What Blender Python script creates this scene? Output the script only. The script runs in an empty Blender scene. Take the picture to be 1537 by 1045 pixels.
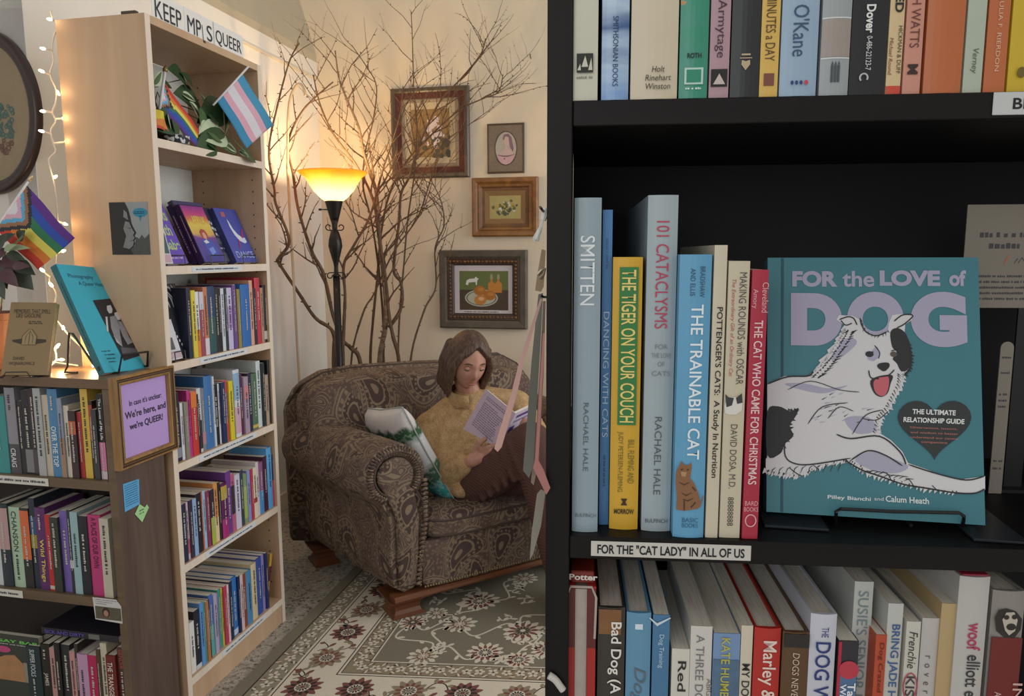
import bpy, bmesh, math, random
from mathutils import Vector, Matrix, noise
random.seed(7)
COL = bpy.context.scene.collection
SC = bpy.context.scene
rad = math.radians
# ---------------------------------------------------------------- camera
FPX, PITCH, ROLL, EYE = 1083.0, rad(7.4), rad(-0.15), 1.38
_F = Vector((0, math.cos(PITCH), -math.sin(PITCH)))
_U0 = Vector((0, math.sin(PITCH), math.cos(PITCH)))
_R0 = Vector((1, 0, 0))
_R = _R0 * math.cos(ROLL) + _U0 * math.sin(ROLL)
_U = _U0 * math.cos(ROLL) - _R0 * math.sin(ROLL)
CAM = Vector((0, 0, EYE))
cd = bpy.data.cameras.new('camera')
cd.sensor_width = 36.0
cd.lens = FPX / 1537 * 36.0
cd.clip_start = 0.02
cam = bpy.data.objects.new('camera', cd)
COL.objects.link(cam)
cam.matrix_world = Matrix(((_R.x, _U.x, -_F.x, 0), (_R.y, _U.y, -_F.y, 0), (_R.z, _U.z, -_F.z, EYE), (0, 0, 0, 1)))
SC.camera = cam
# ---------------------------------------------------------------- world, lights, exposure
SC.view_settings.view_transform = 'Standard'
SC.view_settings.look = 'None'
SC.view_settings.gamma = 1.0
SC.view_settings.use_curve_mapping = False
SC.view_settings.exposure = 0.0
wd = bpy.data.worlds.new('world')
SC.world = wd
wd.use_nodes = True
wd.node_tree.nodes['Background'].inputs[0].default_value = (1.0, 0.96, 0.90, 1)
wd.node_tree.nodes['Background'].inputs[1].default_value = 0.55
def area_light(name, loc, target, sx, sy, energy, col):
    l = bpy.data.lights.new(name, 'AREA')
    l.shape = 'RECTANGLE'; l.size = sx; l.size_y = sy; l.energy = energy; l.color = col
    o = bpy.data.objects.new(name, l); COL.objects.link(o)
    o.location = loc
    o.rotation_euler = (Vector(target) - Vector(loc)).to_track_quat('-Z', 'Y').to_euler()
    return o
area_light('window_daylight', (3.6, 1.9, 1.9), (-0.9, 2.4, 1.0), 2.4, 1.8, 72, (0.95, 0.97, 1.0))
area_light('rear_fill_light', (-1.6, -3.2, 2.3), (-0.2, 2.6, 1.0), 2.6, 1.8, 42, (0.96, 0.98, 1.0))  # unseen fill added behind the camera to light camera-facing surfaces
# ---------------------------------------------------------------- pixel <-> place
def ray(px, py):
    d = _F * FPX + _R * (px - 768.5) - _U * (py - 522.5)
    return d / d.y
def proj(P):
    d = Vector(P) - CAM
    z = d.dot(_F)
    return 768.5 + FPX * d.dot(_R) / z, 522.5 - FPX * d.dot(_U) / z
def at_depth(px, py, Y):
    return CAM + ray(px, py) * Y
def at_height(px, py, z):
    d = ray(px, py)
    return CAM + d * ((z - EYE) / d.z)
def frame(origin, deg):
    """local frame standing on the floor: x along a wall direction (deg from straight ahead towards the right), y into it, z up"""
    a = rad(deg)
    ex = Vector((math.sin(a), math.cos(a), 0)); ey = Vector((-ex.y, ex.x, 0))
    o = Vector(origin)
    return Matrix(((ex.x, ey.x, 0, o.x), (ex.y, ey.y, 0, o.y), (0, 0, 1, o.z), (0, 0, 0, 1)))
def hit(M, px, py, axis=1, val=0.0):
    """point (in the frame M) where the sight line through a pixel meets the frame's plane axis = val"""
    Mi = M.inverted()
    o = Mi @ CAM
    d = Mi.to_3x3() @ ray(px, py)
    return o + d * ((val - o[axis]) / d[axis])
def solve_x(M, px, y, z, lo=-3.0, hi=3.0):
    for _ in range(50):
        m = (lo + hi) / 2
        if proj(M @ Vector((m, y, z)))[0] < px: lo = m
        else: hi = m
    return (lo + hi) / 2
def solve_z(M, py, x, y, lo=-0.2, hi=3.2):
    for _ in range(50):
        m = (lo + hi) / 2
        if proj(M @ Vector((x, y, m)))[1] > py: lo = m
        else: hi = m
    return (lo + hi) / 2
# ---------------------------------------------------------------- materials
def lin(h):
    h = h.lstrip('#')
    v = [int(h[i:i + 2], 16) / 255 for i in (0, 2, 4)]
    return tuple(c / 12.92 if c <= 0.04045 else ((c + 0.055) / 1.055) ** 2.4 for c in v) + (1,)
_M = {}
def mat(hexcol, rough=0.6, metal=0.0, var=0.06, scale=30.0, coat=0.0):
    k = (hexcol, rough, metal, var, scale, coat)
    if k in _M: return _M[k]
    m = bpy.data.materials.new('paint_' + hexcol.lstrip('#'))
    m.use_nodes = True
    nt = m.node_tree; b = nt.nodes['Principled BSDF']
    c = lin(hexcol)
    b.inputs['Roughness'].default_value = rough
    b.inputs['Metallic'].default_value = metal
    if coat: b.inputs['Coat Weight'].default_value = coat
    if var:
        tc = nt.nodes.new('ShaderNodeTexCoord'); n = nt.nodes.new('ShaderNodeTexNoise')
        n.inputs['Scale'].default_value = scale; n.inputs['Detail'].default_value = 3
        mp = nt.nodes.new('ShaderNodeMapRange')
        mp.inputs['To Min'].default_value = 1 - var; mp.inputs['To Max'].default_value = 1 + var
        mx = nt.nodes.new('ShaderNodeVectorMath'); mx.operation = 'SCALE'
        mx.inputs[0].default_value = c[:3]
        nt.links.new(tc.outputs['Object'], n.inputs['Vector']); nt.links.new(n.outputs[0], mp.inputs[0])
        nt.links.new(mp.outputs[0], mx.inputs['Scale']); nt.links.new(mx.outputs[0], b.inputs['Base Color'])
    else:
        b.inputs['Base Color'].default_value = c
    _M[k] = m
    return m
class NT:
    """small node-graph writer"""
    def __init__(s, name):
        s.m = bpy.data.materials.new(name); s.m.use_nodes = True
        s.t = s.m.node_tree; s.b = s.t.nodes['Principled BSDF']
        s.tc = s.t.nodes.new('ShaderNodeTexCoord')
    def set(s, sock, v):
        if isinstance(v, bpy.types.NodeSocket): s.t.links.new(v, sock)
        else: sock.default_value = v
    def math(s, op, a, b=0.0, c=0.0):
        n = s.t.nodes.new('ShaderNodeMath'); n.operation = op
        for i, v in enumerate((a, b, c)): s.set(n.inputs[i], v)
        return n.outputs[0]
    def vmath(s, op, a, b=None, sc=None):
        n = s.t.nodes.new('ShaderNodeVectorMath'); n.operation = op
        s.set(n.inputs[0], a)
        if b is not None: s.set(n.inputs[1], b)
        if sc is not None: s.set(n.inputs['Scale'], sc)
        return n.outputs[1] if op in ('LENGTH', 'DISTANCE', 'DOT_PRODUCT') else n.outputs[0]
    def noise(s, vec, scale, detail=2, dist=0.0, col=False):
        n = s.t.nodes.new('ShaderNodeTexNoise'); s.set(n.inputs['Vector'], vec)
        n.inputs['Scale'].default_value = scale; n.inputs['Detail'].default_value = detail; n.inputs['Distortion'].default_value = dist
        return n.outputs[1] if col else n.outputs[0]
    def voro(s, vec, scale, feature='F1', rnd=1.0):
        n = s.t.nodes.new('ShaderNodeTexVoronoi'); n.feature = feature; s.set(n.inputs['Vector'], vec)
        n.inputs['Scale'].default_value = scale; n.inputs['Randomness'].default_value = rnd
        return n
    def ramp(s, f, stops, interp='LINEAR'):
        n = s.t.nodes.new('ShaderNodeValToRGB'); s.set(n.inputs[0], f)
        cr = n.color_ramp; cr.interpolation = interp
        cr.elements[0].position = stops[0][0]; cr.elements[0].color = lin(stops[0][1])
        cr.elements[1].position = stops[-1][0]; cr.elements[1].color = lin(stops[-1][1])
        for p, c in stops[1:-1]:
            e = cr.elements.new(p); e.color = lin(c)
        return n.outputs[0]
    def mix(s, f, a, b):
        n = s.t.nodes.new('ShaderNodeMix'); n.data_type = 'RGBA'
        s.set(n.inputs[0], f); s.set(n.inputs[6], a); s.set(n.inputs[7], b)
        return n.outputs[2]
    def sep(s, v):
        n = s.t.nodes.new('ShaderNodeSeparateXYZ'); s.set(n.inputs[0], v); return n.outputs
    def comb(s, x, y, z):
        n = s.t.nodes.new('ShaderNodeCombineXYZ')
        for i, v in enumerate((x, y, z)): s.set(n.inputs[i], v)
        return n.outputs[0]
    def bump(s, h, strength=0.3, dist=0.002):
        n = s.t.nodes.new('ShaderNodeBump'); n.inputs['Strength'].default_value = strength; n.inputs['Distance'].default_value = dist
        s.set(n.inputs['Height'], h); s.set(s.b.inputs['Normal'], n.outputs[0])
    def done(s, col, rough=0.6, **kw):
        s.set(s.b.inputs['Base Color'], col); s.b.inputs['Roughness'].default_value = rough
        for k, v in kw.items(): s.b.inputs[k].default_value = v
        return s.m
def wood(name, a, b, stretch=(1, 1, 0.08), scale=22, rough=0.5, dist=1.2, spec=0.5):
    g = NT(name)
    v = g.vmath('MULTIPLY', g.tc.outputs['Object'], stretch)
    n1 = g.noise(v, scale, 4, dist); n2 = g.noise(v, scale * 5, 2)
    f = g.math('ADD', g.math('MULTIPLY', n1, 0.8), g.math('MULTIPLY', n2, 0.2))
    g.bump(n2, 0.05)
    return g.done(g.ramp(f, [(0.32, a), (0.68, b)]), rough, **{'Specular IOR Level': spec})
MAPLE = wood('maple_veneer', '#bb9a7a', '#caab8b', scale=9)
MAPLE_EDGE = wood('maple_edging', '#dccbb8', '#e8dac9', scale=14)
WALNUT = wood('walnut_laminate', '#4a3a33', '#66534a', scale=16)
WALNUT_EDGE = wood('walnut_edge', '#5c4a36', '#705c46', stretch=(0.1, 1, 1), scale=18)
BLACKWOOD = wood('black_brown_laminate', '#0e0c0d', '#161313', stretch=(0.1, 1, 1), scale=20, rough=0.5, spec=0.22)
CHERRY = wood('cherry_wood', '#55301c', '#7a4a2e', stretch=(0.12, 1, 1), scale=20, rough=0.35)
OAKFRAME = wood('oak_frame', '#6e4420', '#99682f', stretch=(0.3, 0.3, 0.3), scale=30, rough=0.4)
PAGES = None
def pages_mat():
    global PAGES
    if PAGES: return PAGES
    g = NT('book_pages')
    v = g.vmath('MULTIPLY', g.tc.outputs['Object'], (1.0, 0.03, 0.03))
    n = g.noise(v, 900, 2)
    PAGES = g.done(g.ramp(n, [(0.3, '#cbc3b4'), (0.6, '#e2dbcd')]), 0.8)
    return PAGES
# ---------------------------------------------------------------- mesh helpers
def obj(name, bm, material, parent=None, M=None, smooth=False):
    me = bpy.data.meshes.new(name)
    bmesh.ops.recalc_face_normals(bm, faces=bm.faces)
    bm.to_mesh(me); bm.free()
    return obj_me(name, me, material, parent, M, smooth)
def obj_me(name, me, material, parent=None, M=None, smooth=False):
    for m in (material if isinstance(material, (list, tuple)) else [material]): me.materials.append(m)
    if smooth:
        for p in me.polygons: p.use_smooth = True
    o = bpy.data.objects.new(name, me); COL.objects.link(o)
    if parent is not None: o.parent = parent
    if M is not None: o.matrix_local = M
    return o
def empty(name, M=None):
    o = bpy.data.objects.new(name, None); COL.objects.link(o); o.empty_display_size = 0.05
    if M is not None: o.matrix_world = M
    return o
def tag(o, label, cat, group=None):
    o['label'] = label; o['category'] = cat
    if group: o['group'] = group
    return o
def structure(o):
    o['kind'] = 'structure'; return o
def T(x, y, z): return Matrix.Translation((x, y, z))
def RX(d): return Matrix.Rotation(rad(d), 4, 'X')
def RY(d): return Matrix.Rotation(rad(d), 4, 'Y')
def RZ(d): return Matrix.Rotation(rad(d), 4, 'Z')
def BM(): return bmesh.new()
def box(bm, x0, x1, y0, y1, z0, z1, bev=0.0, seg=1, M=None, mi=0):
    vs = [bm.verts.new((x, y, z)) for z in (z0, z1) for y in (y0, y1) for x in (x0, x1)]
    fs = [bm.faces.new([vs[i] for i in q]) for q in ((0, 2, 3, 1), (4, 5, 7, 6), (0, 1, 5, 4), (2, 6, 7, 3), (0, 4, 6, 2), (1, 3, 7, 5))]
    for f in fs: f.material_index = mi
    if bev > 0:
        r = bmesh.ops.bevel(bm, geom=list({e for f in fs for e in f.edges}), offset=bev, segments=seg, affect='EDGES', profile=0.5)
        vs = list({v for f in r['faces'] for v in f.verts} | {v for v in vs if v.is_valid})
    if M is not None: bmesh.ops.transform(bm, matrix=M, verts=vs)
    return vs
def loft(bm, rings, closed=True, cap0=True, cap1=True, mi=0):
    R = [[bm.verts.new(p) for p in r] for r in rings]
    n = len(R[0])
    for a, b in zip(R, R[1:]):
        for i in range(n if closed else n - 1):
            f = bm.faces.new((a[i], a[(i + 1) % n], b[(i + 1) % n], b[i])); f.material_index = mi
    if cap0: bm.faces.new(R[0][::-1]).material_index = mi
    if cap1: bm.faces.new(R[-1]).material_index = mi
    return R
def tube(bm, pts, radii, n=8, mi=0, closed=False):
    pts = [Vector(p) for p in pts]
    if not isinstance(radii, (list, tuple)): radii = [radii] * len(pts)
    rings = []; up = None
    for i, p in enumerate(pts):
        a = pts[max(i - 1, 0)]; b = pts[min(i + 1, len(pts) - 1)]
        if closed: a = pts[i - 1]; b = pts[(i + 1) % len(pts)]
        t = (b - a)
        t = t.normalized() if t.length > 1e-9 else Vector((0, 0, 1))
        if up is None:
            up = t.orthogonal().normalized()
        else:
            up = (up - t * up.dot(t))
            up = up.normalized() if up.length > 1e-6 else t.orthogonal().normalized()
        s = t.cross(up)
        rings.append([p + (up * math.cos(k * 2 * math.pi / n) + s * math.sin(k * 2 * math.pi / n)) * radii[i] for k in range(n)])
    if closed:
        rings.append(rings[0])
        R = [[bm.verts.new(q) for q in r] for r in rings[:-1]]; R.append(R[0])
        for a, b in zip(R, R[1:]):
            for i in range(n):
                try: bm.faces.new((a[i], a[(i + 1) % n], b[(i + 1) % n], b[i])).material_index = mi
                except ValueError: pass
    else:
        loft(bm, rings, mi=mi)
def lathe(bm, prof, n=32, c=(0, 0, 0), cap0=True, cap1=True):
    rings = [[(c[0] + r * math.cos(k * 2 * math.pi / n), c[1] + r * math.sin(k * 2 * math.pi / n), c[2] + z) for k in range(n)] for r, z in prof]
    loft(bm, rings, cap0=cap0, cap1=cap1)
def cushion(bm, x0, x1, y0, y1, z0, z1, k=5.0, n=12, fn=None):
    """soft box: a cube grid pushed on to a superellipsoid"""
    c = Vector(((x0 + x1) / 2, (y0 + y1) / 2, (z0 + z1) / 2)); h = Vector(((x1 - x0) / 2, (y1 - y0) / 2, (z1 - z0) / 2))
    vd = {}
    def V(i, j, l):
        if (i, j, l) in vd: return vd[(i, j, l)]
        p = Vector([2 * q / n - 1 for q in (i, j, l)])
        d = (abs(p.x) ** k + abs(p.y) ** k + abs(p.z) ** k) ** (1 / k)
        p = p / d
        w = Vector((c.x + p.x * h.x, c.y + p.y * h.y, c.z + p.z * h.z))
        if fn: w = Vector(fn(w))
        vd[(i, j, l)] = bm.verts.new(w); return vd[(i, j, l)]
    for a in range(n):
        for b in range(n):
            for s in (0, n):
                bm.faces.new((V(a, b, s), V(a + 1, b, s), V(a + 1, b + 1, s), V(a, b + 1, s)))
                bm.faces.new((V(a, s, b), V(a + 1, s, b), V(a + 1, s, b + 1), V(a, s, b + 1)))
                bm.faces.new((V(s, a, b), V(s, a + 1, b), V(s, a + 1, b + 1), V(s, a, b + 1)))
def poly(bm, pts, z=0.0, mi=0, th=0.0):
    """flat outline in the xz plane at y = -z (lies just in front of a cover)"""
    vs = [bm.verts.new((p[0], -z, p[1])) for p in pts]
    es = [bm.edges.new((vs[i], vs[(i + 1) % len(vs)])) for i in range(len(vs))]
    r = bmesh.ops.triangle_fill(bm, use_beauty=True, use_dissolve=False, edges=es)
    for g in r['geom']:
        if isinstance(g, bmesh.types.BMFace): g.material_index = mi
def stroke(bm, pts, w, z=0.0, mi=0):
    """flat ribbon in the xz plane, tapering to its ends"""
    P = [Vector((p[0], p[1])) for p in pts]; n = len(P); L = []
    for i, p in enumerate(P):
        t = P[min(i + 1, n - 1)] - P[max(i - 1, 0)]
        t = t.normalized() if t.length else Vector((1, 0))
        ww = w * (0.35 if i in (0, n - 1) and n > 2 else 1.0) / 2
        L.append((bm.verts.new((p.x - t.y * ww, -z, p.y + t.x * ww)), bm.verts.new((p.x + t.y * ww, -z, p.y - t.x * ww))))
    for a, b in zip(L, L[1:]):
        bm.faces.new((a[0], b[0], b[1], a[1])).material_index = mi
def disc(bm, cx, cz, rx, rz, z=0.0, mi=0, n=20):
    vs = [bm.verts.new((cx + rx * math.cos(2 * math.pi * k / n), -z, cz + rz * math.sin(2 * math.pi * k / n))) for k in range(n)]
    bm.faces.new(vs).material_index = mi
def quad(bm, pts, mi=0):
    f = bm.faces.new([bm.verts.new(p) for p in pts]); f.material_index = mi
# ---------------------------------------------------------------- lettering
def text_mesh(body, W, H, bold=0.0, shear=0.0, spacing=1.0, lines=1.0):
    cu = bpy.data.curves.new('lettering', 'FONT')
    cu.body = body; cu.align_x = 'CENTER'; cu.size = 1.0; cu.offset = bold; cu.shear = shear
    cu.space_character = spacing; cu.space_line = lines; cu.resolution_u = 3 if len(body) > 4 else 10
    ob = bpy.data.objects.new('lettering', cu)
    me = bpy.data.meshes.new_from_object(ob)
    bpy.data.objects.remove(ob); bpy.data.curves.remove(cu)
    xs = [v.co.x for v in me.vertices]; ys = [v.co.y for v in me.vertices]
    x0, x1, y0, y1 = min(xs), max(xs), min(ys), max(ys)
    sx = W / (x1 - x0); sy = (H / (y1 - y0)) if H else sx
    for v in me.vertices: v.co = ((v.co.x - (x0 + x1) / 2) * sx, (v.co.y - (y0 + y1) / 2) * sy, 0)
    me.materials.clear()
    return me
FRONT = RX(90)                                       # letters stand in the xz plane and face -y
DOWN = RX(90) @ RZ(-90)                              # spine lettering that reads from the top down
def letters(body, W, H, material, parent, x, y, z, R=FRONT, name='lettering', **kw):
    me = text_mesh(body, W, H, **kw)
    return obj_me(name, me, material, parent, T(x, y, z) @ R)
def scribble(parent, material, x, y, z, W, H, R=DOWN, rows=1, name='lettering', gap=0.35):
    """lettering too small to read in the photo: a line of small uneven strokes"""
    bm = BM(); rh = H / rows
    for r in range(rows):
        u = -W / 2; v0 = H / 2 - (r + 1) * rh + rh * gap / 2
        end = W / 2 - (random.random() * W * 0.3 if rows > 1 else 0)
        while u < end:
            w = rh * random.uniform(0.25, 0.6); hh = rh * (1 - gap) * random.uniform(0.7, 1.0)
            if u + w > W / 2: break
            quad(bm, [(u, v0, 0), (u + w, v0, 0), (u + w, v0 + hh, 0), (u, v0 + hh, 0)])
            u += w + rh * (0.14 if random.random() > 0.2 else 0.5)
    if not bm.faces: bm.free(); return None
    return obj(name, bm, material, parent, T(x, y, z) @ R)
# ---------------------------------------------------------------- books
def spine_profile(w, bulge, off=0.0, n=6, t=0.0):
    """front (spine) curve from the left edge to the right edge, seen from above"""
    return [(-w / 2 + w * k / n, -off - bulge * (1 - (2 * k / n - 1) ** 2)) for k in range(n + 1)]
def make_book(Mw, w, d, h, cover, label, group=None, hard=None, bands=(), pages=True, name='book', rough=0.45, cat='book'):
    """cover = U of boards and spine (top-level mesh), page block and printed bands as parts. Spine faces -y, x = thickness."""
    if hard is None: hard = w > 0.022
    t = 0.0022 if hard else 0.0006
    t = min(t, w * 0.2)
    bulge = min(0.0025, w * 0.1) if hard else 0.0004
    ov = 0.0025 if hard else 0.0
    bm = BM()
    outer = [(-w / 2, d)] + spine_profile(w, bulge) + [(w / 2, d)]
    inner = [(w / 2 - t, d), (w / 2 - t, t), (-w / 2 + t, t), (-w / 2 + t, d)]
    prof = outer + inner
    loft(bm, [[(x, y, z) for x, y in prof] for z in (0, h)])
    o = obj(name, bm, cover if not isinstance(cover, str) else mat(cover, rough, var=0.05), None, Mw)
    tag(o, label, cat, group)
    if pages:
        bm = BM(); e = 0.0002
        box(bm, -w / 2 + t + e, w / 2 - t - e, t + e, d - ov - 0.001, ov + 0.0005, h - ov - 0.0003)
        obj('page_block', bm, pages_mat(), o)
    for z0, z1, c in bands:
        bm = BM()
        a = spine_profile(w * 0.985, bulge, 0.0004); b = spine_profile(w * 0.985, bulge, -0.0004)[::-1]
        loft(bm, [[(x, y, z) for x, y in a + b] for z in (h * z0 + 0.0004, h * z1 - 0.0004)])
        obj('spine_band', bm, mat(c, rough, var=0.04), o)
    o['w'] = 0
    del o['w']
    return o, bulge
# ================================================================ the setting
ROOM = 12.2                                   # the room's long walls run 12.2 degrees right of straight ahead
CORNER = Vector((-1.126, 4.35, 0))
e1 = Vector((math.sin(rad(ROOM)), math.cos(rad(ROOM)), 0)); e2 = Vector((e1.y, -e1.x, 0))
def plaster(name, a, b):
    g = NT(name); n = g.noise(g.tc.outputs['Object'], 3.0, 3); n2 = g.noise(g.tc.outputs['Object'], 120, 2)
    g.bump(n2, 0.08, 0.001)
    return g.done(g.ramp(n, [(0.3, a), (0.7, b)]), 0.75)
CREAM = plaster('cream_plaster', '#dccdb4', '#e2d4bd')
WHITEP = plaster('white_plaster', '#e0ddd6', '#e7e4de')
SHADEDP = plaster('shaded_plaster', '#c2c0bc', '#cac8c4')  # side wall's low light painted in as a greyer tone
TAUPE = plaster('taupe_plaster', '#b3a892', '#bab09a')
def terrazzo():
    g = NT('terrazzo'); o = g.tc.outputs['Object']
    v1 = g.voro(o, 95); v2 = g.voro(o, 210)
    c1 = g.ramp(g.sep(v1.outputs['Color'])[0], [(0.0, '#3a3835'), (0.16, '#9c968a'), (0.6, '#b9b3a6'), (1.0, '#d8d3c8')], 'CONSTANT')
    c2 = g.ramp(g.sep(v2.outputs['Color'])[1], [(0.0, '#5a5650'), (0.2, '#aaa498'), (1.0, '#c6c1b5')], 'CONSTANT')
    return g.done(g.mix(0.45, c1, c2), 0.35)
bm = BM(); box(bm, -3.2, 3.4, -0.6, 5.2, -0.05, 0.0)
structure(obj('floor', bm, terrazzo()))
WH = 2.482                                     # where the left wall stops under the sloped ceiling
near = CORNER - e1 * 1.99                      # outside corner near the oval frame
bm = BM(); box(bm, 0, 1.99, 0, 0.12, 0, WH)
structure(obj('wall_left', bm, WHITEP, None, frame(near, ROOM)))
bm = BM(); box(bm, -1.6, 3.6, 0, 0.1, 0, 4.6)
structure(obj('wall_back', bm, CREAM, None, frame(CORNER, ROOM + 90)))
bm = BM(); box(bm, -2.2, -0.002, 0.0, 0.12, 0, WH)
structure(obj('wall_side', bm, SHADEDP, None, frame(near, ROOM + 90)))
# sloped ceiling rising to the left from the top of the left wall
pk = hit(frame(CORNER, ROOM + 90), 445, -6, 1, 0.0)
sl = (pk.z - WH) / (-pk.x)
bm = BM()
a = CORNER + Vector((0, 0, WH)); up = -e2 * 1.5 + Vector((0, 0, 1.5 * sl)); nrm = Vector((0, 0, 0.04))
P = [a + e1 * 0.0, a - e1 * 4.2, a - e1 * 4.2 + up, a + up]
loft(bm, [P, [p + nrm for p in P]])
structure(obj('ceiling', bm, TAUPE))
bm = BM(); box(bm, 0, 1.988, -0.006, -0.0005, WH - 0.10, WH - 0.085)
structure(obj('trim_1', bm, CREAM, None, frame(near, ROOM)))
bm = BM(); box(bm, 0, 3.5, -0.014, -0.0005, 0.0, 0.1, 0.003)
structure(obj('baseboard_back', bm, mat('#d8cdb8', 0.5), None, frame(CORNER + e1 * -0.0, ROOM + 90)))
bm = BM(); box(bm, 0, 1.97, -0.014, -0.0005, 0.0, 0.1, 0.003)
structure(obj('baseboard_left', bm, mat('#d8cdb8', 0.5), None, frame(near, ROOM)))

# ================================================================ tall pale bookcase
TC = frame((-0.985, 2.038, 0), ROOM)
TW, TD, TH = 0.568, 0.285, 2.027
TZ = [0.0970, 0.4595, 0.7710, 1.0700, 1.3490, 1.7020]       # tops of its boards
tall = empty('bookcase', TC)
tag(tall, 'tall pale maple bookcase with white back, lettered sign along its top', 'bookcase')
for nm, x0 in (('side_panel', 0), ('side_panel', TW - 0.02)):
    bm = BM(); box(bm, x0, x0 + 0.02, 0.0012, TD, 0, TH, 0.0006)
    xi = x0 + 0.0203 if x0 == 0 else x0 - 0.0003
    for yy in (0.04, TD - 0.05):
        for k in range(46):
            zz = 0.16 + k * 0.04
            r = bmesh.ops.create_circle(bm, cap_ends=True, radius=0.0028, segments=8, matrix=T(xi, yy, zz) @ RY(90))
            for f in {f for v in r['verts'] for f in v.link_faces}: f.material_index = 1
    p = obj(nm, bm, [MAPLE, mat('#3a2c20', 0.9)], tall)
    bm = BM(); box(bm, x0, x0 + 0.02, 0, 0.0012, 0, TH)
    obj('edge_strip', bm, MAPLE_EDGE, p)
bm = BM(); box(bm, 0.0203, TW - 0.0203, 0.0, TD - 0.008, TH - 0.022, TH, 0.0006)
obj('top_board', bm, MAPLE, tall)
for z in TZ:
    bm = BM(); box(bm, 0.0203, TW - 0.0203, 0.0012, TD - 0.012, z - 0.024, z, 0.0006)
    s = obj('shelf', bm, MAPLE, tall)
    bm = BM(); box(bm, 0.0203, TW - 0.0203, 0, 0.0011, z - 0.024, z)
    obj('edge_strip', bm, MAPLE_EDGE, s)
bm = BM(); box(bm, 0.0203, TW - 0.0203, 0.004, 0.02, 0, TZ[0] - 0.0245)
obj('kick_board', bm, MAPLE, tall)
bm = BM(); box(bm, 0.0203, TW - 0.0203, TD - 0.0075, TD - 0.003, 0.01, TH - 0.0225)
obj('back_panel', bm, mat('#d9dad4', 0.6), tall)
bm = BM(); box(bm, 0.002, 0.016, 0.03, 0.075, TH, TH + 0.009, 0.001)
obj('wall_bracket', bm, mat('#4a3d33', 0.6), tall)
# shelf-edge labels of the tall bookcase
for lab, (i, xa, xb) in enumerate(((4, 288, 363), (3, 300, 371), (2, 299, 385), (1, 308, 383), (0, 334, 399))):
    z = TZ[xa and i]
    x0 = solve_x(TC, xa, 0, z - 0.01); x1 = solve_x(TC, xb, 0, z - 0.01)
    bm = BM(); box(bm, x0, x1, -0.0011, -0.0003, z - 0.0195, z - 0.0035)
    s = obj('shelf_label', bm, mat('#d6dbe0', 0.5, var=0), None, TC)
    tag(s, 'white printed label strip on the edge of the pale bookcase\'s %s shelf' % ('bottom', 'fifth', 'fourth', 'third', 'second')[i], 'label', 'labels on the pale bookcase')
    scribble(s, mat('#3d4356', 0.7, var=0), (x0 + x1) / 2, -0.0014, z - 0.0115, (x1 - x0) * 0.86, 0.008, FRONT)
# sign standing on its top
sg = empty('letter_sign', TC @ T(0, 0.0, TH + 0.0004))
tag(sg, 'white paper strips with black capitals standing along the top of the pale bookcase', 'sign')
ink = mat('#33333a', 0.7, var=0)
M0 = TC
def sx(px): return solve_x(TC, px, 0, TH + 0.035)
for word, xa, xb in (('KEEP', 232, 272), ('MPLS', 281, 318), ('QUEER', 323.5, 362)):
    x0, x1 = sx(xa), sx(xb)
    bm = BM(); box(bm, x0 - 0.012, x1 + 0.012, 0.0005, 0.0015, 0, 0.068)
    c = obj('paper_strip', bm, mat('#e6e4de', 0.7, var=0.01), sg)
    if word == 'MPLS':
        w = (x1 - x0)
        letters('MP', w * 0.54, 0.047, ink, c, x0 + w * 0.27, -0.0006, 0.0255)
        letters('L', w * 0.13, 0.05, ink, c, x0 + w * 0.64, -0.0006, 0.016, shear=-0.25)
        letters('S', w * 0.22, 0.046, ink, c, x0 + w * 0.89, -0.0006, 0.0255)
    else:
        letters(word, x1 - x0, 0.047, ink, c, (x0 + x1) / 2, -0.0006, 0.0255)

# ================================================================ low walnut bookcase in front of its side
LC = frame((-1.0435, 1.8385, 0), ROOM + 90)                    # origin: front right bottom corner; x to the right
LW, LD, LH = 0.95, 0.187, 1.0605
LZ = [0.1, 0.4557, 0.7866]
low = empty('bookcase', LC)
tag(low, 'low dark walnut bookcase with a purple framed notice on its side', 'bookcase')
for x0 in (-LW, -0.022):
    bm = BM(); box(bm, x0, x0 + 0.022, 0.0012, LD, 0, LH - 0.026)
    p = obj('side_panel', bm, WALNUT, low)
    bm = BM(); box(bm, x0, x0 + 0.022, 0, 0.0012, 0, LH - 0.026)
    obj('edge_strip', bm, WALNUT_EDGE, p)
bm = BM(); box(bm, -LW, 0.0, 0, LD, LH - 0.0255, LH, 0.001)
obj('top_board', bm, wood('walnut_top', '#5b4531', '#755b42', stretch=(0.1, 1, 1), scale=18, rough=0.35), low)
for z in LZ:
    bm = BM(); box(bm, -LW + 0.0224, -0.0224, 0.0005, LD - 0.012, z - 0.026, z, 0.0006)
    obj('shelf', bm, WALNUT_EDGE, low)
bm = BM(); box(bm, -LW + 0.0224, -0.0224, LD - 0.008, LD - 0.003, 0.01, LH - 0.026)
obj('back_panel', bm, mat('#2b221d', 0.7), low)
for i, xb, nm in ((2, 73, 'upper'), (1, 34.5, 'lower')):
    z = LZ[i]; x1 = solve_x(LC, xb, 0, z - 0.01); x0 = x1 - 0.2
    bm = BM(); box(bm, x0, x1, -0.0016, -0.0003, z - 0.024, z - 0.003)
    s = obj('shelf_label', bm, mat('#d0ccc4', 0.5, var=0), None, LC)
    tag(s, 'white printed label strip on the edge of the walnut bookcase\'s %s shelf' % nm, 'label', 'labels on the walnut bookcase')
    scribble(s, mat('#3a3a3e', 0.7, var=0), (x0 + x1) / 2, -0.0019, z - 0.0135, 0.18, 0.010, FRONT)

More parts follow.
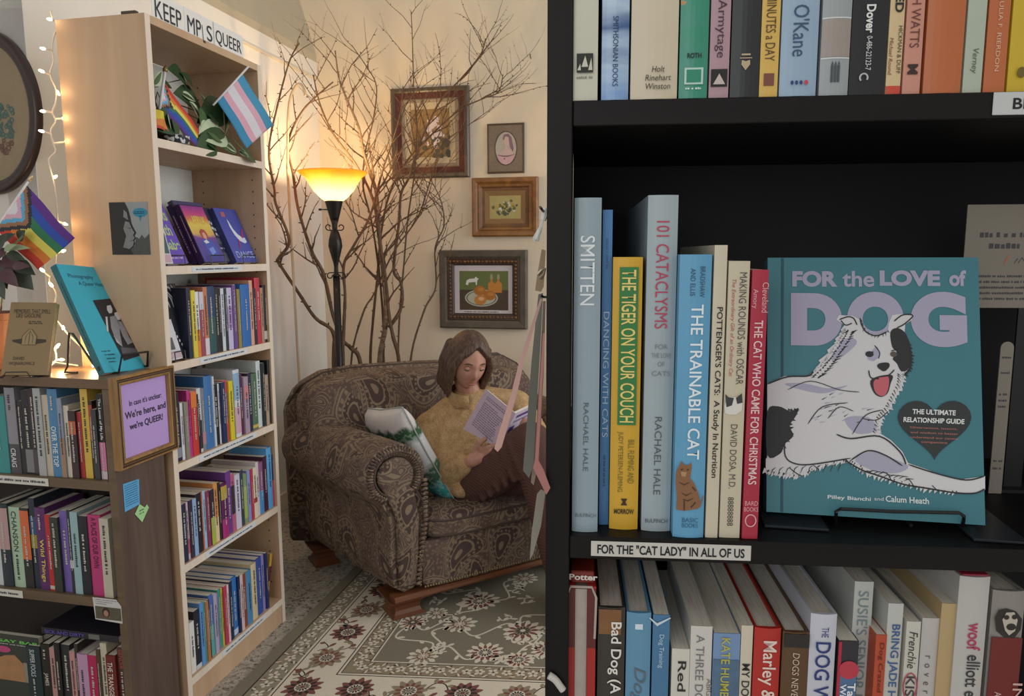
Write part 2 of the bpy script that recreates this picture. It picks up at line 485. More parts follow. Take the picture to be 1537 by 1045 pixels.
# ================================================================ black-brown bookcase close to the right
DC = frame((0.0298, 0.6222, 0), 94.9)
DW, DD, DH = 0.80, 0.30, 2.0
DZ = [0.06, 0.42, 0.775, 1.1290, 1.5065, 1.86]
dark = empty('bookcase', DC)
tag(dark, 'black-brown bookcase full of animal books, close in front on the right', 'bookcase')
for x0 in (0, DW - 0.0214):
    bm = BM(); box(bm, x0, x0 + 0.0214, 0, DD, 0, DH, 0.001)
    obj('side_panel', bm, wood('black_brown_upright', '#100e0e', '#191515', scale=16, rough=0.5, spec=0.22) if x0 == 0 else BLACKWOOD, dark)
bm = BM(); box(bm, 0.0217, DW - 0.0217, 0, DD, DH - 0.022, DH); obj('top_board', bm, BLACKWOOD, dark)
for z in DZ:
    bm = BM(); box(bm, 0.0217, DW - 0.0217, 0.0, DD - 0.012, z - 0.0208, z, 0.0008); obj('shelf', bm, BLACKWOOD, dark)
bm = BM(); box(bm, 0.0217, DW - 0.0217, DD - 0.008, DD - 0.003, 0.01, DH - 0.022)
obj('back_panel', bm, mat('#0d0d10', 0.7), dark)
z = DZ[3]
x0 = hit(DC, 887, 825)[0]; x1 = hit(DC, 1127, 828)[0]
bm = BM(); box(bm, x0, x1, -0.0012, -0.0002, z - 0.0175, z - 0.0035, 0.0004)
s = obj('shelf_label', bm, mat('#c9c7c0', 0.6, var=0.03), None, DC)
tag(s, 'white label strip about the cat lady on the black bookcase', 'label')
letters('FOR THE "CAT LADY" IN ALL OF US', (x1 - x0) * 0.92, 0.0088, mat('#1c1c1e', 0.7, var=0), s, (x0 + x1) / 2, -0.0015, z - 0.0105, bold=0.025)
z = DZ[4]; x0 = hit(DC, 1490, 150)[0]
bm = BM(); box(bm, x0, x0 + 0.13, -0.0012, -0.0002, z - 0.018, z - 0.0005, 0.0004)
s = obj('shelf_label', bm, mat('#c3c5c6', 0.6, var=0.03), None, DC)
tag(s, 'white label strip starting BIR under the upper row of the black bookcase', 'label')
letters('BIR', 0.0195, 0.0085, mat('#1c1c1e', 0.7, var=0), s, x0 + 0.0245, -0.0015, z - 0.0095, bold=0.02)
# ================================================================ books on the black bookcase
WHT, BLK, CRM = '#e6e8ea', '#1b1b1f', '#d9cdb5'
def inkmat(c): return mat(c, 0.6, var=0)
def spine_text(o, bulge, s, z0, z1, H, c, x=0.0, dy=0.0, **kw):
    """title running down the spine between the heights z0 (bottom) and z1 (top)"""
    return letters(s, z1 - z0, H, inkmat(c), o, x, -bulge - 0.0007 - dy, (z0 + z1) / 2, DOWN, **kw)
UP_G, MID_G, LOW_G = 'books on the black bookcase\'s upper shelf', 'books on the black bookcase\'s middle shelf', 'books on the black bookcase\'s lower shelf'
def dark_book(xl, xr, zb, h, setback, d, col, label, group, **kw):
    x0 = solve_x(DC, xl, setback, zb); x1 = solve_x(DC, xr, setback, zb)
    return make_book(DC @ T((x0 + x1) / 2, setback, zb + 0.0003), x1 - x0 - 0.0004, d, h, col, label, group, **kw) + (x1 - x0,)
# ---- upper row (only the feet of the spines are in view)
def U(xl, xr, col, label, h=0.23, d=0.16, sb=0.004, **kw):
    return dark_book(xl, xr, DZ[4], h, sb, d, col, label, UP_G, **kw)
o, b, w = U(858.5, 897, '#c9c8b6', 'pale ivory book with a black square emblem, first on the upper row beside the upright')
bm = BM(); poly(bm, [(-0.007, 0.025), (0.0065, 0.025), (0.0065, 0.042), (-0.007, 0.042)], 0.0024)
obj('emblem', bm, inkmat('#23241f'), o)
bm = BM(); poly(bm, [(-0.003, 0.030), (0.0, 0.040), (0.0025, 0.030)], 0.0026); poly(bm, [(0.0025, 0.027), (0.005, 0.038), (0.006, 0.027)], 0.0026); poly(bm, [(-0.0065, 0.027), (-0.004, 0.033), (-0.0035, 0.027)], 0.0026)
obj('emblem_highlight', bm, inkmat('#c9c8b6'), o)
scribble(o, inkmat('#8a897c'), 0, -b - 0.0007, 0.021, 0.014, 0.0035, FRONT)
g = NT('cloud_print'); zz = g.sep(g.tc.outputs['Object'])[2]
nz = g.noise(g.vmath('MULTIPLY', g.tc.outputs['Object'], (8, 8, 30)), 1.0, 3)
cl = g.done(g.ramp(g.math('ADD', g.math('MULTIPLY', zz, 3.2), g.math('MULTIPLY', nz, 0.5)), [(0.2, '#5f8fc8'), (0.33, '#a9c2dc'), (0.42, '#3d5f94'), (0.52, '#b5cbe0'), (0.62, '#4c7fc0'), (0.9, '#8fb6dd')]), 0.35)
o, b, w = U(902, 943, cl, 'sky blue clouded book reading SMITHSONIAN BOOKS on its spine')
spine_text(o, b, 'SMITHSONIAN BOOKS', 0.012, 0.074, 0.0045, '#26426e')
o, b, w = U(945.5, 1016, '#cfc3ab', 'thick tan book with italic HOLT RINEHART WINSTON at its foot')
for k, (s, ww) in enumerate((('Holt', 0.0105), ('Rinehart', 0.021), ('Winston', 0.020))):
    letters(s, ww, 0.0052, inkmat('#3b362e'), o, 0.003, -b - 0.0016, 0.0262 - k * 0.0076, shear=0.2)
g = NT('map_print'); n = g.noise(g.tc.outputs['Object'], 42, 4, 1.0); zz = g.sep(g.tc.outputs['Object'])[2]
land = g.ramp(n, [(0.40, '#b08a58'), (0.47, '#cfc6b4'), (0.53, '#8a9a86'), (0.60, '#a05c40')], 'CONSTANT')
sea = g.ramp(n, [(0.4, '#3f8f7c'), (0.6, '#2f9070')])
mp_ = g.done(g.mix(g.math('LESS_THAN', g.math('SUBTRACT', zz, g.math('MULTIPLY', n, 0.06)), 0.048), land, sea), 0.4)
o, b, w = U(1018, 1061, mp_, 'green book with a coloured coastline map on its spine')
letters('ROTH', 0.0115, 0.0045, inkmat('#20302c'), o, 0, -b - 0.0010, 0.0375, bold=0.03)
bm = BM(); box(bm, -0.0075, 0.0075, -b - 0.0009, -b - 0.0003, 0.012, 0.0268); q = obj('publisher_mark', bm, mat('#b9d8cd', 0.5), o)
bm = BM(); box(bm, -0.0058, 0.0058, -b - 0.0013, -b - 0.00095, 0.0138, 0.0250); obj('publisher_mark', bm, inkmat('#2f8a70'), o)
scribble(o, inkmat('#cfe6dd'), 0, -b - 0.0010, 0.0085, 0.013, 0.003, FRONT)
o, b, w = U(1063, 1093, '#b09099', 'mauve book reading ARMYTAGE on its spine')
spine_text(o, b, 'Armytage', 0.0355, 0.086, 0.009, '#4b3440')
bm = BM(); box(bm, -0.0065, 0.0065, -b - 0.0009, -b - 0.0003, 0.010, 0.0255); obj('publisher_mark', bm, inkmat('#1e1c1c'), o)
bm = BM(); poly(bm, [(-0.0048, 0.012), (0.0048, 0.012), (0, 0.0215)], b + 0.0012); obj('publisher_mark', bm, inkmat('#c8b9b4'), o)
o, b, w = U(1094.5, 1138, '#26292c', 'black book with a tiny gilt heart shield on its spine')
gold = inkmat('#b9a888')
bm = BM(); box(bm, -0.0035, 0.0035, -b - 0.0008, -b - 0.0003, 0.0365, 0.038); box(bm, -0.0048, 0.0048, -b - 0.0008, -b - 0.0003, 0.0338, 0.0346)
poly(bm, [(-0.0032, 0.0325), (-0.0035, 0.0285), (0, 0.0235), (0.0035, 0.0285), (0.0032, 0.0325), (0, 0.0313)], b + 0.0008); obj('gilt_mark', bm, gold, o)
o, b, w = U(1138.5, 1166.5, '#d9b35a', 'mustard yellow book reading MINUTES A DAY on its spine')
spine_text(o, b, 'MINUTES a DAY', 0.0315, 0.0885, 0.0078, '#5a4526')
bm = BM(); box(bm, -0.004, 0.004, -b - 0.0009, -b - 0.0003, 0.010, 0.0207); obj('publisher_mark', bm, inkmat('#7c4a3c'), o)
o, b, w = U(1168.5, 1224, '#96afc6', 'light blue book reading O\'KANE in tall letters')
spine_text(o, b, "sh O'Kane", 0.0345, 0.096, 0.0125, '#3b5374')
bm = BM()
for k, x in enumerate((-0.0055, -0.002, 0.0015)): disc(bm, x, 0.0115, 0.0012, 0.0018, b + 0.0016)
obj('publisher_mark', bm, inkmat('#2c3d78'), o)
bm = BM(); disc(bm, 0.0055, 0.0115, 0.0016, 0.002, b + 0.0016); obj('publisher_mark', bm, inkmat('#c2464c'), o)
o, b, w = U(1228, 1272, '#9aa1a4', 'grey book with taupe centre band and small pencil drawings', bands=[(0.145, 0.288, '#9c928b'), (0.137, 0.145, '#d5d8d8'), (0.288, 0.296, '#d5d8d8')])
bm = BM()
for k in (-1, 0, 1):
    box(bm, k * 0.0025 - 0.0009, k * 0.0025 + 0.0009, -b - 0.0008, -b - 0.0002, 0.0115, 0.0262)
    poly(bm, [(k * 0.0025 - 0.0009, 0.0266), (k * 0.0025 + 0.0009, 0.0266), (k * 0.0025, 0.030)], b + 0.0008)
obj('pencil_print', bm, inkmat('#4a5258'), o)
o, b, w = U(1272.5, 1327, '#1c1c22', 'black paperback reading DOVER on its spine', hard=False)
spine_text(o, b, 'Dover', 0.0535, 0.078, 0.0072, '#dfe0de', bold=0.03)
spine_text(o, b, '0-486-22123-7', 0.0215, 0.051, 0.0044, '#c5c6c6', bold=0.01)
bm = BM(); tube(bm, [(-0.003 + 0.003 * math.cos(a), -b - 0.0009, 0.015 + 0.0035 * math.sin(a)) for a in [k * 0.35 - 0.6 for k in range(14)]], 0.0007, 5); obj('publisher_mark', bm, inkmat('#c5c6c6'), o)
o, b, w = U(1328, 1350.5, '#d3bc90', 'narrow cream book with a red foot reading RED', bands=[(0.0, 0.034, '#c94a35')])
spine_text(o, b, 'RED', 0.0705, 0.092, 0.0065, '#262422', bold=0.03, x=0.001)
spine_text(o, b, 'HICKMAN & DUFF', 0.018, 0.059, 0.0032, '#3c362c', x=0.003); spine_text(o, b, 'Michael Round', 0.017, 0.049, 0.003, '#8d4a3a', x=-0.0035, shear=0.2)
o, b, w = U(1353, 1380, '#c98e7c', 'salmon pink book reading WATTS on its spine')
spine_text(o, b, 'AH WATTS', 0.040, 0.090, 0.0072, '#6a3c36')
bm = BM(); poly(bm, [(-0.004, 0.017), (0.004, 0.017), (0.004, 0.019), (0.0014, 0.0214), (0.004, 0.0238), (0.004, 0.0258), (-0.004, 0.0258), (-0.004, 0.0238), (-0.0014, 0.0214), (-0.004, 0.019)], b + 0.0008); obj('publisher_mark', bm, inkmat('#3b2524'), o)
o, b, w = U(1384, 1441, '#b8673a', 'thick plain burnt orange book on the upper row')
o, b, w = U(1443.5, 1472, '#aeb9a8', 'pale sage book reading VERNEY between two orange books')
spine_text(o, b, 'Verney', 0.0165, 0.038, 0.0058, '#5c665a', shear=0.2)
o, b, w = U(1474.5, 1507, '#b9683c', 'orange book with small pale title beside the yellow book')
spine_text(o, b, 'JULIA F. RIERDON', 0.018, 0.080, 0.0042, '#dcb89a')
o, b, w = U(1510, 1550, '#c9ab2c', 'bright yellow book at the end of the upper row')
bm = BM(); disc(bm, -0.0005, 0.0165, 0.0035, 0.0045, b + 0.0016); obj('publisher_mark', bm, inkmat('#6a5c20'), o)

for o in [q for q in COL.objects if q.get('group') == UP_G]:        # settle the prints on the spines
    for c in o.children:
        if c.name.split('.')[0] != 'page_block': c.matrix_local = Matrix.Diagonal((1, 1, 0.89, 1)) @ c.matrix_basis
# ---- middle row
def Mid(xl, xr, ytop, sb, col, label, d=0.2, **kw):
    zb = DZ[3]
    x0 = solve_x(DC, xl, sb, zb); x1 = solve_x(DC, xr, sb, zb)
    h = solve_z(DC, ytop, (x0 + x1) / 2, sb) - zb - 0.0003
    o, b = make_book(DC @ T((x0 + x1) / 2, sb, zb + 0.0003), x1 - x0 - 0.0004, d, h, col, label, MID_G, **kw)
    Z = lambda py: solve_z(DC, py, (x0 + x1) / 2, sb) - zb - 0.0003
    return o, b, Z
o, b, Z = Mid(858, 897, 297, 0.012, '#93a5ae', 'tall grey-blue book reading SMITTEN beside the upright', d=0.26)
spine_text(o, b, 'SMITTEN', Z(458), Z(354), 0.0125, '#e2e9ec', bold=0.005)
spine_text(o, b, 'RACHAEL HALE', Z(706), Z(604), 0.0045, '#56646c')
letters('BULFINCH', 0.019, 0.0032, inkmat('#5b6a72'), o, 0.0005, -b - 0.001, Z(772))
o, b, Z = Mid(898.5, 913, 315, 0.03, '#4f86bd', 'thin blue book reading DANCING WITH CATS', d=0.24)
spine_text(o, b, 'DANCING WITH CATS', Z(656), Z(468), 0.0052, '#b9d2ea')
scribble(o, inkmat('#35618e'), 0, -b - 0.0007, (Z(683) + Z(733)) / 2, Z(683) - Z(733), 0.003); scribble(o, inkmat('#3f73a8'), 0, -b - 0.0007, (Z(358) + Z(405)) / 2, Z(358) - Z(405), 0.003)
o, b, Z = Mid(914, 957, 386, 0.021, '#d4a72f', 'yellow book reading THE TIGER ON YOUR COUCH in a green panel', bands=[])
bm = BM(); box(bm, -0.0072, 0.0092, -b - 0.0008, -b - 0.0001, Z(637), Z(401)); p = obj('title_panel', bm, mat('#2f7a3c', 0.5), o)
letters('THE TIGER ON YOUR COUCH', Z(405) - Z(633), 0.0125, inkmat('#ead27a'), p, 0.0010, -b - 0.0012, (Z(405) + Z(633)) / 2, DOWN, bold=0.012)
spine_text(o, b, 'JUDY PETERSEN-FLEMING', Z(737), Z(647), 0.0056, '#6e6a26', x=-0.0045, dy=0.0002); spine_text(o, b, 'BILL FLEMING AND', Z(724), Z(659), 0.0056, '#6e6a26', x=0.0055, dy=0.0002)
letters('MORROW', 0.018, 0.0048, inkmat('#3c2d10'), o, 0, -b - 0.0012, Z(766), bold=0.03)
bm = BM(); poly(bm, [(-0.003, Z(757)), (0.003, Z(757)), (0.0012, Z(752)), (0.003, Z(747)), (-0.003, Z(747)), (-0.0012, Z(752))], b + 0.0008); obj('publisher_mark', bm, inkmat('#3c2d10'), o)
o, b, Z = Mid(962, 1005.5, 293, 0.019, '#a1afb5', 'tallest grey book reading 101 CATACLYSMS in red', d=0.26)
spine_text(o, b, '101 CATACLYSMS', Z(493), Z(332), 0.011, '#b8435c')
for k, (s, ww, yy) in enumerate((('FOR', 0.011, 520), ('THE LOVE', 0.017, 533), ('OF', 0.006, 546), ('CATS', 0.016, 560))):
    letters(s, ww, 0.0042, inkmat('#7f8288'), o, 0.001, -b - 0.001, Z(yy))
spine_text(o, b, 'RACHAEL HALE', Z(741), Z(625), 0.0062, '#525e64')
letters('BULFINCH', 0.020, 0.0036, inkmat('#48545a'), o, 0, -b - 0.001, Z(780))
o, b, Z = Mid(1009, 1055.5, 382, 0.006, '#5fa0c6', 'light blue book reading THE TRAINABLE CAT with a tabby on its spine')
spine_text(o, b, 'THE TRAINABLE CAT', Z(688), Z(457), 0.0105, '#e4eef4', x=0.002, bold=0.01)
spine_text(o, b, 'BRADSHAW', Z(446), Z(400), 0.0042, '#2f4f66', x=0.0055); spine_text(o, b, 'AND ELLIS', Z(444), Z(403), 0.0042, '#2f4f66', x=-0.0025)
letters('BASIC', 0.014, 0.004, inkmat('#2f5f80'), o, 0.001, -b - 0.001, Z(779)); letters('BOOKS', 0.014, 0.004, inkmat('#2f5f80'), o, 0.001, -b - 0.001, Z(787))
# the printed tabby, traced from its outline
sbp = 0.006; zb = DZ[3] + 0.0003
xm = o.matrix_world
def TR(o_, pts, sb):
    Mi = DC.inverted(); off = o_.matrix_world.translation if False else None
    out = []
    ox = (DC.inverted() @ o_.matrix_basis.translation).x
    for px, py in pts:
        q = hit(DC, px, py, 1, sb); out.append((q.x - ox, q.z - DZ[3] - 0.0003))
    return out
cm = [mat('#8a6040', 0.6, var=0), mat('#4a3424', 0.6, var=0), mat('#b08a64', 0.6, var=0)]
bm = BM()
poly(bm, TR(o, [(1014, 763), (1015, 745), (1013, 722), (1014, 706), (1017, 700), (1019, 697), (1022, 691), (1026, 696), (1031, 697), (1037, 693), (1037, 702), (1035, 716), (1041, 724), (1047, 738), (1050, 752), (1054, 742), (1055, 744), (1050, 759), (1046, 762), (1035, 764), (1024, 765)], sbp), b + 0.0009, 0)
for pts in ([(1018, 722), (1026, 726), (1034, 722)], [(1022, 738), (1029, 742), (1037, 738)], [(1024, 747), (1031, 750), (1040, 746)], [(1038, 729), (1043, 735)], [(1021, 704), (1024, 702)], [(1030, 704), (1033, 703)], [(1026, 764), (1026, 748)], [(1036, 760), (1043, 752)]):
    stroke(bm, TR(o, pts, sbp), 0.0012, b + 0.0013, 1)
poly(bm, TR(o, [(1021, 706), (1030, 707), (1028, 714), (1022, 713)], sbp), b + 0.0012, 2)
obj('cat_print', bm, cm, o)
o, b, Z = Mid(1058, 1077, 368, 0.006, '#cdc4ae', 'thin cream book reading POTTENGER\'S CATS', hard=False)
spine_text(o, b, "POTTENGER'S CATS:  A Study In Nutrition", Z(717), Z(461), 0.0065, '#1f1d1c', bold=0.012)
o, b, Z = Mid(1079, 1110, 392, 0.007, '#c9c0a8', 'cream book reading MAKING ROUNDS WITH OSCAR with a small cat picture')
spine_text(o, b, 'MAKING ROUNDS with OSCAR', Z(577), Z(409), 0.0062, '#54514a', x=0.0035)
spine_text(o, b, 'The Extraordinary Gift of an Ordinary Cat', Z(565), Z(419), 0.0042, '#b0584e', x=-0.0045, shear=0.2)
spine_text(o, b, 'DAVID DOSA, M.D.', Z(733), Z(637), 0.0066, '#54514a')
spine_text(o, b, '88888888', Z(789), Z(746), 0.005, '#4a463e')
bm = BM()
poly(bm, TR(o, [(1088, 620), (1087, 609), (1089, 603), (1088, 591), (1093, 596), (1107, 596), (1113, 590), (1114, 604), (1113, 616), (1104, 622), (1094, 622)], 0.007), b + 0.0009, 0)
poly(bm, TR(o, [(1089, 603), (1088, 591), (1093, 596), (1101, 597), (1098, 608), (1090, 611)], 0.007), b + 0.0012, 1); poly(bm, TR(o, [(1104, 597), (1113, 590), (1114, 604), (1106, 606)], 0.007), b + 0.0012, 1)
obj('cat_print', bm, [mat('#d9d8d2', 0.6, var=0), mat('#3b3a3c', 0.6, var=0)], o)
o, b, Z = Mid(1113, 1137, 405, 0.006, '#a9273f', 'crimson book reading THE CAT WHO CAME FOR CHRISTMAS')
spine_text(o, b, 'THE CAT WHO CAME FOR CHRISTMAS', Z(727), Z(481), 0.0072, '#e6c3c4', bold=0.014)
spine_text(o, b, 'Cleveland', Z(469), Z(424), 0.0052, '#e0a9ac', x=0.0045); spine_text(o, b, 'Amory', Z(463), Z(434), 0.0052, '#e0a9ac', x=-0.004)
bm = BM(); tube(bm, [(0.0045 * math.cos(a * 0.4), -b - 0.0008, Z(781) + 0.0055 * math.sin(a * 0.4)) for a in range(16)], 0.0006, 5, closed=True); obj('publisher_mark', bm, inkmat('#e0a9ac'), o)
letters('BARD', 0.011, 0.004, inkmat('#e0a9ac'), o, 0, -b - 0.001, Z(755)); letters('BOOKS', 0.012, 0.004, inkmat('#e0a9ac'), o, 0, -b - 0.001, Z(764))

# ---- lower row: the spines start below the shelf above
LB = DZ[2]
def Lo(xl, xr, ytop, col, label, sb=0.014, d=0.17, **kw):
    a = hit(DC, xl, ytop, 1, sb); c = hit(DC, xr, ytop, 1, sb)
    h = (a.z + c.z) / 2 - LB - 0.0003
    o, b = make_book(DC @ T((a.x + c.x) / 2, sb, LB + 0.0003), c.x - a.x - 0.0004, d, h, col, label, LOW_G, **kw)
    Z = lambda py: hit(DC, (xl + xr) / 2, py, 1, sb).z - LB - 0.0003
    return o, b, Z, c.x - a.x
# red book shelved fore-edge outwards
a = hit(DC, 850, 880, 1, 0.012); c = hit(DC, 895, 880, 1, 0.012)
w = c.x - a.x; h = a.z - LB
bm = BM()
U_ = [(-w / 2, 0), (-w / 2, 0.17), (w / 2, 0.17), (w / 2, 0), (w / 2 - 0.008, 0), (w / 2 - 0.008, 0.165), (-w / 2 + 0.008, 0.165), (-w / 2 + 0.008, 0)]
loft(bm, [[(x, y, z) for x, y in U_] for z in (0, h)])
o = obj('book', bm, mat('#a8281e', 0.4), None, DC @ T((a.x + c.x) / 2, 0.012, LB + 0.0003))
tag(o, 'red book shelved with its page edges outwards, beside the black upright', 'book', LOW_G)
bm = BM(); box(bm, -w / 2 + 0.0083, w / 2 - 0.0083, 0.003, 0.164, 0.002, h - 0.004); obj('page_block', bm, mat('#b3aba4', 0.8, var=0.12, scale=120), o)
for s in (-1, 1):
    bm = BM(); x = s * (w / 2 - 0.004); box(bm, x - 0.0038, x + 0.0038, -0.0006, -0.0001, h - 0.06, h - 0.002); obj('dark_band', bm, mat('#5e2420', 0.45), o)
bm = BM()
rim = [(-w / 2 + 0.001, -0.001, h - 0.05), (-w / 2, -0.001, h - 0.01), (-w / 2 + 0.004, -0.001, h), (w / 2 - 0.004, -0.001, h), (w / 2, -0.001, h - 0.01), (w / 2 - 0.001, -0.001, h - 0.05)]
tube(bm, rim, 0.0012, 6); obj('worn_edge', bm, mat('#b9a9a2', 0.7), o)
bm = BM(); box(bm, -w / 2 + 0.004, w / 2 - 0.002, 0.006, 0.12, h + 0.0003, h + 0.012, 0.001); q = obj('book_box', bm, mat('#7c2a1e', 0.45), None, o.matrix_basis.copy())
tag(q, 'small dark red box lying on top of the red book', 'box')
letters('Potter', 0.026, 0.006, inkmat('#e6dcd2'), q, 0.002, 0.0052, h + 0.0065, bold=0.03)
g = NT('tawny_print'); n = g.noise(g.tc.outputs['Object'], 30, 3); zz = g.sep(g.tc.outputs['Object'])[2]
tw = g.done(g.ramp(g.math('ADD', g.math('MULTIPLY', zz, 6.0), g.math('MULTIPLY', n, 0.6)), [(0.15, '#2c2925'), (1.62, '#39342e'), (1.76, '#7d5630'), (2.0, '#8e6236')]), 0.4)
o, b, Z, w = Lo(897.5, 939, 911, '#39342e', 'dark brown photo book reading BAD DOG in white')
bm = BM(); box(bm, -w / 2 + 0.001, w / 2 - 0.004, -b - 0.0006, -b - 0.0001, Z(950), Z(913)); obj('photo_print', bm, mat('#7d5630', 0.45, var=0.35, scale=60), o)
spine_text(o, b, 'Bad Dog (A', Z(1038), Z(931), 0.0125, '#e3e0da', x=0.003, dy=0.0006, bold=0.014)
o, b, Z, w = Lo(940.5, 978, 919, '#6193b4', 'sky blue book with script reading DOGS at mid spine')
spine_text(o, b, 'Dogs', Z(1065), Z(1000), 0.014, '#5f6d74', shear=0.3); bm = BM(); box(bm, -0.0035, 0.0035, -b - 0.0006, -b - 0.0002, Z(943), Z(935)); obj('publisher_mark', bm, inkmat('#d3e2ec'), o)
o, b, Z, w = Lo(980, 1006, 923, '#47789f', 'blue book with a frayed white jacket top beside the sky blue one')
spine_text(o, b, 'Dog Training', Z(1002), Z(952), 0.0055, '#b9d3e6')
bm = BM(); stroke(bm, [(-0.011, Z(927)), (-0.004, Z(937)), (0.008, Z(926))], 0.003, b + 0.0012); obj('torn_edge', bm, inkmat('#c9d8e2'), o)
o, b, Z, w = Lo(1008.5, 1036, 974, '#d2cec4', 'short off-white book reading RED in black serif')
spine_text(o, b, 'Red Dog', Z(1100), Z(992), 0.010, '#2b2a2a', bold=0.01)
o, b, Z, w = Lo(1037, 1070, 940, '#cfccc6', 'off-white book reading A THREE DOG in grey capitals')
spine_text(o, b, 'A THREE DOG LIFE', Z(1100), Z(953), 0.0075, '#77787a', x=-0.001); spine_text(o, b, 'ABIGAIL', Z(1060), Z(1018), 0.0045, '#77787a', x=0.008)
o, b, Z, w = Lo(1071, 1112, 951, '#7593bb', 'blue paperback with a photo, reading KATE HUMBLE in yellow-green', hard=False)
bm = BM(); box(bm, -w / 2 + 0.0008, w / 2 - 0.0008, -b - 0.0006, -b - 0.0001, Z(1060), Z(990)); obj('photo_print', bm, mat('#54708c', 0.45, var=0.4, scale=70), o)
spine_text(o, b, 'KATE HUMBLE', Z(1062), Z(957), 0.0078, '#b9b54a', x=-0.001, dy=0.0006, bold=0.01)
o, b, Z, w = Lo(1113, 1131, 939, '#cfc8b4', 'slim cream book reading MY DOG in black', hard=False)
spine_text(o, b, 'MY DOG TULIP', Z(1100), Z(996), 0.0072, '#2b2a28', bold=0.008)
o, b, Z, w = Lo(1132.5, 1173, 942, '#b22a20', 'bright red book reading MARLEY in white serif')
spine_text(o, b, 'Marley & Me', Z(1085), Z(960), 0.0155, '#e3cfc4', bold=0.012)
o, b, Z, w = Lo(1175, 1216, 948, '#5d4126', 'brown book reading DOGS NEVER LIE under a black band', bands=[])
bm = BM(); box(bm, -w / 2 + 0.001, w / 2 - 0.001, -b - 0.0006, -b - 0.0001, Z(970), Z(950)); obj('spine_band', bm, mat('#26211d', 0.4), o)
spine_text(o, b, 'DOGS NEVER LIE', Z(1070), Z(978), 0.006, '#c7b69c', shear=0.15)
o, b, Z, w = Lo(1217, 1257, 921, '#c3c6d2', 'pale lavender white book reading THE DOG WHISPERER in navy')
spine_text(o, b, 'THE', Z(955), Z(940), 0.006, '#2b3c78', x=0.001); spine_text(o, b, 'DOG WHISPERER', Z(1160), Z(962), 0.0135, '#2b3c78', bold=0.012)
o, b, Z, w = Lo(1258.5, 1290, 962, '#2d2a32', 'dark book with a round red badge and blue lower half')
bm = BM(); box(bm, -w / 2 + 0.003, w / 2 - 0.001, -b - 0.0006, -b - 0.0001, Z(1075), Z(1010)); obj('spine_band', bm, mat('#4f6f96', 0.4), o)
bm = BM(); disc(bm, 0.001, Z(1005), 0.0088, 0.0088, b + 0.0010); obj('badge', bm, mat('#b9384a', 0.4), o)
bm = BM(); box(bm, -w / 2 + 0.0004, -w / 2 + 0.0030, -b - 0.0005, -0.0001, Z(1075), Z(964)); obj('spine_edge', bm, mat('#b0263c', 0.4), o)
spine_text(o, b, 'Tails', Z(1060), Z(1024), 0.007, '#e3e6ea', x=0.004, dy=0.0006, bold=0.02); spine_text(o, b, 'Wag', Z(1055), Z(1026), 0.007, '#e3e6ea', x=-0.004, dy=0.0006, bold=0.02)
o, b, Z, w = Lo(1283, 1312, 873, '#b6b9b4', 'pale green-grey book reading SUSIE\'S SENIOR, standing taller than its neighbours', sb=0.03)
spine_text(o, b, "SUSIE'S SENIOR DOGS", Z(1100), Z(887), 0.0095, '#76868c')
o, b, Z, w = Lo(1315, 1332, 953, '#b34a2c', 'slim orange-red book between two pale grey ones', hard=False)
spine_text(o, b, 'Dog Crazed Heart', Z(1080), Z(965), 0.005, '#5e2418')
o, b, Z, w = Lo(1333.5, 1357, 906, '#bcbfba', 'pale grey book reading BRING JADE HOME in blue', sb=0.016)
spine_text(o, b, 'BRING JADE HOME', Z(1085), Z(937), 0.0092, '#3f5f92', bold=0.014)
o, b, Z, w = Lo(1361, 1383, 933, '#c6c4ba', 'pale book with handwritten FRENCHIE KISS on its spine')
spine_text(o, b, 'Frenchie', Z(1003), Z(948), 0.0072, '#33332f', shear=0.2); spine_text(o, b, 'KISS', Z(1055), Z(1015), 0.008, '#4a3d44', bold=0.01)
bm = BM(); tube(bm, [(0.006 * math.cos(k * 0.5), -b - 0.0009, Z(1030) + 0.013 * math.sin(k * 0.5)) for k in range(13)], 0.0006, 5, closed=True); obj('lip_print', bm, inkmat('#b24a5e'), o)
o, b, Z, w = Lo(1384.5, 1411, 928, '#b9b6b2', 'pale taupe book with widely spaced letters R O V E R', sb=0.016)
spine_text(o, b, 'r  o  v  e  r  l', Z(1050), Z(984), 0.0062, '#54504c')
o, b, Z, w = Lo(1413.5, 1438, 906, '#b49c70', 'plain tan book beside the white WOOF book', sb=0.014)
o, b, Z, w = Lo(1440.5, 1487, 865, '#bab8b4', 'tall white book reading WOOF in red', sb=0.012)
spine_text(o, b, 'woof', Z(974), Z(933), 0.0115, '#b03a5c', x=0.002, bold=0.02); spine_text(o, b, 'elliott erwitt', Z(1085), Z(981), 0.0115, '#3a3a3e', x=0.003, bold=0.012)
bm = BM(); box(bm, -w / 2 + 0.003, w / 2 - 0.001, 0.001, 0.06, Z(865) - 0.001, Z(865) + 0.0012); obj('head_band', bm, mat('#a83048', 0.5), o)
o, b, Z, w = Lo(1490, 1540, 886, '#8a8680', 'grey and dark red book with a dog portrait at the row end')
bm = BM(); box(bm, -w / 2 + 0.001, w / 2 - 0.001, -b - 0.0006, -b - 0.0001, Z(1080), Z(955)); obj('spine_band', bm, mat('#6e1f1c', 0.45), o)
bm = BM()
C_ = lambda px, py: (hit(DC, px, py, 1, 0.012).x - (DC.inverted() @ o.matrix_basis.translation).x, Z(py))
poly(bm, [C_(*p) for p in ((1494, 945), (1492, 926), (1498, 914), (1510, 911), (1524, 915), (1533, 926), (1531, 942), (1522, 954), (1506, 955))], b + 0.0009, 0)
poly(bm, [C_(*p) for p in ((1503, 928), (1509, 917), (1521, 916), (1526, 928), (1522, 944), (1513, 951), (1507, 944))], b + 0.0012, 1)
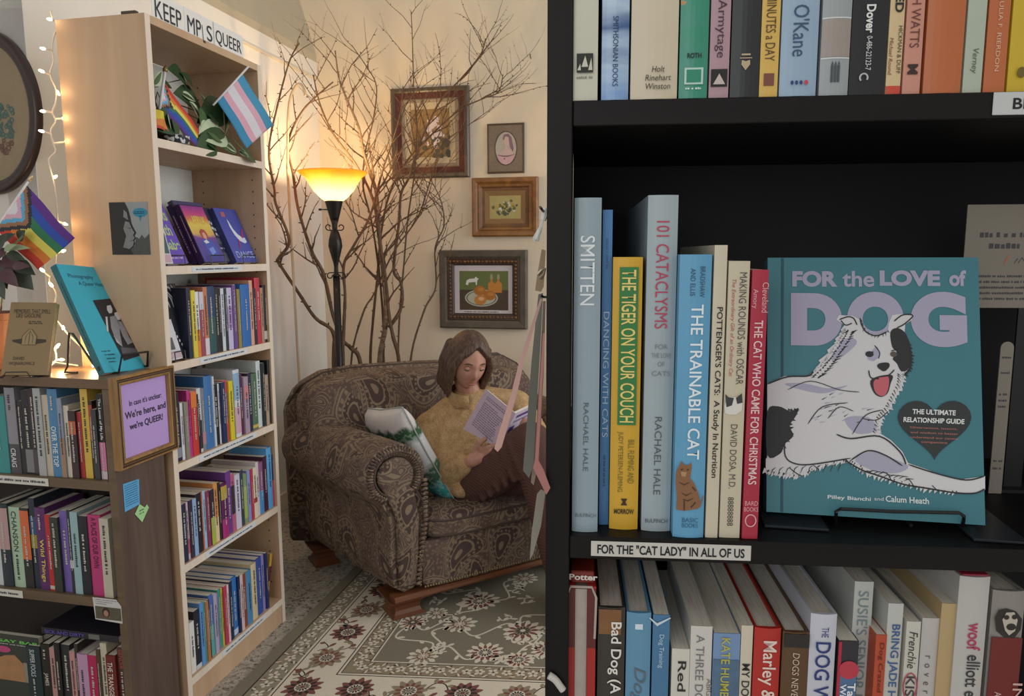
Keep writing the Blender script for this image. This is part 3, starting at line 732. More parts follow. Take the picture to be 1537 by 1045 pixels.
disc(bm, *C_(1509, 924), 0.0022, 0.0022, b + 0.0015, 0); disc(bm, *C_(1521, 923), 0.0022, 0.0022, b + 0.0015, 0); disc(bm, *C_(1516, 938), 0.004, 0.0032, b + 0.0015, 0)
obj('dog_portrait', bm, [mat('#2b2723', 0.6, var=0), mat('#b9b2a4', 0.6, var=0)], o)
spine_text(o, b, 'IN', Z(1050), Z(1022), 0.008, '#c9a79c', x=0.012, dy=0.0006); spine_text(o, b, 'A DOG', Z(1070), Z(1036), 0.006, '#c9a79c', x=-0.004, dy=0.0006)

# ================================================================ display book FOR the LOVE of DOG on its easel
bl = Vector((0.2396, 0.6550, DZ[3] + 0.0095))
ang = 101.0
DB = frame(bl, ang) @ RX(-13.8)
tl = hit(DB, 1156, 388); trr = hit(DB, 1468, 386)
BW, BH = 0.1868, 0.2446
bm = BM(); t = 0.003; th = 0.022
U_ = [(0, 0), (BW, 0), (BW, t), (t, t), (t, th - t), (BW, th - t), (BW, th), (0, th)]
loft(bm, [[(x, y, z) for x, y in U_] for z in (0, BH)])
TEAL = '#3a7a86'
dog = obj('book', bm, mat(TEAL, 0.5, var=0.03), None, DB)
tag(dog, 'large teal picture book with a white dog on its cover, facing out', 'book')
bm = BM(); box(bm, t + 0.0003, BW - 0.004, t + 0.0003, th - t - 0.0003, 0.003, BH - 0.003); obj('page_block', bm, mat('#d9d3c6', 0.8), dog)
bm = BM(); box(bm, 0.0125, 0.0150, -0.0003, 0.0004, 0.0005, BH - 0.0005); obj('hinge_groove', bm, mat('#1f525e', 0.6), dog)
L_ = lambda pts: [(q.x, q.z) for q in (hit(DB, px, py) for px, py in pts)]
lil = inkmat('#aaa6be')
def cov(s, xa, xb, ya, yb, m, zo=0.0006, **kw):
    (x0, z1), (x1, z0) = L_([(xa, ya), (xb, yb)])
    letters(s, x1 - x0, z1 - z0, m, dog, (x0 + x1) / 2, -zo, (z0 + z1) / 2, **kw)
cov('FOR', 1189, 1257, 407, 431, lil, bold=0.05); cov('the', 1264, 1312, 407, 431, lil, bold=0.022)
cov('LOVE', 1320, 1411, 406, 430, lil, bold=0.05); cov('of', 1424, 1450, 406, 430, lil, bold=0.04)
cov('D', 1187, 1264, 440, 520, lil, bold=0.075); cov('O', 1271, 1357, 438, 521, lil, bold=0.07); cov('G', 1366, 1452, 438, 522, lil, bold=0.07)
def catmull(pts, k=4, closed=False):
    P = [Vector((p[0], p[1])) for p in pts]; n = len(P); out = []
    for i in range(n if closed else n - 1):
        p0 = P[(i - 1) % n] if closed or i else P[0]; p1 = P[i]; p2 = P[(i + 1) % n]; p3 = P[(i + 2) % n] if closed or i + 2 < n else P[-1]
        for j in range(k):
            t = j / k
            q = 0.5 * ((2 * p1) + (p2 - p0) * t + (2 * p0 - 5 * p1 + 4 * p2 - p3) * t * t + (3 * p1 - p0 - 3 * p2 + p3) * t ** 3)
            out.append((q.x, q.y))
    if not closed: out.append((P[-1].x, P[-1].y))
    return out
# printed dog, traced: white body, black patches, grey shading, ink lines
c5 = lambda pts: L_([(1130 + x / 2.322, 370 + y / 2.322) for x, y in pts])
bm = BM()
body = [(50, 480), (110, 452), (190, 455), (205, 440), (235, 405), (228, 398), (262, 372), (258, 362), (290, 335), (286, 322), (312, 300), (305, 292), (318, 275), (290, 255), (300, 240), (345, 242), (372, 255), (383, 290), (400, 302), (440, 312), (470, 300), (472, 270), (485, 240), (512, 236), (560, 238), (552, 258), (530, 272), (528, 300), (545, 340), (553, 400), (540, 440), (520, 440), (526, 470), (505, 500), (510, 512), (480, 540), (478, 565), (455, 585), (440, 650), (480, 675), (520, 715), (540, 755), (600, 775), (660, 800), (720, 812), (770, 806), (808, 800), (808, 848), (760, 862), (700, 858), (640, 852), (590, 840), (520, 826), (470, 812), (400, 795), (360, 765), (330, 745), (260, 765), (200, 780), (165, 800), (150, 812), (130, 800), (90, 800), (44, 790), (45, 740), (50, 735)]
poly(bm, c5(body), 0.0009, 0)
sm = lambda q: c5(catmull(q, 4, True))
for q in ([(50, 575), (90, 558), (130, 575), (158, 563), (150, 590), (128, 625), (140, 660), (110, 690), (95, 722), (50, 728)],
          [(478, 300), (500, 285), (528, 300), (545, 340), (553, 400), (535, 432), (515, 435), (500, 408), (486, 392), (500, 370), (484, 350)]):
    poly(bm, sm(q), 0.0012, 1)
for q in ([(355, 745), (410, 715), (460, 730), (540, 765), (500, 790), (420, 782)], [(300, 335), (345, 320), (360, 340), (310, 385), (275, 400)], [(110, 480), (180, 478), (260, 495), (330, 485), (250, 512), (170, 500)], [(320, 600), (400, 595), (430, 640), (360, 652)], [(398, 388), (430, 350), (438, 380), (420, 400)]):
    poly(bm, sm(q), 0.00115, 2)
poly(bm, sm([(408, 470), (440, 452), (485, 450), (478, 480), (468, 512), (445, 525), (420, 510)]), 0.0014, 1)
poly(bm, sm([(420, 470), (448, 455), (470, 455), (472, 485), (462, 515), (445, 522), (424, 506)]), 0.0016, 3)
disc(bm, *c5([(405, 376)])[0], 0.0036, 0.0028, 0.0015, 1); disc(bm, *c5([(489, 376)])[0], 0.0030, 0.0026, 0.0015, 4)
poly(bm, sm([(432, 420), (440, 408), (470, 406), (474, 420), (455, 436)]), 0.0016, 1)
for pts, w in (([(50, 480), (120, 455), (190, 452), (210, 436)], 0.0011), ([(120, 500), (200, 470), (300, 500), (370, 508)], 0.0006), ([(190, 620), (240, 560), (330, 545)], 0.0007), ([(260, 600), (300, 560), (350, 575)], 0.0006), ([(290, 655), (340, 670), (440, 662), (510, 715), (532, 760)], 0.0011), ([(340, 745), (400, 712), (460, 728), (520, 765)], 0.0010), ([(110, 680), (112, 730), (140, 755), (200, 760), (340, 738)], 0.0010), ([(320, 745), (380, 780), (440, 800), (520, 828), (600, 842), (700, 858), (770, 860), (806, 845)], 0.0011), ([(540, 760), (640, 792), (740, 814), (806, 800)], 0.0010),
        ([(345, 655), (390, 590), (450, 570)], 0.0007), ([(380, 600), (430, 605), (470, 575)], 0.0006), ([(402, 432), (410, 458), (440, 462)], 0.0009), ([(440, 455), (470, 450), (492, 430)], 0.0009), ([(300, 256), (330, 246), (350, 252), (362, 275)], 0.0009), ([(305, 258), (322, 275), (345, 268)], 0.0008), ([(372, 250), (378, 275), (395, 300), (430, 312), (465, 298)], 0.0009), ([(490, 262), (520, 240), (556, 242), (528, 270), (500, 285)], 0.0009),
        ([(422, 345), (440, 370), (436, 392)], 0.0007), ([(480, 365), (500, 360)], 0.0007), ([(392, 370), (420, 368)], 0.0007), ([(170, 800), (150, 790), (125, 770)], 0.0007), ([(230, 780), (210, 762)], 0.0006), ([(480, 815), (470, 795), (450, 785)], 0.0006), ([(560, 838), (545, 815), (530, 808)], 0.0006), ([(640, 850), (622, 832)], 0.0006)):
    stroke(bm, c5(catmull(pts, 5)), w * 1.25, 0.0016, 1)
random.seed(3)
def tuft(x, y, dx, dy, mi, wd=7):
    nx, ny = -dy, dx; l = math.hypot(dx, dy); nx, ny = nx / l * wd, ny / l * wd
    poly(bm, c5([(x + nx, y + ny), (x - nx, y - ny), (x + dx, y + dy)]), 0.00125 if mi == 0 else 0.0014, mi)
edge = catmull([(200, 445), (240, 405), (270, 365), (300, 320), (318, 285)], 5)
for k, (x, y) in enumerate(edge):
    tuft(x + 8, y + 4, random.uniform(-26, -14), random.uniform(4, 12), 0, 9)
    tuft(x + 14, y + 8, random.uniform(-16, -6), random.uniform(2, 9), 1, 3.2); tuft(x + 26, y + 14, random.uniform(10, 26), random.uniform(-14, -4), 1, 3)
for x, y in catmull([(46, 785), (100, 795), (160, 800), (220, 775), (300, 752), (350, 755), (400, 792), (470, 812), (540, 832), (620, 850), (700, 858)], 5):
    tuft(x, y - 8, random.uniform(-14, -2), random.uniform(14, 24), 0, 9)
    if random.random() < 0.75: tuft(x + random.uniform(-6, 10), y - 6, random.uniform(-8, 2), random.uniform(6, 14), 1, 2.4)
for x, y in catmull([(525, 440), (522, 475), (500, 520), (478, 560), (452, 590), (440, 640)], 4):
    tuft(x - 8, y, random.uniform(8, 20), random.uniform(6, 18), 0, 8); tuft(x - 22, y + 4, random.uniform(6, 16), random.uniform(8, 18), 1, 2)
for x, y in catmull([(545, 330), (556, 380), (552, 420), (535, 445)], 4): tuft(x - 8, y, random.uniform(8, 16), random.uniform(2, 12), 1, 6)
for x, y in catmull([(128, 570), (155, 572), (135, 620), (132, 660), (100, 705)], 3): tuft(x - 6, y, random.uniform(8, 18), random.uniform(-4, 12), 1, 5)
for x, y in catmull([(375, 262), (400, 305), (440, 316), (468, 300)], 3): tuft(x, y - 6, random.uniform(-10, 10), random.uniform(8, 16), 1, 2)
for k in range(26):
    x, y = random.uniform(190, 430), random.uniform(510, 650); tuft(x, y, random.uniform(14, 30), random.uniform(-12, -2), random.choice((1, 2)), 1.6)
for k in range(0):
    f = k / 15; x = 215 + 105 * f; y = 432 - 150 * f
    stroke(bm, c5([(x, y + 4), (x + 22, y - 2), (x + 42, y - 12)]), 0.0016, 0.0016, 1)
for k in range(22):
    f = k / 21; x = 380 + 380 * f; y = 775 + 75 * f + random.uniform(-4, 4)
    if k < 9: stroke(bm, c5([(x, y + 12), (x + 16, y + 4), (x + 34, y + 6)]), 0.0009, 0.0016, 1)
for k in range(10):
    x = 60 + k * 26; y = 770 - k * 1.5
    stroke(bm, c5([(x, y + 28), (x + 8, y + 8), (x + 20, y)]), 0.0008, 0.0016, 1)
obj('dog_print', bm, [mat('#d3d3d6', 0.6, var=0), mat('#25282a', 0.6, var=0), mat('#a9a8bd', 0.6, var=0), mat('#c4636e', 0.6, var=0), mat('#57504a', 0.6, var=0)], dog)
hp = []
for k in range(40):
    a = 2 * math.pi * k / 40
    hx = 16 * math.sin(a) ** 3; hy = 13 * math.cos(a) - 5 * math.cos(2 * a) - 2 * math.cos(3 * a) - math.cos(4 * a)
    hp.append((632 + hx * 8.0, 630 - hy * 7.2 - 18 + 12))
bm = BM(); poly(bm, c5(hp), 0.0010); hh = obj('heart_badge', bm, mat('#2c3233', 0.6, var=0), dog)
cov('THE ULTIMATE', 1369, 1434, 614, 624, inkmat('#dfe2e2'), 0.0014, bold=0.03, shear=0.1); cov('RELATIONSHIP GUIDE', 1355, 1447, 626, 637, inkmat('#dfe2e2'), 0.0014, bold=0.03, shear=0.1)
pk_ = inkmat('#c47a72')
for k, (s, xa, xb) in enumerate((('Observations, lessons,', 1365, 1436), ('and wisdom to better', 1366, 1437), ('understand our canine', 1366, 1437), ('companions', 1382, 1421))):
    cov(s, xa, xb, 640 + k * 7.2, 646 + k * 7.2, pk_, 0.0014)
wt = inkmat('#dde6e8')
cov('Pilley Bianchi', 1242, 1307, 743, 754, wt, bold=0.02); cov('and', 1312, 1326, 746, 752, wt); cov('Calum Heath', 1329, 1394, 744, 757, wt, bold=0.02)
# wire easel
BLKM = mat('#15161a', 0.35, var=0)
es = empty('book_easel', frame(bl, ang))
tag(es, 'black metal easel holding the teal dog book', 'easel')
Ei = es.matrix_world.inverted()
bm = BM()
lip = []
for px, py, y in ((1255, 789, 0.002), (1255, 768, -0.010), (1262, 764, -0.011), (1340, 768, -0.011), (1440, 770, -0.011), (1447, 775, -0.010), (1445, 790, 0.002)):
    q = hit(es.matrix_world, px, py, 1, y); lip.append(q)
tube(bm, lip, 0.0016, 8); obj('front_lip', bm, BLKM, es)
bm = BM(); zf = DZ[3] - bl.z + 0.0006
for xa, xb in ((-0.004, 0.052), (BW - 0.016, BW + 0.028)):
    box(bm, xa, xb, -0.018, 0.10, zf, zf + 0.0022, 0.0004)
box(bm, 0.052, BW - 0.016, 0.055, 0.075, zf, zf + 0.0022)
obj('base_plate', bm, mat('#2b3036', 0.3, 0.2, var=0), es)
bm = BM()
for xa in (0.062, 0.126):
    lean = math.tan(rad(13.8))
    tube(bm, [(xa, 0.0, -0.0045), (xa, 0.026, -0.004), (xa, 0.030, 0.0), (xa, 0.030 + 0.16 * lean, 0.16), (xa, 0.095, zf + 0.004)], 0.0016, 8)
obj('support_wire', bm, BLKM, es)
# two white cards standing deeper on that shelf
def card(name, px0, px1, y0, y1, Y, label, round_top=False):
    a = hit(DC, px0, y1, 1, Y); c = hit(DC, px1, y0, 1, Y)
    w = c.x - a.x; h = c.z - a.z
    bm = BM()
    P = [(0, 0), (w, 0), (w, h), (0, h)]
    if round_top: P = [(0, 0), (w, 0)] + [(w / 2 + w / 2 * math.cos(t), h - w / 2 + w / 2 * math.sin(t)) for t in [k * math.pi / 12 for k in range(13)]]
    loft(bm, [[(x, y, z) for x, z in P] for y in (0, 0.0012)])
    o = obj(name, bm, mat('#8a8378', 0.7, var=0.02), None, DC @ T(a.x, Y, a.z))
    return o, w, h
o, w, h = card('card', 1441, 1620, 306, 462, 0.165, '')
tag(o, 'grey-white printed card standing high at the back of the middle shelf', 'card')
tx = inkmat('#4a464c')
letters("I'm moment lets pet a", w * 0.62, 0.007, tx, o, w * 0.47, -0.0006, h * 0.72) if False else None
for k, (u0, u1, v, hh) in enumerate(((0.13, 0.9, 0.71, 0.008), (0.22, 0.50, 0.605, 0.009))):
    scribble(o, tx, w * (u0 + u1) / 2, -0.0004, h * v, w * (u1 - u0), hh, FRONT)
for k in range(5): scribble(o, tx, w * 0.5, -0.0004, h * (0.31 - k * 0.055), w * 0.9, 0.0036, FRONT)
bm = BM(); stroke(bm, [(w * 0.37, h * 0.42), (w * 0.39, h * 0.47), (w * 0.41, h * 0.52)], 0.002, 0.0004); obj('red_mark', bm, inkmat('#b8704a'), o)
bm = BM(); stroke(bm, [(w * 0.46, h * 0.43), (w * 0.49, h * 0.48), (w * 0.50, h * 0.44), (w * 0.53, h * 0.49), (w * 0.57, h * 0.43)], 0.0012, 0.0004); obj('pen_mark', bm, tx, o)
zc = (DC.inverted() @ o.matrix_basis.translation).z
bm = BM(); box(bm, w * 0.55, w * 0.72, 0.0014, 0.004, -(zc - DZ[3]) + 0.0014, h * 0.5); box(bm, w * 0.45, w * 0.82, -0.012, 0.05, -(zc - DZ[3]) + 0.0002, -(zc - DZ[3]) + 0.0035)
obj('card_stand', bm, mat('#1a1a1e', 0.5), o)
o, w, h = card('card', 1480, 1519, 558, 783, 0.15, '', True)
tag(o, 'narrow round-topped white card behind the teal dog book', 'card')
o.matrix_basis = DC @ T((DC.inverted() @ o.matrix_basis.translation).x, 0.15, DZ[3] + 0.0005) 
for v in (0.90, 0.80, 0.66, 0.62, 0.58, 0.22, 0.17): scribble(o, tx, w * 0.5, -0.0004, h * v, w * 0.7, 0.0036, FRONT)
# ================================================================ rows of books on the pale bookcase
def row(M, z, sb, x_start, items, where, group, depth=(0.15, 0.2), ink=('#b9b5ac', '#3a3a40'), lean=0.0):
    """items: (right edge px at the foot, top px, colour, colour words, bands, lettering)"""
    xl = solve_x(M, x_start, sb, z); n = len(items); out = []
    for k, it in enumerate(items):
        xr_px, yt, col, words_ = it[:4]
        bands = it[4] if len(it) > 4 else []
        title = it[5] if len(it) > 5 else None
        label = it[6] if len(it) > 6 else None
        xr = solve_x(M, xr_px, sb, z); w = xr - xl
        s = sb + random.uniform(-0.003, 0.006)
        h = solve_z(M, yt, (xl + xr) / 2, s) - z - 0.0003
        if not label:
            sh = lambda q: ' '.join(q.replace(' book', '').replace(' paperback', '').split()[:2])
            pv = sh(items[k - 1][3]) if k else None; nx = sh(items[k + 1][3]) if k < n - 1 else None
            nb = ('between %s and %s' % (pv, nx)) if pv and nx else (('left end, beside %s' % nx) if nx else 'right end, beside %s' % pv)
            label = '%s, %s, %s' % (words_, where, nb)
        o, b = make_book(M @ T((xl + xr) / 2, s, z + 0.0003), w - 0.0003, random.uniform(*depth), h, col, label, group, hard=(w > 0.03), bands=bands)
        if title:
            t, f0, f1, tc_ = title
            if len(t) > 0:
                letters(t, h * (f1 - f0), min(w * 0.55, 0.016), inkmat(tc_), o, 0, -b - 0.0009, h * (f0 + f1) / 2, DOWN, bold=0.01)
        lum = sum(lin(col)[:3])
        if not (title and title[0] and (title[2] - title[1]) > 0.6):
            f0 = random.uniform(0.22, 0.34); f1 = random.uniform(0.72, 0.93)
            if title and title[0]: f0, f1 = (0.72, 0.92) if title[2] < 0.75 else (0.08, title[1] - 0.04)
            scribble(o, inkmat(ink[0] if lum < 0.75 else ink[1]), 0, -b - 0.0011, h * (f0 + f1) / 2, h * (f1 - f0), min(w * 0.42, 0.011))
        out.append(o); xl = xr
    return out
PB = "pale bookcase's %s shelf"
def prow(i, nm, start, items, **kw):
    return row(TC, TZ[i], 0.01, start, items, PB % nm, 'books in a row on the %s shelf of the pale bookcase' % nm, **kw)
random.seed(11)
prow(3, 'third', 285.5, [
    (291, 432, '#262d44', 'navy book'), (297, 436, '#d8c84a', 'yellow book'),
    (303, 438, '#dfe3ea', 'white-topped orange book', [(0.0, 0.42, '#d98a3c')]), (309, 438, '#9c4a5e', 'rose book', [(0.72, 1.0, '#c9ccd8')]),
    (315, 431, '#c07a5c', 'coral book', [(0.0, 0.25, '#d8cfd8')]), (328, 430, '#27466e', 'thick blue book', [(0.02, 0.55, '#2e5a5c')]),
    (333.5, 434, '#2a2b33', 'black book with white title'), (337, 433, '#1f2026', 'thin black book'), (341.5, 433, '#cfd6e2', 'pale blue-white book'),
    (345, 433, '#30363c', 'charcoal book'), (352, 432, '#c4bfe0', 'lavender book', [(0.35, 0.7, '#a98fc4')]), (357, 428, '#6d4f8c', 'violet book'),
    (359, 427, '#e2d0dc', 'thin pink-white book'), (363.5, 434, '#96884a', 'olive book'), (377, 427, '#2f6cb4', 'bright blue book'), (382, 421, '#d8a48c', 'peach book'),
    (386.5, 433, '#3a2c3c', 'plum book'), (394, 417, '#c0384c', 'tall red book'), (398, 432, '#b08a70', 'tan book'), (405, 428, '#272229', 'thick black book', [(0.05, 0.2, '#b8b4b4')])])
prow(2, 'fourth', 267.5, [
    (276, 590, '#232838', 'navy paperback', [(0.05, 0.2, '#8a90a0')]), (280, 605, '#dadbe0', 'white book'), (285.5, 604, '#8c8478', 'grey-brown book'), (290.5, 586, '#b83a84', 'magenta book'),
    (299, 588, '#c83c38', 'red book', [(0.75, 1.0, '#d87a3c')]), (302.5, 592, '#26242a', 'thin black book'), (308, 583, '#d0d2d6', 'white and black book', [(0.05, 0.5, '#33363e')]),
    (313, 583, '#7c8494', 'grey-blue book', [(0.1, 0.3, '#b88494')]), (324, 564.5, '#3d74b0', 'broad blue book'), (326.5, 565, '#c8d4e0', 'slim pale book'), (333, 577, '#20232f', 'black book with white letters'),
    (335.5, 576, '#d8d8e0', 'thin white book'), (341, 574, '#27335c', 'navy book', []), (346.5, 571, '#c4505c', 'red-pink book', [(0.35, 0.8, '#8c5a8c')]), (352.5, 572, '#d8c830', 'yellow book with black dots'),
    (355.5, 580, '#808868', 'sage book'), (364.5, 555, '#d0d6e0', 'tall white book', [(0.55, 0.95, '#8cb0d0'), (0.05, 0.45, '#d0a8bc')]), (369, 562, '#5a2c48', 'plum book'), (375.5, 566, '#a894ac', 'mauve book', [(0.6, 0.85, '#c8888c')]),
    (381, 560, '#2c3048', 'dark indigo book'), (390, 561, '#56725c', 'green book', [(0.03, 0.09, '#c8b050')]), (396, 542, '#cdd8d8', 'tall pale grey book'), (400, 545, '#2c3036', 'charcoal book'),
    (404.5, 563, '#b09a84', 'short tan book'), (412, 540, '#1f2228', 'tall black book')])
prow(1, 'fifth', 268.5, [
    (276, 757, '#b4d4d8', 'pale cyan book'), (283.5, 757, '#26304a', 'navy book'), (288, 754, '#d4b4c0', 'pink-white book', [(0.1, 0.35, '#b86070')]), (293, 751, '#343044', 'dark violet book'),
    (298.5, 749, '#94b0d8', 'sky blue book'), (307, 741, '#28242c', 'black book with pale letters'), (310, 738, '#c0603c', 'thin orange-red book'), (314, 737, '#9cc0dc', 'light blue book'),
    (319, 737, '#8c3858', 'wine-red book'), (325, 735, '#34303c', 'dark book with lime foot', [(0.0, 0.5, '#a8b84c')]), (331, 725, '#d89458', 'orange book', [(0.0, 0.42, '#e0c8a0')]), (334, 724, '#302c28', 'thin brown-black book'),
    (343, 725, '#5c1c54', 'dark magenta book', [(0.7, 0.95, '#b8a040'), (0.0, 0.35, '#a83078')]), (350.5, 708, '#70408c', 'broad purple book'), (355.5, 712, '#b8607c', 'pink book', [(0.3, 0.8, '#40343c')]), (363, 712, '#ccc8dc', 'lavender white book'),
    (368, 706, '#3c4450', 'slate book'), (374, 712, '#84986c', 'green-grey book', [(0.1, 0.75, '#a0b858')]), (378.5, 706, '#8c94c8', 'lilac blue book'), (382, 704, '#b83c50', 'crimson book'), (387, 702, '#dcd0b8', 'cream book', [(0.3, 0.4, '#b84848')]),
    (391, 694, '#cfc6c8', 'pale pages book'), (398, 694, '#8c5c84', 'mauve book with blue foot', [(0.0, 0.45, '#4c8cc4')]), (403.5, 685, '#48243c', 'tall maroon book'), (410.5, 672, '#5ca4dc', 'tallest bright blue book'), (416, 681, '#2c3c5c', 'navy and red book', [(0.0, 0.5, '#b84458')])])
prow(0, 'bottom', 282.5, [
    (289, 940, '#c8c4b8', 'ivory book'), (296, 934, '#e0dedc', 'white book'), (304, 916, '#202430', 'black book with white foot', [(0.0, 0.08, '#c8ccd0')]), (309, 905, '#5c94d4', 'blue book'),
    (312.5, 904, '#4c8c7c', 'jade book'), (316.5, 903, '#b4744c', 'rust-orange book'), (319, 900, '#38303c', 'thin dark book'), (324.5, 893, '#4c6cb0', 'cobalt book', [(0.0, 0.5, '#58a8a0')]),
    (329, 892, '#aca8c4', 'lilac grey book'), (332.5, 891, '#9c6cac', 'purple book'), (337, 885, '#3c9484', 'teal green book'), (339.5, 883, '#c8b44c', 'slim yellow book'),
    (344, 880, '#b83c58', 'crimson book'), (347, 878, '#dcc4cc', 'pink-white book'), (351.5, 873, '#242c48', 'navy book'), (360, 867, '#3474bc', 'broad blue book', [(0.02, 0.12, '#c0d0e4')]),
    (363, 865, '#242c54', 'dark indigo book'), (367, 863, '#d4bcc0', 'pale pink book'), (373, 862, '#8c4834', 'rust brown book'), (381, 857, '#4c88b4', 'steel blue book'),
    (388.5, 846, '#d0c098', 'cream book'), (397, 838, '#38509c', 'large royal blue book'), (401, 833, '#8c84b8', 'lilac book'), (404, 830, '#2c3464', 'thin navy book')], depth=(0.19, 0.22))
# yellow book leaning against the right panel of the bottom shelf
xb = TW - 0.0215
q = make_book(TC @ T(xb - 0.062, 0.03, TZ[0] + 0.0012) @ RY(14.5) @ T(0.009, 0, 0), 0.016, 0.15, 0.185, '#c8a048', 'yellow and maroon book leaning against the right panel of the pale bookcase\'s bottom shelf', bands=[(0.45, 0.75, '#5a2430')])
scribble(q[0], inkmat('#4a3418'), 0, -0.0016, 0.05, 0.06, 0.006)

# ---------------------------------------------------------------- face-out books on wire easels, second shelf
def easel(M, w, h, lean, label, mtl=None, lip=0.03):
    """M: frame whose x runs along the foot of the book, y points behind the cover; shelf at z = 0"""
    mtl = mtl or BLKM
    e = empty('book_easel', M); tag(e, label, 'easel')
    tn = math.tan(rad(lean)); r = 0.0016
    for x in (w * 0.2, w * 0.8):
        bm = BM()
        tube(bm, [(x, -0.019, 0.030), (x, -0.021, 0.004), (x, -0.017, r), (x, 0.03, r), (x, 0.034 + 0.012, 0.014), (x, 0.046 + h * 0.62 * tn, h * 0.62), (x, 0.055 + h * 0.62 * tn, h * 0.60), (x, 0.08, r)], r, 8)
        obj('side_wire', bm, mtl, e)
    bm = BM(); tube(bm, [(w * 0.2, -0.019, 0.030), (w * 0.8, -0.019, 0.030)], r, 8); obj('front_lip', bm, mtl, e)
    bm = BM(); tube(bm, [(w * 0.2, 0.046 + h * 0.5 * tn, h * 0.5), (w * 0.8, 0.046 + h * 0.5 * tn, h * 0.5)], r, 8); obj('cross_wire', bm, mtl, e)
    return e
def face_book(M, w, h, th, lean, cover, label, spine=None, group=None):
    """book standing face out: cover in the xz plane at y = 0, leaning back"""
    Mb = M @ T(0, -0.012, 0.0065) @ RX(-lean)
    t = 0.0015
    bm = BM()
    U_ = [(0, 0), (w, 0), (w, t), (t, t), (t, th - t), (w, th - t), (w, th), (0, th)]
    loft(bm, [[(x, y, z) for x, y in U_] for z in (0, h)])
    o = obj('book', bm, cover if not isinstance(cover, str) else mat(cover, 0.45, var=0.04), None, Mb); tag(o, label, 'book', group)
    bm = BM(); box(bm, t + 0.0003, w - 0.002, t + 0.0003, th - t - 0.0003, 0.0015, h - 0.0015); obj('page_block', bm, pages_mat(), o)
    if spine:
        bm = BM(); box(bm, -0.0005, -0.0001, 0.0006, th - 0.0006, 0.001, h - 0.001); obj('spine_band', bm, mat(spine, 0.45), o)
    return o
def rect(o, x0, x1, z0, z1, c, name='cover_print', d=0.0006, ell=False):
    bm = BM()
    if ell: disc(bm, (x0 + x1) / 2, (z0 + z1) / 2, (x1 - x0) / 2, (z1 - z0) / 2, d)
    else: quad(bm, [(x0, -d, z0), (x1, -d, z0), (x1, -d, z1), (x0, -d, z1)])
    return obj(name, bm, mat(c, 0.5, var=0) if isinstance(c, str) else c, o)
Z2 = TZ[4]
def disp(px_left, px_right, ybase=0.065):
    xa = solve_x(TC, px_left, ybase, Z2); xb_ = solve_x(TC, px_right, ybase, Z2)
    return TC @ T(xa, ybase, Z2 + 0.0004), xb_ - xa
LEAN = 24
def zheight(M, px, py, lean):
    q = hit(M @ T(0, -0.012, 0.0065) @ RX(-lean), px, py); return q.z
M_, w = disp(252, 284)
w = 0.135; M_ = TC @ T(solve_x(TC, 283.5, 0.03, Z2) - w, 0.042, Z2 + 0.0004)
o = face_book(M_, w, 0.222, 0.02, LEAN, '#6a52bc', 'violet book with lime and turquoise lettering at the left of the display shelf')
g = NT('violet_gradient_letters'); zz = g.sep(g.tc.outputs['Object'])[1]
limeg = g.done(g.ramp(g.math('ADD', g.math('MULTIPLY', zz, 9.0), 0.5), [(0.0, '#c9c860'), (1.0, '#7fb6c0')]), 0.5)
letters('Girls', 0.066, 0.040, limeg, o, w * 0.70, -0.0006, 0.158, bold=0.03); letters('with', 0.062, 0.036, limeg, o, w * 0.66, -0.0006, 0.108, bold=0.03); letters('Babe', 0.066, 0.034, limeg, o, w * 0.72, -0.0006, 0.060, bold=0.03)
scribble(o, inkmat('#d8c8ec'), w * 0.5, -0.0006, 0.018, 0.10, 0.009, FRONT)
easel(M_, w, 0.205, LEAN, 'black wire easel under the violet book with lime lettering')
Mb_ = TC @ T(0.022, 0.020, Z2 + 0.0004)
o = face_book(Mb_, 0.042, 0.10, 0.006, 14, '#c8ccd4', 'small pale booklet in front of the violet book with lime lettering')
rect(o, 0.004, 0.038, 0.03, 0.09, '#46606c'); rect(o, 0.004, 0.038, 0.004, 0.026, '#c8a4b4')
# dark stack: two copies, spines to the left
XS = solve_x(TC, 307.5, 0.03, Z2); M_ = TC @ T(XS, 0.042, Z2 + 0.0004)
o = face_book(M_, 0.118, 0.2, 0.022, LEAN, '#2c2444', 'pink and yellow comic with a figure in blue, front copy on the display shelf', spine='#3c2460')
g = NT('sunset_print'); zz = g.sep(g.tc.outputs['Object'])[2]; n = g.noise(g.tc.outputs['Object'], 30, 2)
sun = g.done(g.ramp(g.math('ADD', g.math('MULTIPLY', zz, 5.0), g.math('MULTIPLY', g.math('SUBTRACT', n, 0.5), 0.12)), [(0.0, '#4a4c9c'), (0.35, '#5a4c9c'), (0.45, '#7c4a94'), (0.50, '#d8b060'), (0.66, '#e0c860'), (0.74, '#d87c58'), (0.84, '#c84c84'), (1.0, '#8c3c94')]), 0.45)
rect(o, 0.003, 0.116, 0.003, 0.197, sun)
letters('ARRIVAL', 0.07, 0.028, inkmat('#e8d060'), o, 0.066, -0.0011, 0.148, bold=0.03); letters('STORY', 0.06, 0.02, inkmat('#e0b850'), o, 0.066, -0.0011, 0.122, bold=0.03) if False else None
bm = BM(); poly(bm, [(0.045, 0.085), (0.040, 0.105), (0.055, 0.118), (0.072, 0.114), (0.078, 0.098), (0.072, 0.082)], 0.0010, 0); poly(bm, [(0.050, 0.086), (0.052, 0.102), (0.064, 0.106), (0.069, 0.092), (0.062, 0.080)], 0.0013, 1)
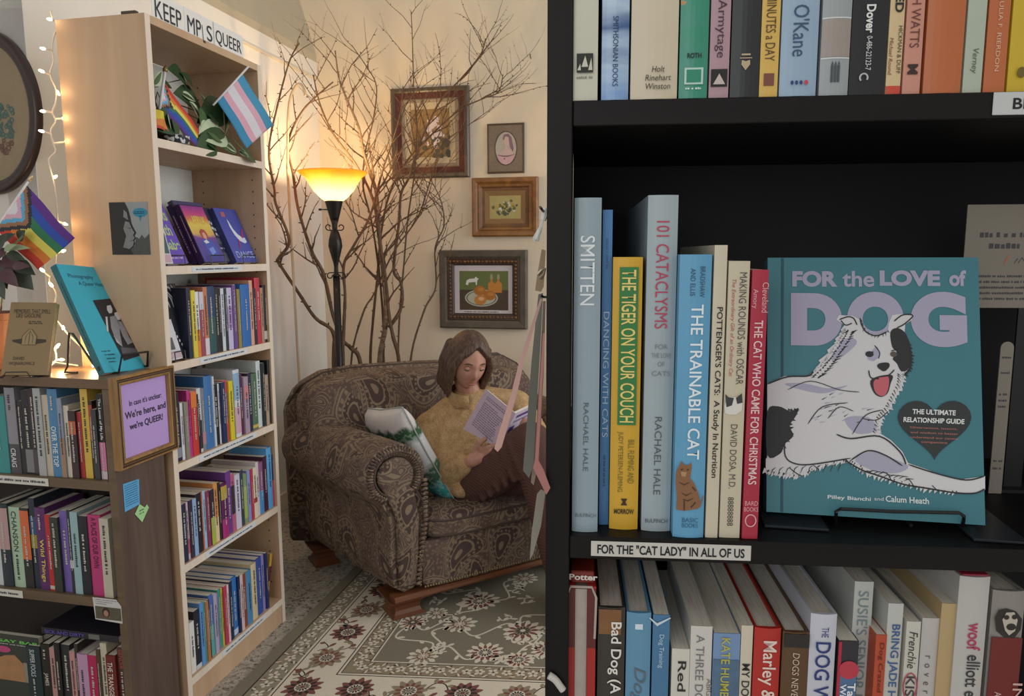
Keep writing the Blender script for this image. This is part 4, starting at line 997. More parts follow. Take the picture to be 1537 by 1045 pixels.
poly(bm, [(0.034, 0.078), (0.058, 0.084), (0.088, 0.076), (0.098, 0.04), (0.088, 0.02), (0.052, 0.018), (0.044, 0.045)], 0.0010, 2); poly(bm, [(0.052, 0.048), (0.078, 0.056), (0.082, 0.036), (0.058, 0.026)], 0.0014, 3); poly(bm, [(0.042, 0.074), (0.060, 0.080), (0.07, 0.07), (0.050, 0.066)], 0.0014, 4)
obj('figure_print', bm, [mat('#b0504c', 0.5, var=0), mat('#d8a48c', 0.5, var=0), mat('#4c5cb8', 0.5, var=0), mat('#7c94dc', 0.5, var=0), mat('#dcd8dc', 0.5, var=0)], o)
scribble(o, inkmat('#d8b8d8'), 0.011 * 0 - 0.0009, 0.011, 0.10, 0.13, 0.007, Matrix(((0, 0, -1, 0), (0, 1, 0, 0), (-1, 0, 0, 0), (0, 0, 0, 1))))
easel(M_, 0.118, 0.2, LEAN, 'black wire easel under the pink and yellow comic')
o2 = face_book(TC @ T(XS, 0.0675, Z2 + 0.0004), 0.118, 0.2, 0.02, LEAN, '#2c2444', 'second copy with dark violet spine directly behind the pink and yellow comic', spine='#3c2460')
scribble(o2, inkmat('#d8b8d8'), -0.0009, 0.010, 0.10, 0.13, 0.007, Matrix(((0, 0, -1, 0), (0, 1, 0, 0), (-1, 0, 0, 0), (0, 0, 0, 1))))
M_ = TC @ T(XS + 0.085, 0.0665, Z2 + 0.0004)
o = face_book(M_, 0.105, 0.2, 0.018, LEAN, '#3c3c54', 'dark grey book with white slanted letters behind the pink comic')
for k in range(3): letters(('Bury', 'Your', 'Gays')[k], 0.05, 0.02, inkmat('#c8cce0'), o, 0.062 + 0.012 * k, -0.0006, 0.148 - 0.026 * k, bold=0.02, shear=-0.2) if False else scribble(o, inkmat('#c8cce0'), 0.062 + 0.012 * k, -0.0006, 0.150 - 0.024 * k, 0.05, 0.02, FRONT @ RZ(-24))
scribble(o, inkmat('#b8bcd0'), 0.065, -0.0006, 0.052, 0.06, 0.012, FRONT)
rect(o, 0.03, 0.1, 0.066, 0.088, '#5c5c70'); rect(o, 0.02, 0.1, 0.004, 0.036, '#565a64')
o = face_book(TC @ T(XS + 0.045, 0.092, Z2 + 0.0004), 0.15, 0.218, 0.018, LEAN, '#5a547c', 'grey-violet book whose top shows at the back of the display shelf')
M_ = TC @ T(solve_x(TC, 356, 0.03, Z2), 0.042, Z2 + 0.0004)
o = face_book(M_, 0.128, 0.200, 0.028, LEAN, '#5058b0', 'periwinkle blue book with a white crescent figure on the display shelf', spine='#3c4078')
bm = BM()
cres = [(0.050, 0.162), (0.048, 0.13), (0.056, 0.10), (0.074, 0.078), (0.098, 0.070), (0.112, 0.076), (0.110, 0.092), (0.094, 0.094), (0.076, 0.104), (0.062, 0.125), (0.056, 0.150)]
poly(bm, cres, 0.0009, 0); poly(bm, [(0.09, 0.094), (0.112, 0.126), (0.118, 0.122), (0.104, 0.098), (0.098, 0.088)], 0.0012, 1); poly(bm, [(0.052, 0.05), (0.060, 0.054), (0.07, 0.082), (0.064, 0.084)], 0.0012, 1); poly(bm, [(0.026, 0.168), (0.050, 0.168), (0.052, 0.186), (0.030, 0.186)], 0.0009, 2)
obj('crescent_print', bm, [mat('#dce0f0', 0.5, var=0), mat('#b03c64', 0.5, var=0), mat('#b06c70', 0.5, var=0)], o)
letters('SPACE', 0.104, 0.024, inkmat('#b8c4e8'), o, 0.078, -0.0006, 0.028, bold=0.01) if False else letters('DANCE', 0.1, 0.024, inkmat('#b8c4e8'), o, 0.068, -0.0006, 0.028)
easel(M_, 0.128, 0.200, LEAN, 'black wire easel under the periwinkle blue book')
# face-out pair at the left of the third shelf
M_ = TC @ T(solve_x(TC, 285.5, 0.03, TZ[3]) - 0.0855, 0.040, TZ[3] + 0.0004)
o = face_book(M_, 0.085, 0.222, 0.014, 10, '#22222a', 'black spiral book with white streaks facing out on the third shelf', group=None)
bm = BM()
for p in ([(0.05, 0.215), (0.062, 0.195), (0.068, 0.17), (0.066, 0.15)], [(0.04, 0.19), (0.052, 0.175), (0.056, 0.15)], [(0.062, 0.218), (0.074, 0.2), (0.081, 0.18)], [(0.004, 0.20), (0.018, 0.19), (0.036, 0.165), (0.040, 0.15)], [(0.012, 0.215), (0.034, 0.205), (0.058, 0.18), (0.066, 0.155)], [(0.03, 0.218), (0.056, 0.208), (0.078, 0.185)], [(0.003, 0.175), (0.012, 0.168), (0.02, 0.155)]): stroke(bm, p, 0.005, 0.0008)
obj('cover_print', bm, inkmat('#b8b8bc'), o)
bm = BM()
for k in range(9): disc(bm, 0.008 + 0.007 * k, 0.125 - 0.0125 * k, 0.0028, 0.0045, 0.0009)
obj('cover_print', bm, inkmat('#d8d8dc'), o)
Mw_ = TC @ T(0.0225, 0.021, TZ[3] + 0.0004)
o = face_book(Mw_, 0.06, 0.12, 0.01, 16, '#d4d4dc', 'small white booklet with dark print in front of the black spiral book')
rect(o, 0.006, 0.04, 0.03, 0.066, '#5c5c66'); rect(o, 0.004, 0.056, 0.004, 0.024, '#c8b0b8')
easel(Mw_, 0.075, 0.14, 14, 'black wire easel under the small white booklet on the third shelf')
# ================================================================ books in the low walnut bookcase
WB = "walnut bookcase's %s row"
random.seed(21)
DEEP = (0.125, 0.14)
def lrow(z, nm, start, items, sb=0.012, **kw):
    return row(LC, z, sb, start, items, WB % nm, 'books in the %s row of the walnut bookcase' % nm, depth=DEEP, **kw)
lrow(LZ[2], 'top', -6, [
    (17, 594, '#3c8c8c', 'teal book'), (32, 582, '#8c8890', 'grey photo book', [(0.0, 0.35, '#4c4a4c')], ('CRAIG', 0.08, 0.3, '#d8d4d4')), (40, 602, '#2c2a2c', 'slim black book'),
    (52, 586, '#242226', 'black book with a pale photo', [(0.02, 0.3, '#7c7a7c')]), (61, 584, '#34242c', 'dark plum book', [(0.02, 0.3, '#4c4448')]), (72, 583, '#a8aaaa', 'grey book of fine lines'),
    (81, 593, '#c0b4a0', 'beige book'), (95.5, 584, '#4c80a8', 'blue book', [], ('OVER THE TOP', 0.12, 0.58, '#dce4e8'), 'blue book reading OVER THE TOP in the walnut bookcase'), (102.5, 598, '#8c94a8', 'grey-blue book', [(0.0, 0.5, '#a08068')]),
    (110.5, 609, '#ccc4b4', 'ivory book'), (121, 617, '#3c2a2c', 'dark brown book with an orange block', [(0.65, 0.85, '#b8603c')]), (127.5, 619, '#a83438', 'red book'),
    (138.5, 584, '#d0b04c', 'mustard book'), (144, 602, '#3c2424', 'black and red book', [(0.5, 0.95, '#a84438')]), (151.5, 615, '#3c3c40', 'charcoal book'),
    (160.5, 592, '#242024', 'black book with pink foot', [(0.1, 0.44, '#d07ca4'), (0.0, 0.1, '#c8b8bc')], ('The Loves of My Life', 0.47, 0.95, '#e4e0dc'), 'black and pink book reading THE LOVES OF MY LIFE')])
lrow(LZ[1], 'middle', -7, [
    (6, 757, '#c4c8cc', 'white book'), (21, 756, '#2c343c', 'dark book with pink top', [(0.45, 0.95, '#b89494')]), (38, 761, '#a8c0a4', 'pale green book', [], ('CHANSON', 0.45, 0.95, '#405040')),
    (51, 763, '#2c2a28', 'black and orange book', [(0.36, 0.97, '#d0683c')]), (60, 748, '#28303c', 'dark navy book', [(0.45, 0.6, '#9c8c34'), (0.6, 0.8, '#34507c')]),
    (75, 762, '#5c2c64', 'purple book', [], ('Wild Things', 0.1, 0.62, '#e0cc4c'), 'purple book reading WILD THINGS in yellow'), (84, 773, '#b82c2c', 'red book', [(0.02, 0.07, '#c8b8a8')]), (96, 777, '#343830', 'dark olive book'),
    (108, 767, '#705ca4', 'violet book'), (113.5, 766, '#2c3038', 'slim black book', [(0.3, 0.4, '#c8c8cc')]), (124.5, 769, '#94b4b8', 'pale blue book'), (138, 775, '#24242a', 'black photo book'),
    (157.5, 773, '#b83c74', 'magenta book', [], ('A PLACE OF OUR OWN', 0.35, 0.97, '#4c1c34'), 'magenta book reading A PLACE OF OUR OWN'), (171, 779, '#c0b8a4', 'cream book', [])], sb=0.01)
lrow(LZ[0], 'lowest', 45, [
    (66, 970, '#243438', 'dark teal book', [], ('SUPPER FOOLS', 0.5, 0.95, '#c0c8cc')), (80, 967, '#28241f', 'brown-black book', [], ('JAMES', 0.35, 0.55, '#c8c0b8')), (89, 973, '#b88c84', 'dusty pink book'), (97, 965, '#221f1e', 'slim black book'),
    (110, 968, '#2c2e30', 'charcoal book'), (118, 978, '#c08c88', 'narrow rose book'), (123, 967, '#38322c', 'dark brown book'), (138.5, 982, '#bc94b4', 'pink-lilac book'), (151.5, 984, '#b02454', 'crimson-pink book'),
    (157, 975, '#50402f', 'umber book'), (166.5, 966, '#c4bca4', 'ivory white book'), (181, 984, '#702420', 'dark red book', [], ('THE TRANSGEN', 0.3, 0.9, '#dcd0c4')), (192, 972, '#54342f', 'red-brown book', [], ('GENDER', 0.7, 0.97, '#a8544c'))], sb=0.01)
# book lying flat on that row
zt = solve_z(LC, 962, solve_x(LC, 120, 0.01, 0.40), 0.01)
xa = solve_x(LC, 62, 0.012, zt); xb = solve_x(LC, 178, 0.012, zt)
hs = solve_z(LC, 951, (xa + xb) / 2, 0.012) - zt
o = make_book(LC @ T(xa, 0.014, zt + hs / 2 + 0.004) @ RY(90), hs, 0.13, xb - xa, '#24222a', 'black book reading SICK AND DIRTY lying flat on the lowest row')[0]
bm_ = text_mesh('SICK AND DIRTY', (xb - xa) * 0.52, hs * 0.55, bold=0.02)
obj_me('lettering', bm_, inkmat('#5c50a4'), o, T(0, -0.0018, (xb - xa) * 0.31) @ RX(90) @ RZ(90) if False else T(0, -0.0018, (xb - xa) * 0.31) @ Matrix(((0, -1, 0, 0), (0, 0, -1, 0), (1, 0, 0, 0), (0, 0, 0, 1))))
bm = BM(); box(bm, -hs * 0.36, hs * 0.36, -0.0014, -0.0004, (xb - xa) * 0.62, (xb - xa) * 0.76); obj('author_print', bm, mat('#6c6c68', 0.5), o)
# GAY BAR, facing out
xg = solve_x(LC, -22, 0.008, 0.3); xg2 = solve_x(LC, 44, 0.008, 0.4)
hg = solve_z(LC, 962, (xg + xg2) / 2, 0.008) - LZ[0]
o = face_book(LC @ T(xg, 0.024, LZ[0] + 0.0004), xg2 - xg, hg, 0.02, 4, '#3a3c36', 'dark book facing out with GAY BAR in green capitals')
w = xg2 - xg
letters('GAY BAR', w * 0.92, hg * 0.045, inkmat('#6cc454'), o, w * 0.56, -0.0006, hg * 0.905, bold=0.03)
letters('WHY WE WENT OUT', w * 0.8, hg * 0.016, inkmat('#c8c8c0'), o, w * 0.58, -0.0006, hg * 0.855, bold=0.02)
rect(o, w * 0.1, w * 0.42, hg * 0.72, hg * 0.82, '#b84878', ell=True)
bm = BM(); poly(bm, [(w * 0.1, hg * 0.3), (w * 0.12, hg * 0.62), (w * 0.3, hg * 0.68), (w * 0.5, hg * 0.70), (w * 0.68, hg * 0.58), (w * 0.72, hg * 0.3)], 0.0008); obj('cover_print', bm, mat('#a87c54', 0.5, var=0.2), o)
rect(o, w * 0.68, w * 0.98, hg * 0.3, hg * 0.60, '#8c8478')
# photo card taped over the lower shelf edge
qa = hit(LC, 138, 897, 1, -0.003); qb = hit(LC, 183, 935, 1, -0.003)
W_, H_ = qb.x - qa.x, qa.z - qb.z
bm = BM(); loft(bm, [[(x, y, z) for x, z in ((0.004, 0), (W_, -0.004), (W_, H_ * 0.72), (W_ * 0.84, H_), (0, H_))] for y in (0, -0.0006)])
o = obj('photo_card', bm, mat('#c9c6c4', 0.6, var=0.02), None, LC @ T(qa.x, -0.0006, qb.z)); tag(o, 'white card with a small portrait photo taped over the walnut shelf edge', 'card')
rect(o, 0.006, W_ - 0.002, 0.003, H_ * 0.62, mat('#5c5444', 0.6, var=0.4, scale=90), 'photo_print', 0.0009)
bm = BM(); disc(bm, W_ * 0.45, H_ * 0.38, W_ * 0.14, H_ * 0.22, 0.0012); disc(bm, W_ * 0.45, H_ * 0.33, W_ * 0.085, H_ * 0.14, 0.0015, 1); obj('portrait_print', bm, [mat('#3a2820', 0.6, var=0), mat('#a87c68', 0.6, var=0)], o)
for k in range(3): scribble(o, inkmat('#6a6a70'), W_ * (0.5 - 0.1 * k), -0.0009, H_ * (0.92 - 0.09 * k), W_ * (0.8 - 0.2 * k), 0.003, FRONT)

# ================================================================ framed notice and sticky notes on the walnut side
LS = frame((-1.0435, 1.8385, 0), ROOM)                         # x runs away along the side panel, -y points out to the right
def side(px, py, y=-0.001): return hit(LS, px, py, 1, y)
fo = -0.022
c = [side(px, py, fo) for px, py in ((170, 570), (263, 547), (269, 668), (182, 715))]   # outer corners
x0 = (c[0].x + c[3].x) / 2; x1 = (c[1].x + c[2].x) / 2; z1 = (c[0].z + c[1].z) / 2; z0 = (c[2].z + c[3].z) / 2
x0, x1 = x0 + 0.004, x1 - 0.002
fr = empty('picture_frame', LS @ T(x0, 0, z0)); tag(fr, 'gold and brown frame with purple WE\'RE HERE notice on the walnut bookcase\'s side', 'frame')
W_, H_ = x1 - x0, z1 - z0
def frame_ring(bm, W, H, prof, mi=0):
    """mitred moulding: prof = [(inset, y)] from the outside in"""
    rings = []
    for ins, y in prof:
        rings.append([(ins, y, ins), (W - ins, y, ins), (W - ins, y, H - ins), (ins, y, H - ins)])
    R = [[bm.verts.new(p) for p in r] for r in rings]
    for a, b in zip(R, R[1:]):
        for i in range(4): bm.faces.new((a[i], a[(i + 1) % 4], b[(i + 1) % 4], b[i])).material_index = mi
GOLDW = wood('gilt_wood', '#7c5a30', '#a98048', scale=30, rough=0.38)
bm = BM(); frame_ring(bm, W_, H_, [(0, -0.0004), (0, -0.018), (0.002, -0.022), (0.006, -0.022)]); obj('frame_edge', bm, GOLDW, fr)
bm = BM(); frame_ring(bm, W_, H_, [(0.006, -0.0218), (0.009, -0.017), (0.013, -0.017), (0.016, -0.019)]); obj('frame_groove', bm, mat('#4a3526', 0.45), fr)
bm = BM(); frame_ring(bm, W_, H_, [(0.016, -0.0192), (0.018, -0.020), (0.022, -0.019), (0.025, -0.012), (0.025, -0.008)]); obj('frame_lip', bm, GOLDW, fr)
bm = BM(); n = 44
for side_ in range(4):
    L = (W_ if side_ % 2 == 0 else H_) - 0.02
    m = int(L / 0.0045)
    for k in range(m):
        u = 0.0105 + (L) * (k + 0.5) / m
        p = {0: (u, 0.011), 2: (u, H_ - 0.011), 1: (W_ - 0.011, u), 3: (0.011, u)}[side_]
        bmesh.ops.create_icosphere(bm, subdivisions=1, radius=0.0018, matrix=T(p[0], -0.0175, p[1]))
obj('frame_beading', bm, mat('#8a6640', 0.4), fr)
bm = BM(); box(bm, 0.02, W_ - 0.02, -0.009, -0.007, 0.02, H_ - 0.02); pp = obj('notice_paper', bm, mat('#b99ad8', 0.6, var=0.015), fr)
def fl(s, u0, u1, v, hh, bold):
    letters(s, W_ * (u1 - u0), hh, inkmat('#2d2438'), pp, W_ * (u0 + u1) / 2, -0.0096, H_ * v, bold=bold)
fl("In case it's unclear:", 0.255, 0.80, 0.685, 0.0155, 0.012); fl("We're here, and", 0.175, 0.865, 0.555, 0.023, 0.022); fl("we're QUEER!", 0.235, 0.80, 0.425, 0.022, 0.022)
def note(px, col, label, lines, yy=-0.0006):
    P = [side(a, b) for a, b in px]
    xs = [p.x for p in P]; zs = [p.z for p in P]; cx, cz = min(xs), min(zs)
    bm = BM(); loft(bm, [[(p.x - cx, y, p.z - cz) for p in P] for y in (0, -0.0007)])
    o = obj('sticky_note', bm, mat(col, 0.6, var=0.02), None, LS @ T(cx, yy, cz)); tag(o, label, 'note')
    W, H = max(xs) - cx, max(zs) - cz
    for k in range(lines): scribble(o, inkmat('#2c5c84') if lines > 3 else inkmat('#3c6438'), W * 0.48, -0.0010, H * ((0.9 - 0.8 * k / lines) if lines > 3 else 0.66 - 0.16 * k), W * (0.8 if lines > 3 else 0.36), H * (0.045 if lines > 3 else 0.11), FRONT)
    return o
note([(184.5, 727), (208.5, 719), (209.5, 757), (187.5, 769)], '#5ca8d8', 'blue square sticky note with handwriting on the walnut side', 10)
note([(202, 772), (209, 757), (217, 762), (220, 757), (223, 762), (213, 784)], '#a4d494', 'small green heart-shaped sticky note below the blue one', 2, -0.0015)

# ================================================================ postcard on the pale bookcase's side
SP = frame((-0.985, 2.038, 0), ROOM + 90)                      # x to the right along the side panel (negative = away from the front edge)
P = [hit(SP, *p, 1, -0.0006) for p in ((163.5, 304), (221, 304), (224.5, 384), (167, 382.5))]
cx, cz = P[3].x, P[3].z
W_, H_ = P[1].x - P[0].x, P[0].z - P[3].z
bm = BM(); box(bm, 0, W_, -0.0008, 0, 0, H_)
o = obj('postcard', bm, mat('#8f9698', 0.55, var=0.1, scale=25), None, SP @ T(P[0].x, -0.0003, cz)); tag(o, 'black and white profile portrait postcard with a blue speech bubble', 'postcard')
u = lambda pts: [(x * W_, z * H_) for x, z in pts]
bm = BM()
poly(bm, u([(0, 1), (0, 0), (0.56, 0), (0.50, 0.10), (0.58, 0.15), (0.62, 0.22), (0.60, 0.27), (0.66, 0.31), (0.62, 0.36), (0.67, 0.42), (0.60, 0.52), (0.56, 0.60), (0.54, 0.72), (0.50, 0.86), (0.42, 1)]), 0.0012, 0)
poly(bm, u([(0.30, 0.14), (0.46, 0.11), (0.56, 0.17), (0.59, 0.24), (0.57, 0.28), (0.62, 0.32), (0.58, 0.37), (0.62, 0.42), (0.55, 0.52), (0.50, 0.62), (0.40, 0.64), (0.34, 0.5), (0.40, 0.36)]), 0.0015, 1)
poly(bm, u([(0.56, 0), (0.50, 0.1), (0.6, 0.16), (0.66, 0.34), (0.74, 0.30), (0.80, 0.38), (0.88, 0.31), (1, 0.40), (1, 0)]), 0.0013, 3)
poly(bm, u([(0.36, 0.72), (0.48, 0.66), (0.46, 0.80), (0.38, 0.86)]), 0.0015, 1); stroke(bm, u([(0.44, 0.52), (0.50, 0.50), (0.56, 0.515)]), 0.002, 0.0018, 0); stroke(bm, u([(0.48, 0.26), (0.54, 0.27), (0.60, 0.275)]), 0.0015, 0.0018, 0)
disc(bm, W_ * 0.80, H_ * 0.80, W_ * 0.19, H_ * 0.085, 0.0014, 2); poly(bm, u([(0.76, 0.74), (0.84, 0.74), (0.79, 0.63)]), 0.0014, 2)
obj('portrait_print', bm, [mat('#222426', 0.6, var=0), mat('#7c7d7e', 0.6, var=0.2, scale=60), mat('#2c84a4', 0.6, var=0), mat('#484b4a', 0.6, var=0.3, scale=80)], o)
scribble(o, inkmat('#12384a'), W_ * 0.80, -0.0018, H_ * 0.80, W_ * 0.3, H_ * 0.06, FRONT, rows=2)

# ================================================================ things on top of the low bookcase
ZT = LH + 0.0004
# teal book on its wire easel, turned to the right
bl = at_height(157, 560, ZT + 0.008); dirn = ROOM - 2
TBf = frame(bl, dirn)
LN = 27.6
br_x = 0.166
q = hit(TBf @ RX(-LN), 84, 396); hh = q.z
TB = TBf @ RX(-LN)
skew = -q.x
w = br_x; th = 0.021; t = 0.0015
q2 = hit(TB, 226.8, 544); w = max(0.15, min(0.2, q2.x))
TBr = TB @ RY(math.degrees(math.atan2(q.x, q.z)))
bm = BM(); U_ = [(0, 0), (w, 0), (w, t), (t, t), (t, th - t), (w, th - t), (w, th), (0, th)]
HT = math.hypot(q.x, q.z)
loft(bm, [[(x, y, z) for x, y in U_] for z in (0, HT)])
tb = obj('book', bm, mat('#3cacc4', 0.45, var=0.03), None, TBr); tag(tb, 'turquoise book about photography with a black and white couple, facing out', 'book')
bm = BM(); box(bm, -0.0005, -0.0001, 0.0004, th - 0.0004, 0.0005, HT - 0.0005); sp_ = obj('spine_band', bm, mat('#2c6c74', 0.5), tb)
bm = BM(); box(bm, t + 0.0003, w - 0.001, t + 0.0003, th - t - 0.0003, 0.001, HT - 0.001); obj('page_block', bm, pages_mat(), tb)
bm = BM(); box(bm, -0.0011, -0.0006, 0.006, 0.014, 0.012, 0.024); obj('publisher_mark', bm, inkmat('#16383e'), tb)
scribble(tb, inkmat('#1f5660'), -0.0012, 0.010, HT * 0.55, HT * 0.6, 0.006, Matrix(((0, 0, -1, 0), (0, 1, 0, 0), (-1, 0, 0, 0), (0, 0, 0, 1))))
Lt = lambda pts: [(r.x, r.z) for r in (hit(TBr, px, py) for px, py in pts)]
it = inkmat('#24566a')
def tcov(s, pl, pr, hgt, m=it, dv=0.0):
    (xa_, za_), (xb_, zb_) = Lt([pl, pr])
    letters(s, abs(xb_ - xa_), hgt, m, tb, (xa_ + xb_) / 2, -0.0006, (za_ + zb_) / 2 + dv)
tcov('Photography', (103, 416), (139, 416), 0.016); tcov('A Queer History', (119, 428), (160, 427), 0.016)
pic = Lt([(139, 451), (178.5, 447), (219, 531), (186, 542)])
bm = BM(); poly(bm, pic, 0.0007); obj('photo_print', bm, mat('#26262c', 0.5, var=0), tb)
c8_ = lambda pts: Lt([(x / 5.224, 380 + y / 5.224) for x, y in pts])
bm = BM()
for pts, mi in (([(835, 415), (865, 408), (880, 440), (876, 470), (855, 475), (838, 450)], 0), ([(895, 470), (925, 458), (945, 490), (940, 525), (915, 525), (898, 500)], 0), ([(860, 500), (905, 490), (935, 560), (940, 640), (960, 740), (900, 670), (870, 590)], 1), ([(915, 530), (950, 540), (985, 600), (1010, 660), (1040, 700), (1000, 720), (960, 650)], 1), ([(980, 555), (1010, 560), (1050, 610), (1030, 625), (995, 600)], 0), ([(825, 500), (840, 500), (850, 620), (835, 610)], 0), ([(890, 650), (940, 690), (950, 730), (915, 700)], 0), ([(1030, 660), (1080, 700), (1090, 755), (1060, 745), (1050, 700)], 0), ([(945, 740), (1080, 750), (1110, 780), (960, 800)], 2), ([(1010, 620), (1060, 640), (1080, 690), (1040, 690)], 2)):
    poly(bm, c8_(pts), 0.0010, mi)
obj('couple_print', bm, [mat('#c4c4c8', 0.5, var=0), mat('#8c8c92', 0.5, var=0.15, scale=100), mat('#5a5a60', 0.5, var=0)], tb)
for k, (a, b) in enumerate((((152, 527), (166, 527)), ((157, 532.5), (172, 532)), ((160, 538), (174, 538)), ((163, 543), (176, 543)))):
    (xa_, za_), (xb_, zb_) = Lt([a, b]); scribble(tb, it, (xa_ + xb_) / 2, -0.0006, (za_ + zb_) / 2, abs(xb_ - xa_), 0.006, FRONT)
ez = empty('book_easel', frame((bl.x, bl.y, ZT), dirn)); tag(ez, 'black wire easel holding the turquoise photography book', 'easel')
Ez = ez.matrix_world
BLKW = mat('#1d1a1c', 0.4, var=0)
r = 0.0032
lipz = [hit(Ez, px, py, 1, yv) for px, py, yv in ((176, 556, -0.008), (183, 533, -0.028), (222, 528, -0.028), (219, 547, -0.008))]
bm = BM(); tube(bm, [(lipz[0].x, 0.03, r), (lipz[0].x, -0.012, r), lipz[1], lipz[2], (lipz[3].x, -0.012, r), (lipz[3].x, 0.03, r)], r, 8); obj('front_lip', bm, BLKW, ez)
for dx in (0.02, 0.125):
    bm = BM(); tn = math.tan(rad(LN))
    tube(bm, [(dx, 0.02, r), (dx, 0.045, 0.022), (dx, 0.048 + 0.11 * tn, 0.11), (dx, 0.058 + 0.11 * tn, 0.112), (dx, 0.13, 0.02), (dx, 0.14, r), (dx, 0.10, r)], r, 8); obj('leg_wire', bm, BLKW, ez)
# brown book on its easel
blb = at_height(1, 563, ZT + 0.007)
BBf = frame(blb, ROOM + 90 - 18) @ RX(-20)
wq = hit(BBf, 70.8, 562.8).x
qt = hit(BBf, 17, 453.7)
BBr = BBf @ RY(math.degrees(math.atan2(qt.x, qt.z)) * 0.9)
w = 0.118; HT = math.hypot(qt.x, qt.z); th = 0.017; w = wq
bm = BM(); loft(bm, [[(x, y, z) for x, y in [(0, 0), (w, 0), (w, t), (t, t), (t, th - t), (w, th - t), (w, th), (0, th)]] for z in (0, HT)])
bb = obj('book', bm, mat('#8a7350', 0.6, var=0.03), None, BBr); tag(bb, 'brown book with a drawing of two hands, facing out on the walnut bookcase', 'book')
bm = BM(); box(bm, t + 0.0003, w - 0.0006, t + 0.0003, th - t - 0.0003, 0.001, HT - 0.001); obj('page_block', bm, mat('#6c6458', 0.8, var=0.2, scale=150), bb)
br_ = inkmat('#2e2519')
def bcov(s, u0, u1, v, hgt, **kw): letters(s, w * (u1 - u0), hgt, br_, bb, w * (u0 + u1) / 2, -0.0006, HT * v, **kw)
bcov('MEMORIES THAT SMELL', 0.10, 0.90, 0.875, 0.0115, bold=0.0); bcov('LIKE GASOLINE', 0.16, 0.70, 0.815, 0.0115, bold=0.0)
bcov('DAVID', 0.22, 0.46, 0.225, 0.009, bold=0.01); bcov('WOJNAROWICZ', 0.14, 0.70, 0.15, 0.011, bold=0.0)
scribble(bb, br_, w * 0.62, -0.0006, HT * 0.72, w * 0.34, 0.010, FRONT, rows=2)
bm = BM(); uv = lambda pts: [(x * w, z * HT) for x, z in pts]
poly(bm, uv([(0.14, 0.475), (0.36, 0.495), (0.36, 0.42), (0.16, 0.45)]), 0.0008, 0); poly(bm, uv([(0.66, 0.495), (0.88, 0.485), (0.88, 0.45), (0.66, 0.42)]), 0.0008, 0)
poly(bm, uv([(0.35, 0.41), (0.35, 0.53), (0.42, 0.575), (0.48, 0.625), (0.54, 0.625), (0.60, 0.575), (0.67, 0.53), (0.67, 0.41)]), 0.0008, 1)
for s_ in ([(0.51, 0.41), (0.51, 0.6)], [(0.35, 0.41), (0.35, 0.53), (0.48, 0.625), (0.54, 0.625), (0.67, 0.53), (0.67, 0.41), (0.35, 0.41)], [(0.43, 0.42), (0.43, 0.52), (0.5, 0.60)], [(0.59, 0.42), (0.59, 0.52), (0.52, 0.60)]): stroke(bm, uv(s_), 0.0012, 0.0012, 0)
obj('hands_print', bm, [mat('#3a2f20', 0.6, var=0), mat('#94805c', 0.6, var=0)], bb)
eb = empty('book_easel', frame((blb.x, blb.y, ZT), ROOM + 90 - 18)); tag(eb, 'thin black wire easel holding the brown book with hands', 'easel')
r = 0.0014
bm = BM(); tube(bm, [(0.0, 0.02, r), (0.002, -0.012, r), (0.012, -0.0125, r), (0.02, -0.013, 0.016), (w * 0.62, -0.013, 0.016), (w * 0.70, -0.013, 0.002), (w * 0.82, -0.012, r), (w * 0.84, 0.02, r)], r, 8); obj('front_lip', bm, BLKW, eb)
bm = BM(); tube(bm, [(w * 0.3, -0.012, r), (w * 0.3, 0.03, r), (w * 0.3, 0.085, 0.11), (w * 0.7, 0.085, 0.11), (w * 0.7, 0.03, r), (w * 0.7, -0.012, r)], r, 8); obj('support_wire', bm, BLKW, eb)
# sliver of a pink book at the frame's edge
q = at_depth(-6, 560, blb.y + 0.05)
o = face_book(frame((q.x - 0.11, q.y, ZT), ROOM + 90) , 0.123, 0.19, 0.015, 12, '#c088b8', 'lilac pink book whose edge shows left of the brown book'); 
# ================================================================ plant and flags on the top shelf of the pale bookcase
Z1 = TZ[5]
def leaf(bm, base, tip, normal, wid, n=6, mi=0, fold=0.15, edge=None):
    """pointed oval blade from base to tip"""
    b, t = Vector(base), Vector(tip); ax = t - b; L = ax.length; ax.normalize()
    nv = Vector(normal); nv = (nv - ax * nv.dot(ax)).normalized(); sd = ax.cross(nv)
    rows = []
    for i in range(n + 1):
        f = i / n
        wv = wid * 0.5 * (math.sin(math.pi * min(1, f * 1.0) ** 0.75)) * (1.0 if f < 0.98 else 0.2)
        c = b + ax * L * f - nv * (0.18 * L * f * f)
        rows.append([bm.verts.new(c - sd * wv + nv * wv * fold), bm.verts.new(c - sd * wv * 0.45 + nv * wv * fold * 0.45), bm.verts.new(c), bm.verts.new(c + sd * wv * 0.45 + nv * wv * fold * 0.45), bm.verts.new(c + sd * wv + nv * wv * fold)])
    for i, (r0, r1) in enumerate(zip(rows, rows[1:])):
        for j in range(4):
            f = bm.faces.new((r0[j], r0[j + 1], r1[j + 1], r1[j])); f.material_index = mi if (edge is None or j in (1, 2)) else edge
GL = [mat('#2d4a2c', 0.4, var=0.25, scale=60), mat('#b9c6a4', 0.45, var=0.15, scale=60), mat('#47663c', 0.4, var=0.2, scale=60)]
pot = empty('potted_pothos', TC @ T(0.150, 0.115, Z1 + 0.0004)); tag(pot, 'variegated pothos plant trailing over the top shelf of the pale bookcase', 'plant')
bm = BM(); lathe(bm, [(0.048, 0), (0.052, 0.002), (0.062, 0.085), (0.065, 0.088), (0.065, 0.1), (0.060, 0.1), (0.057, 0.088)], 28); obj('pot', bm, mat('#3a3d42', 0.5), pot, smooth=False)
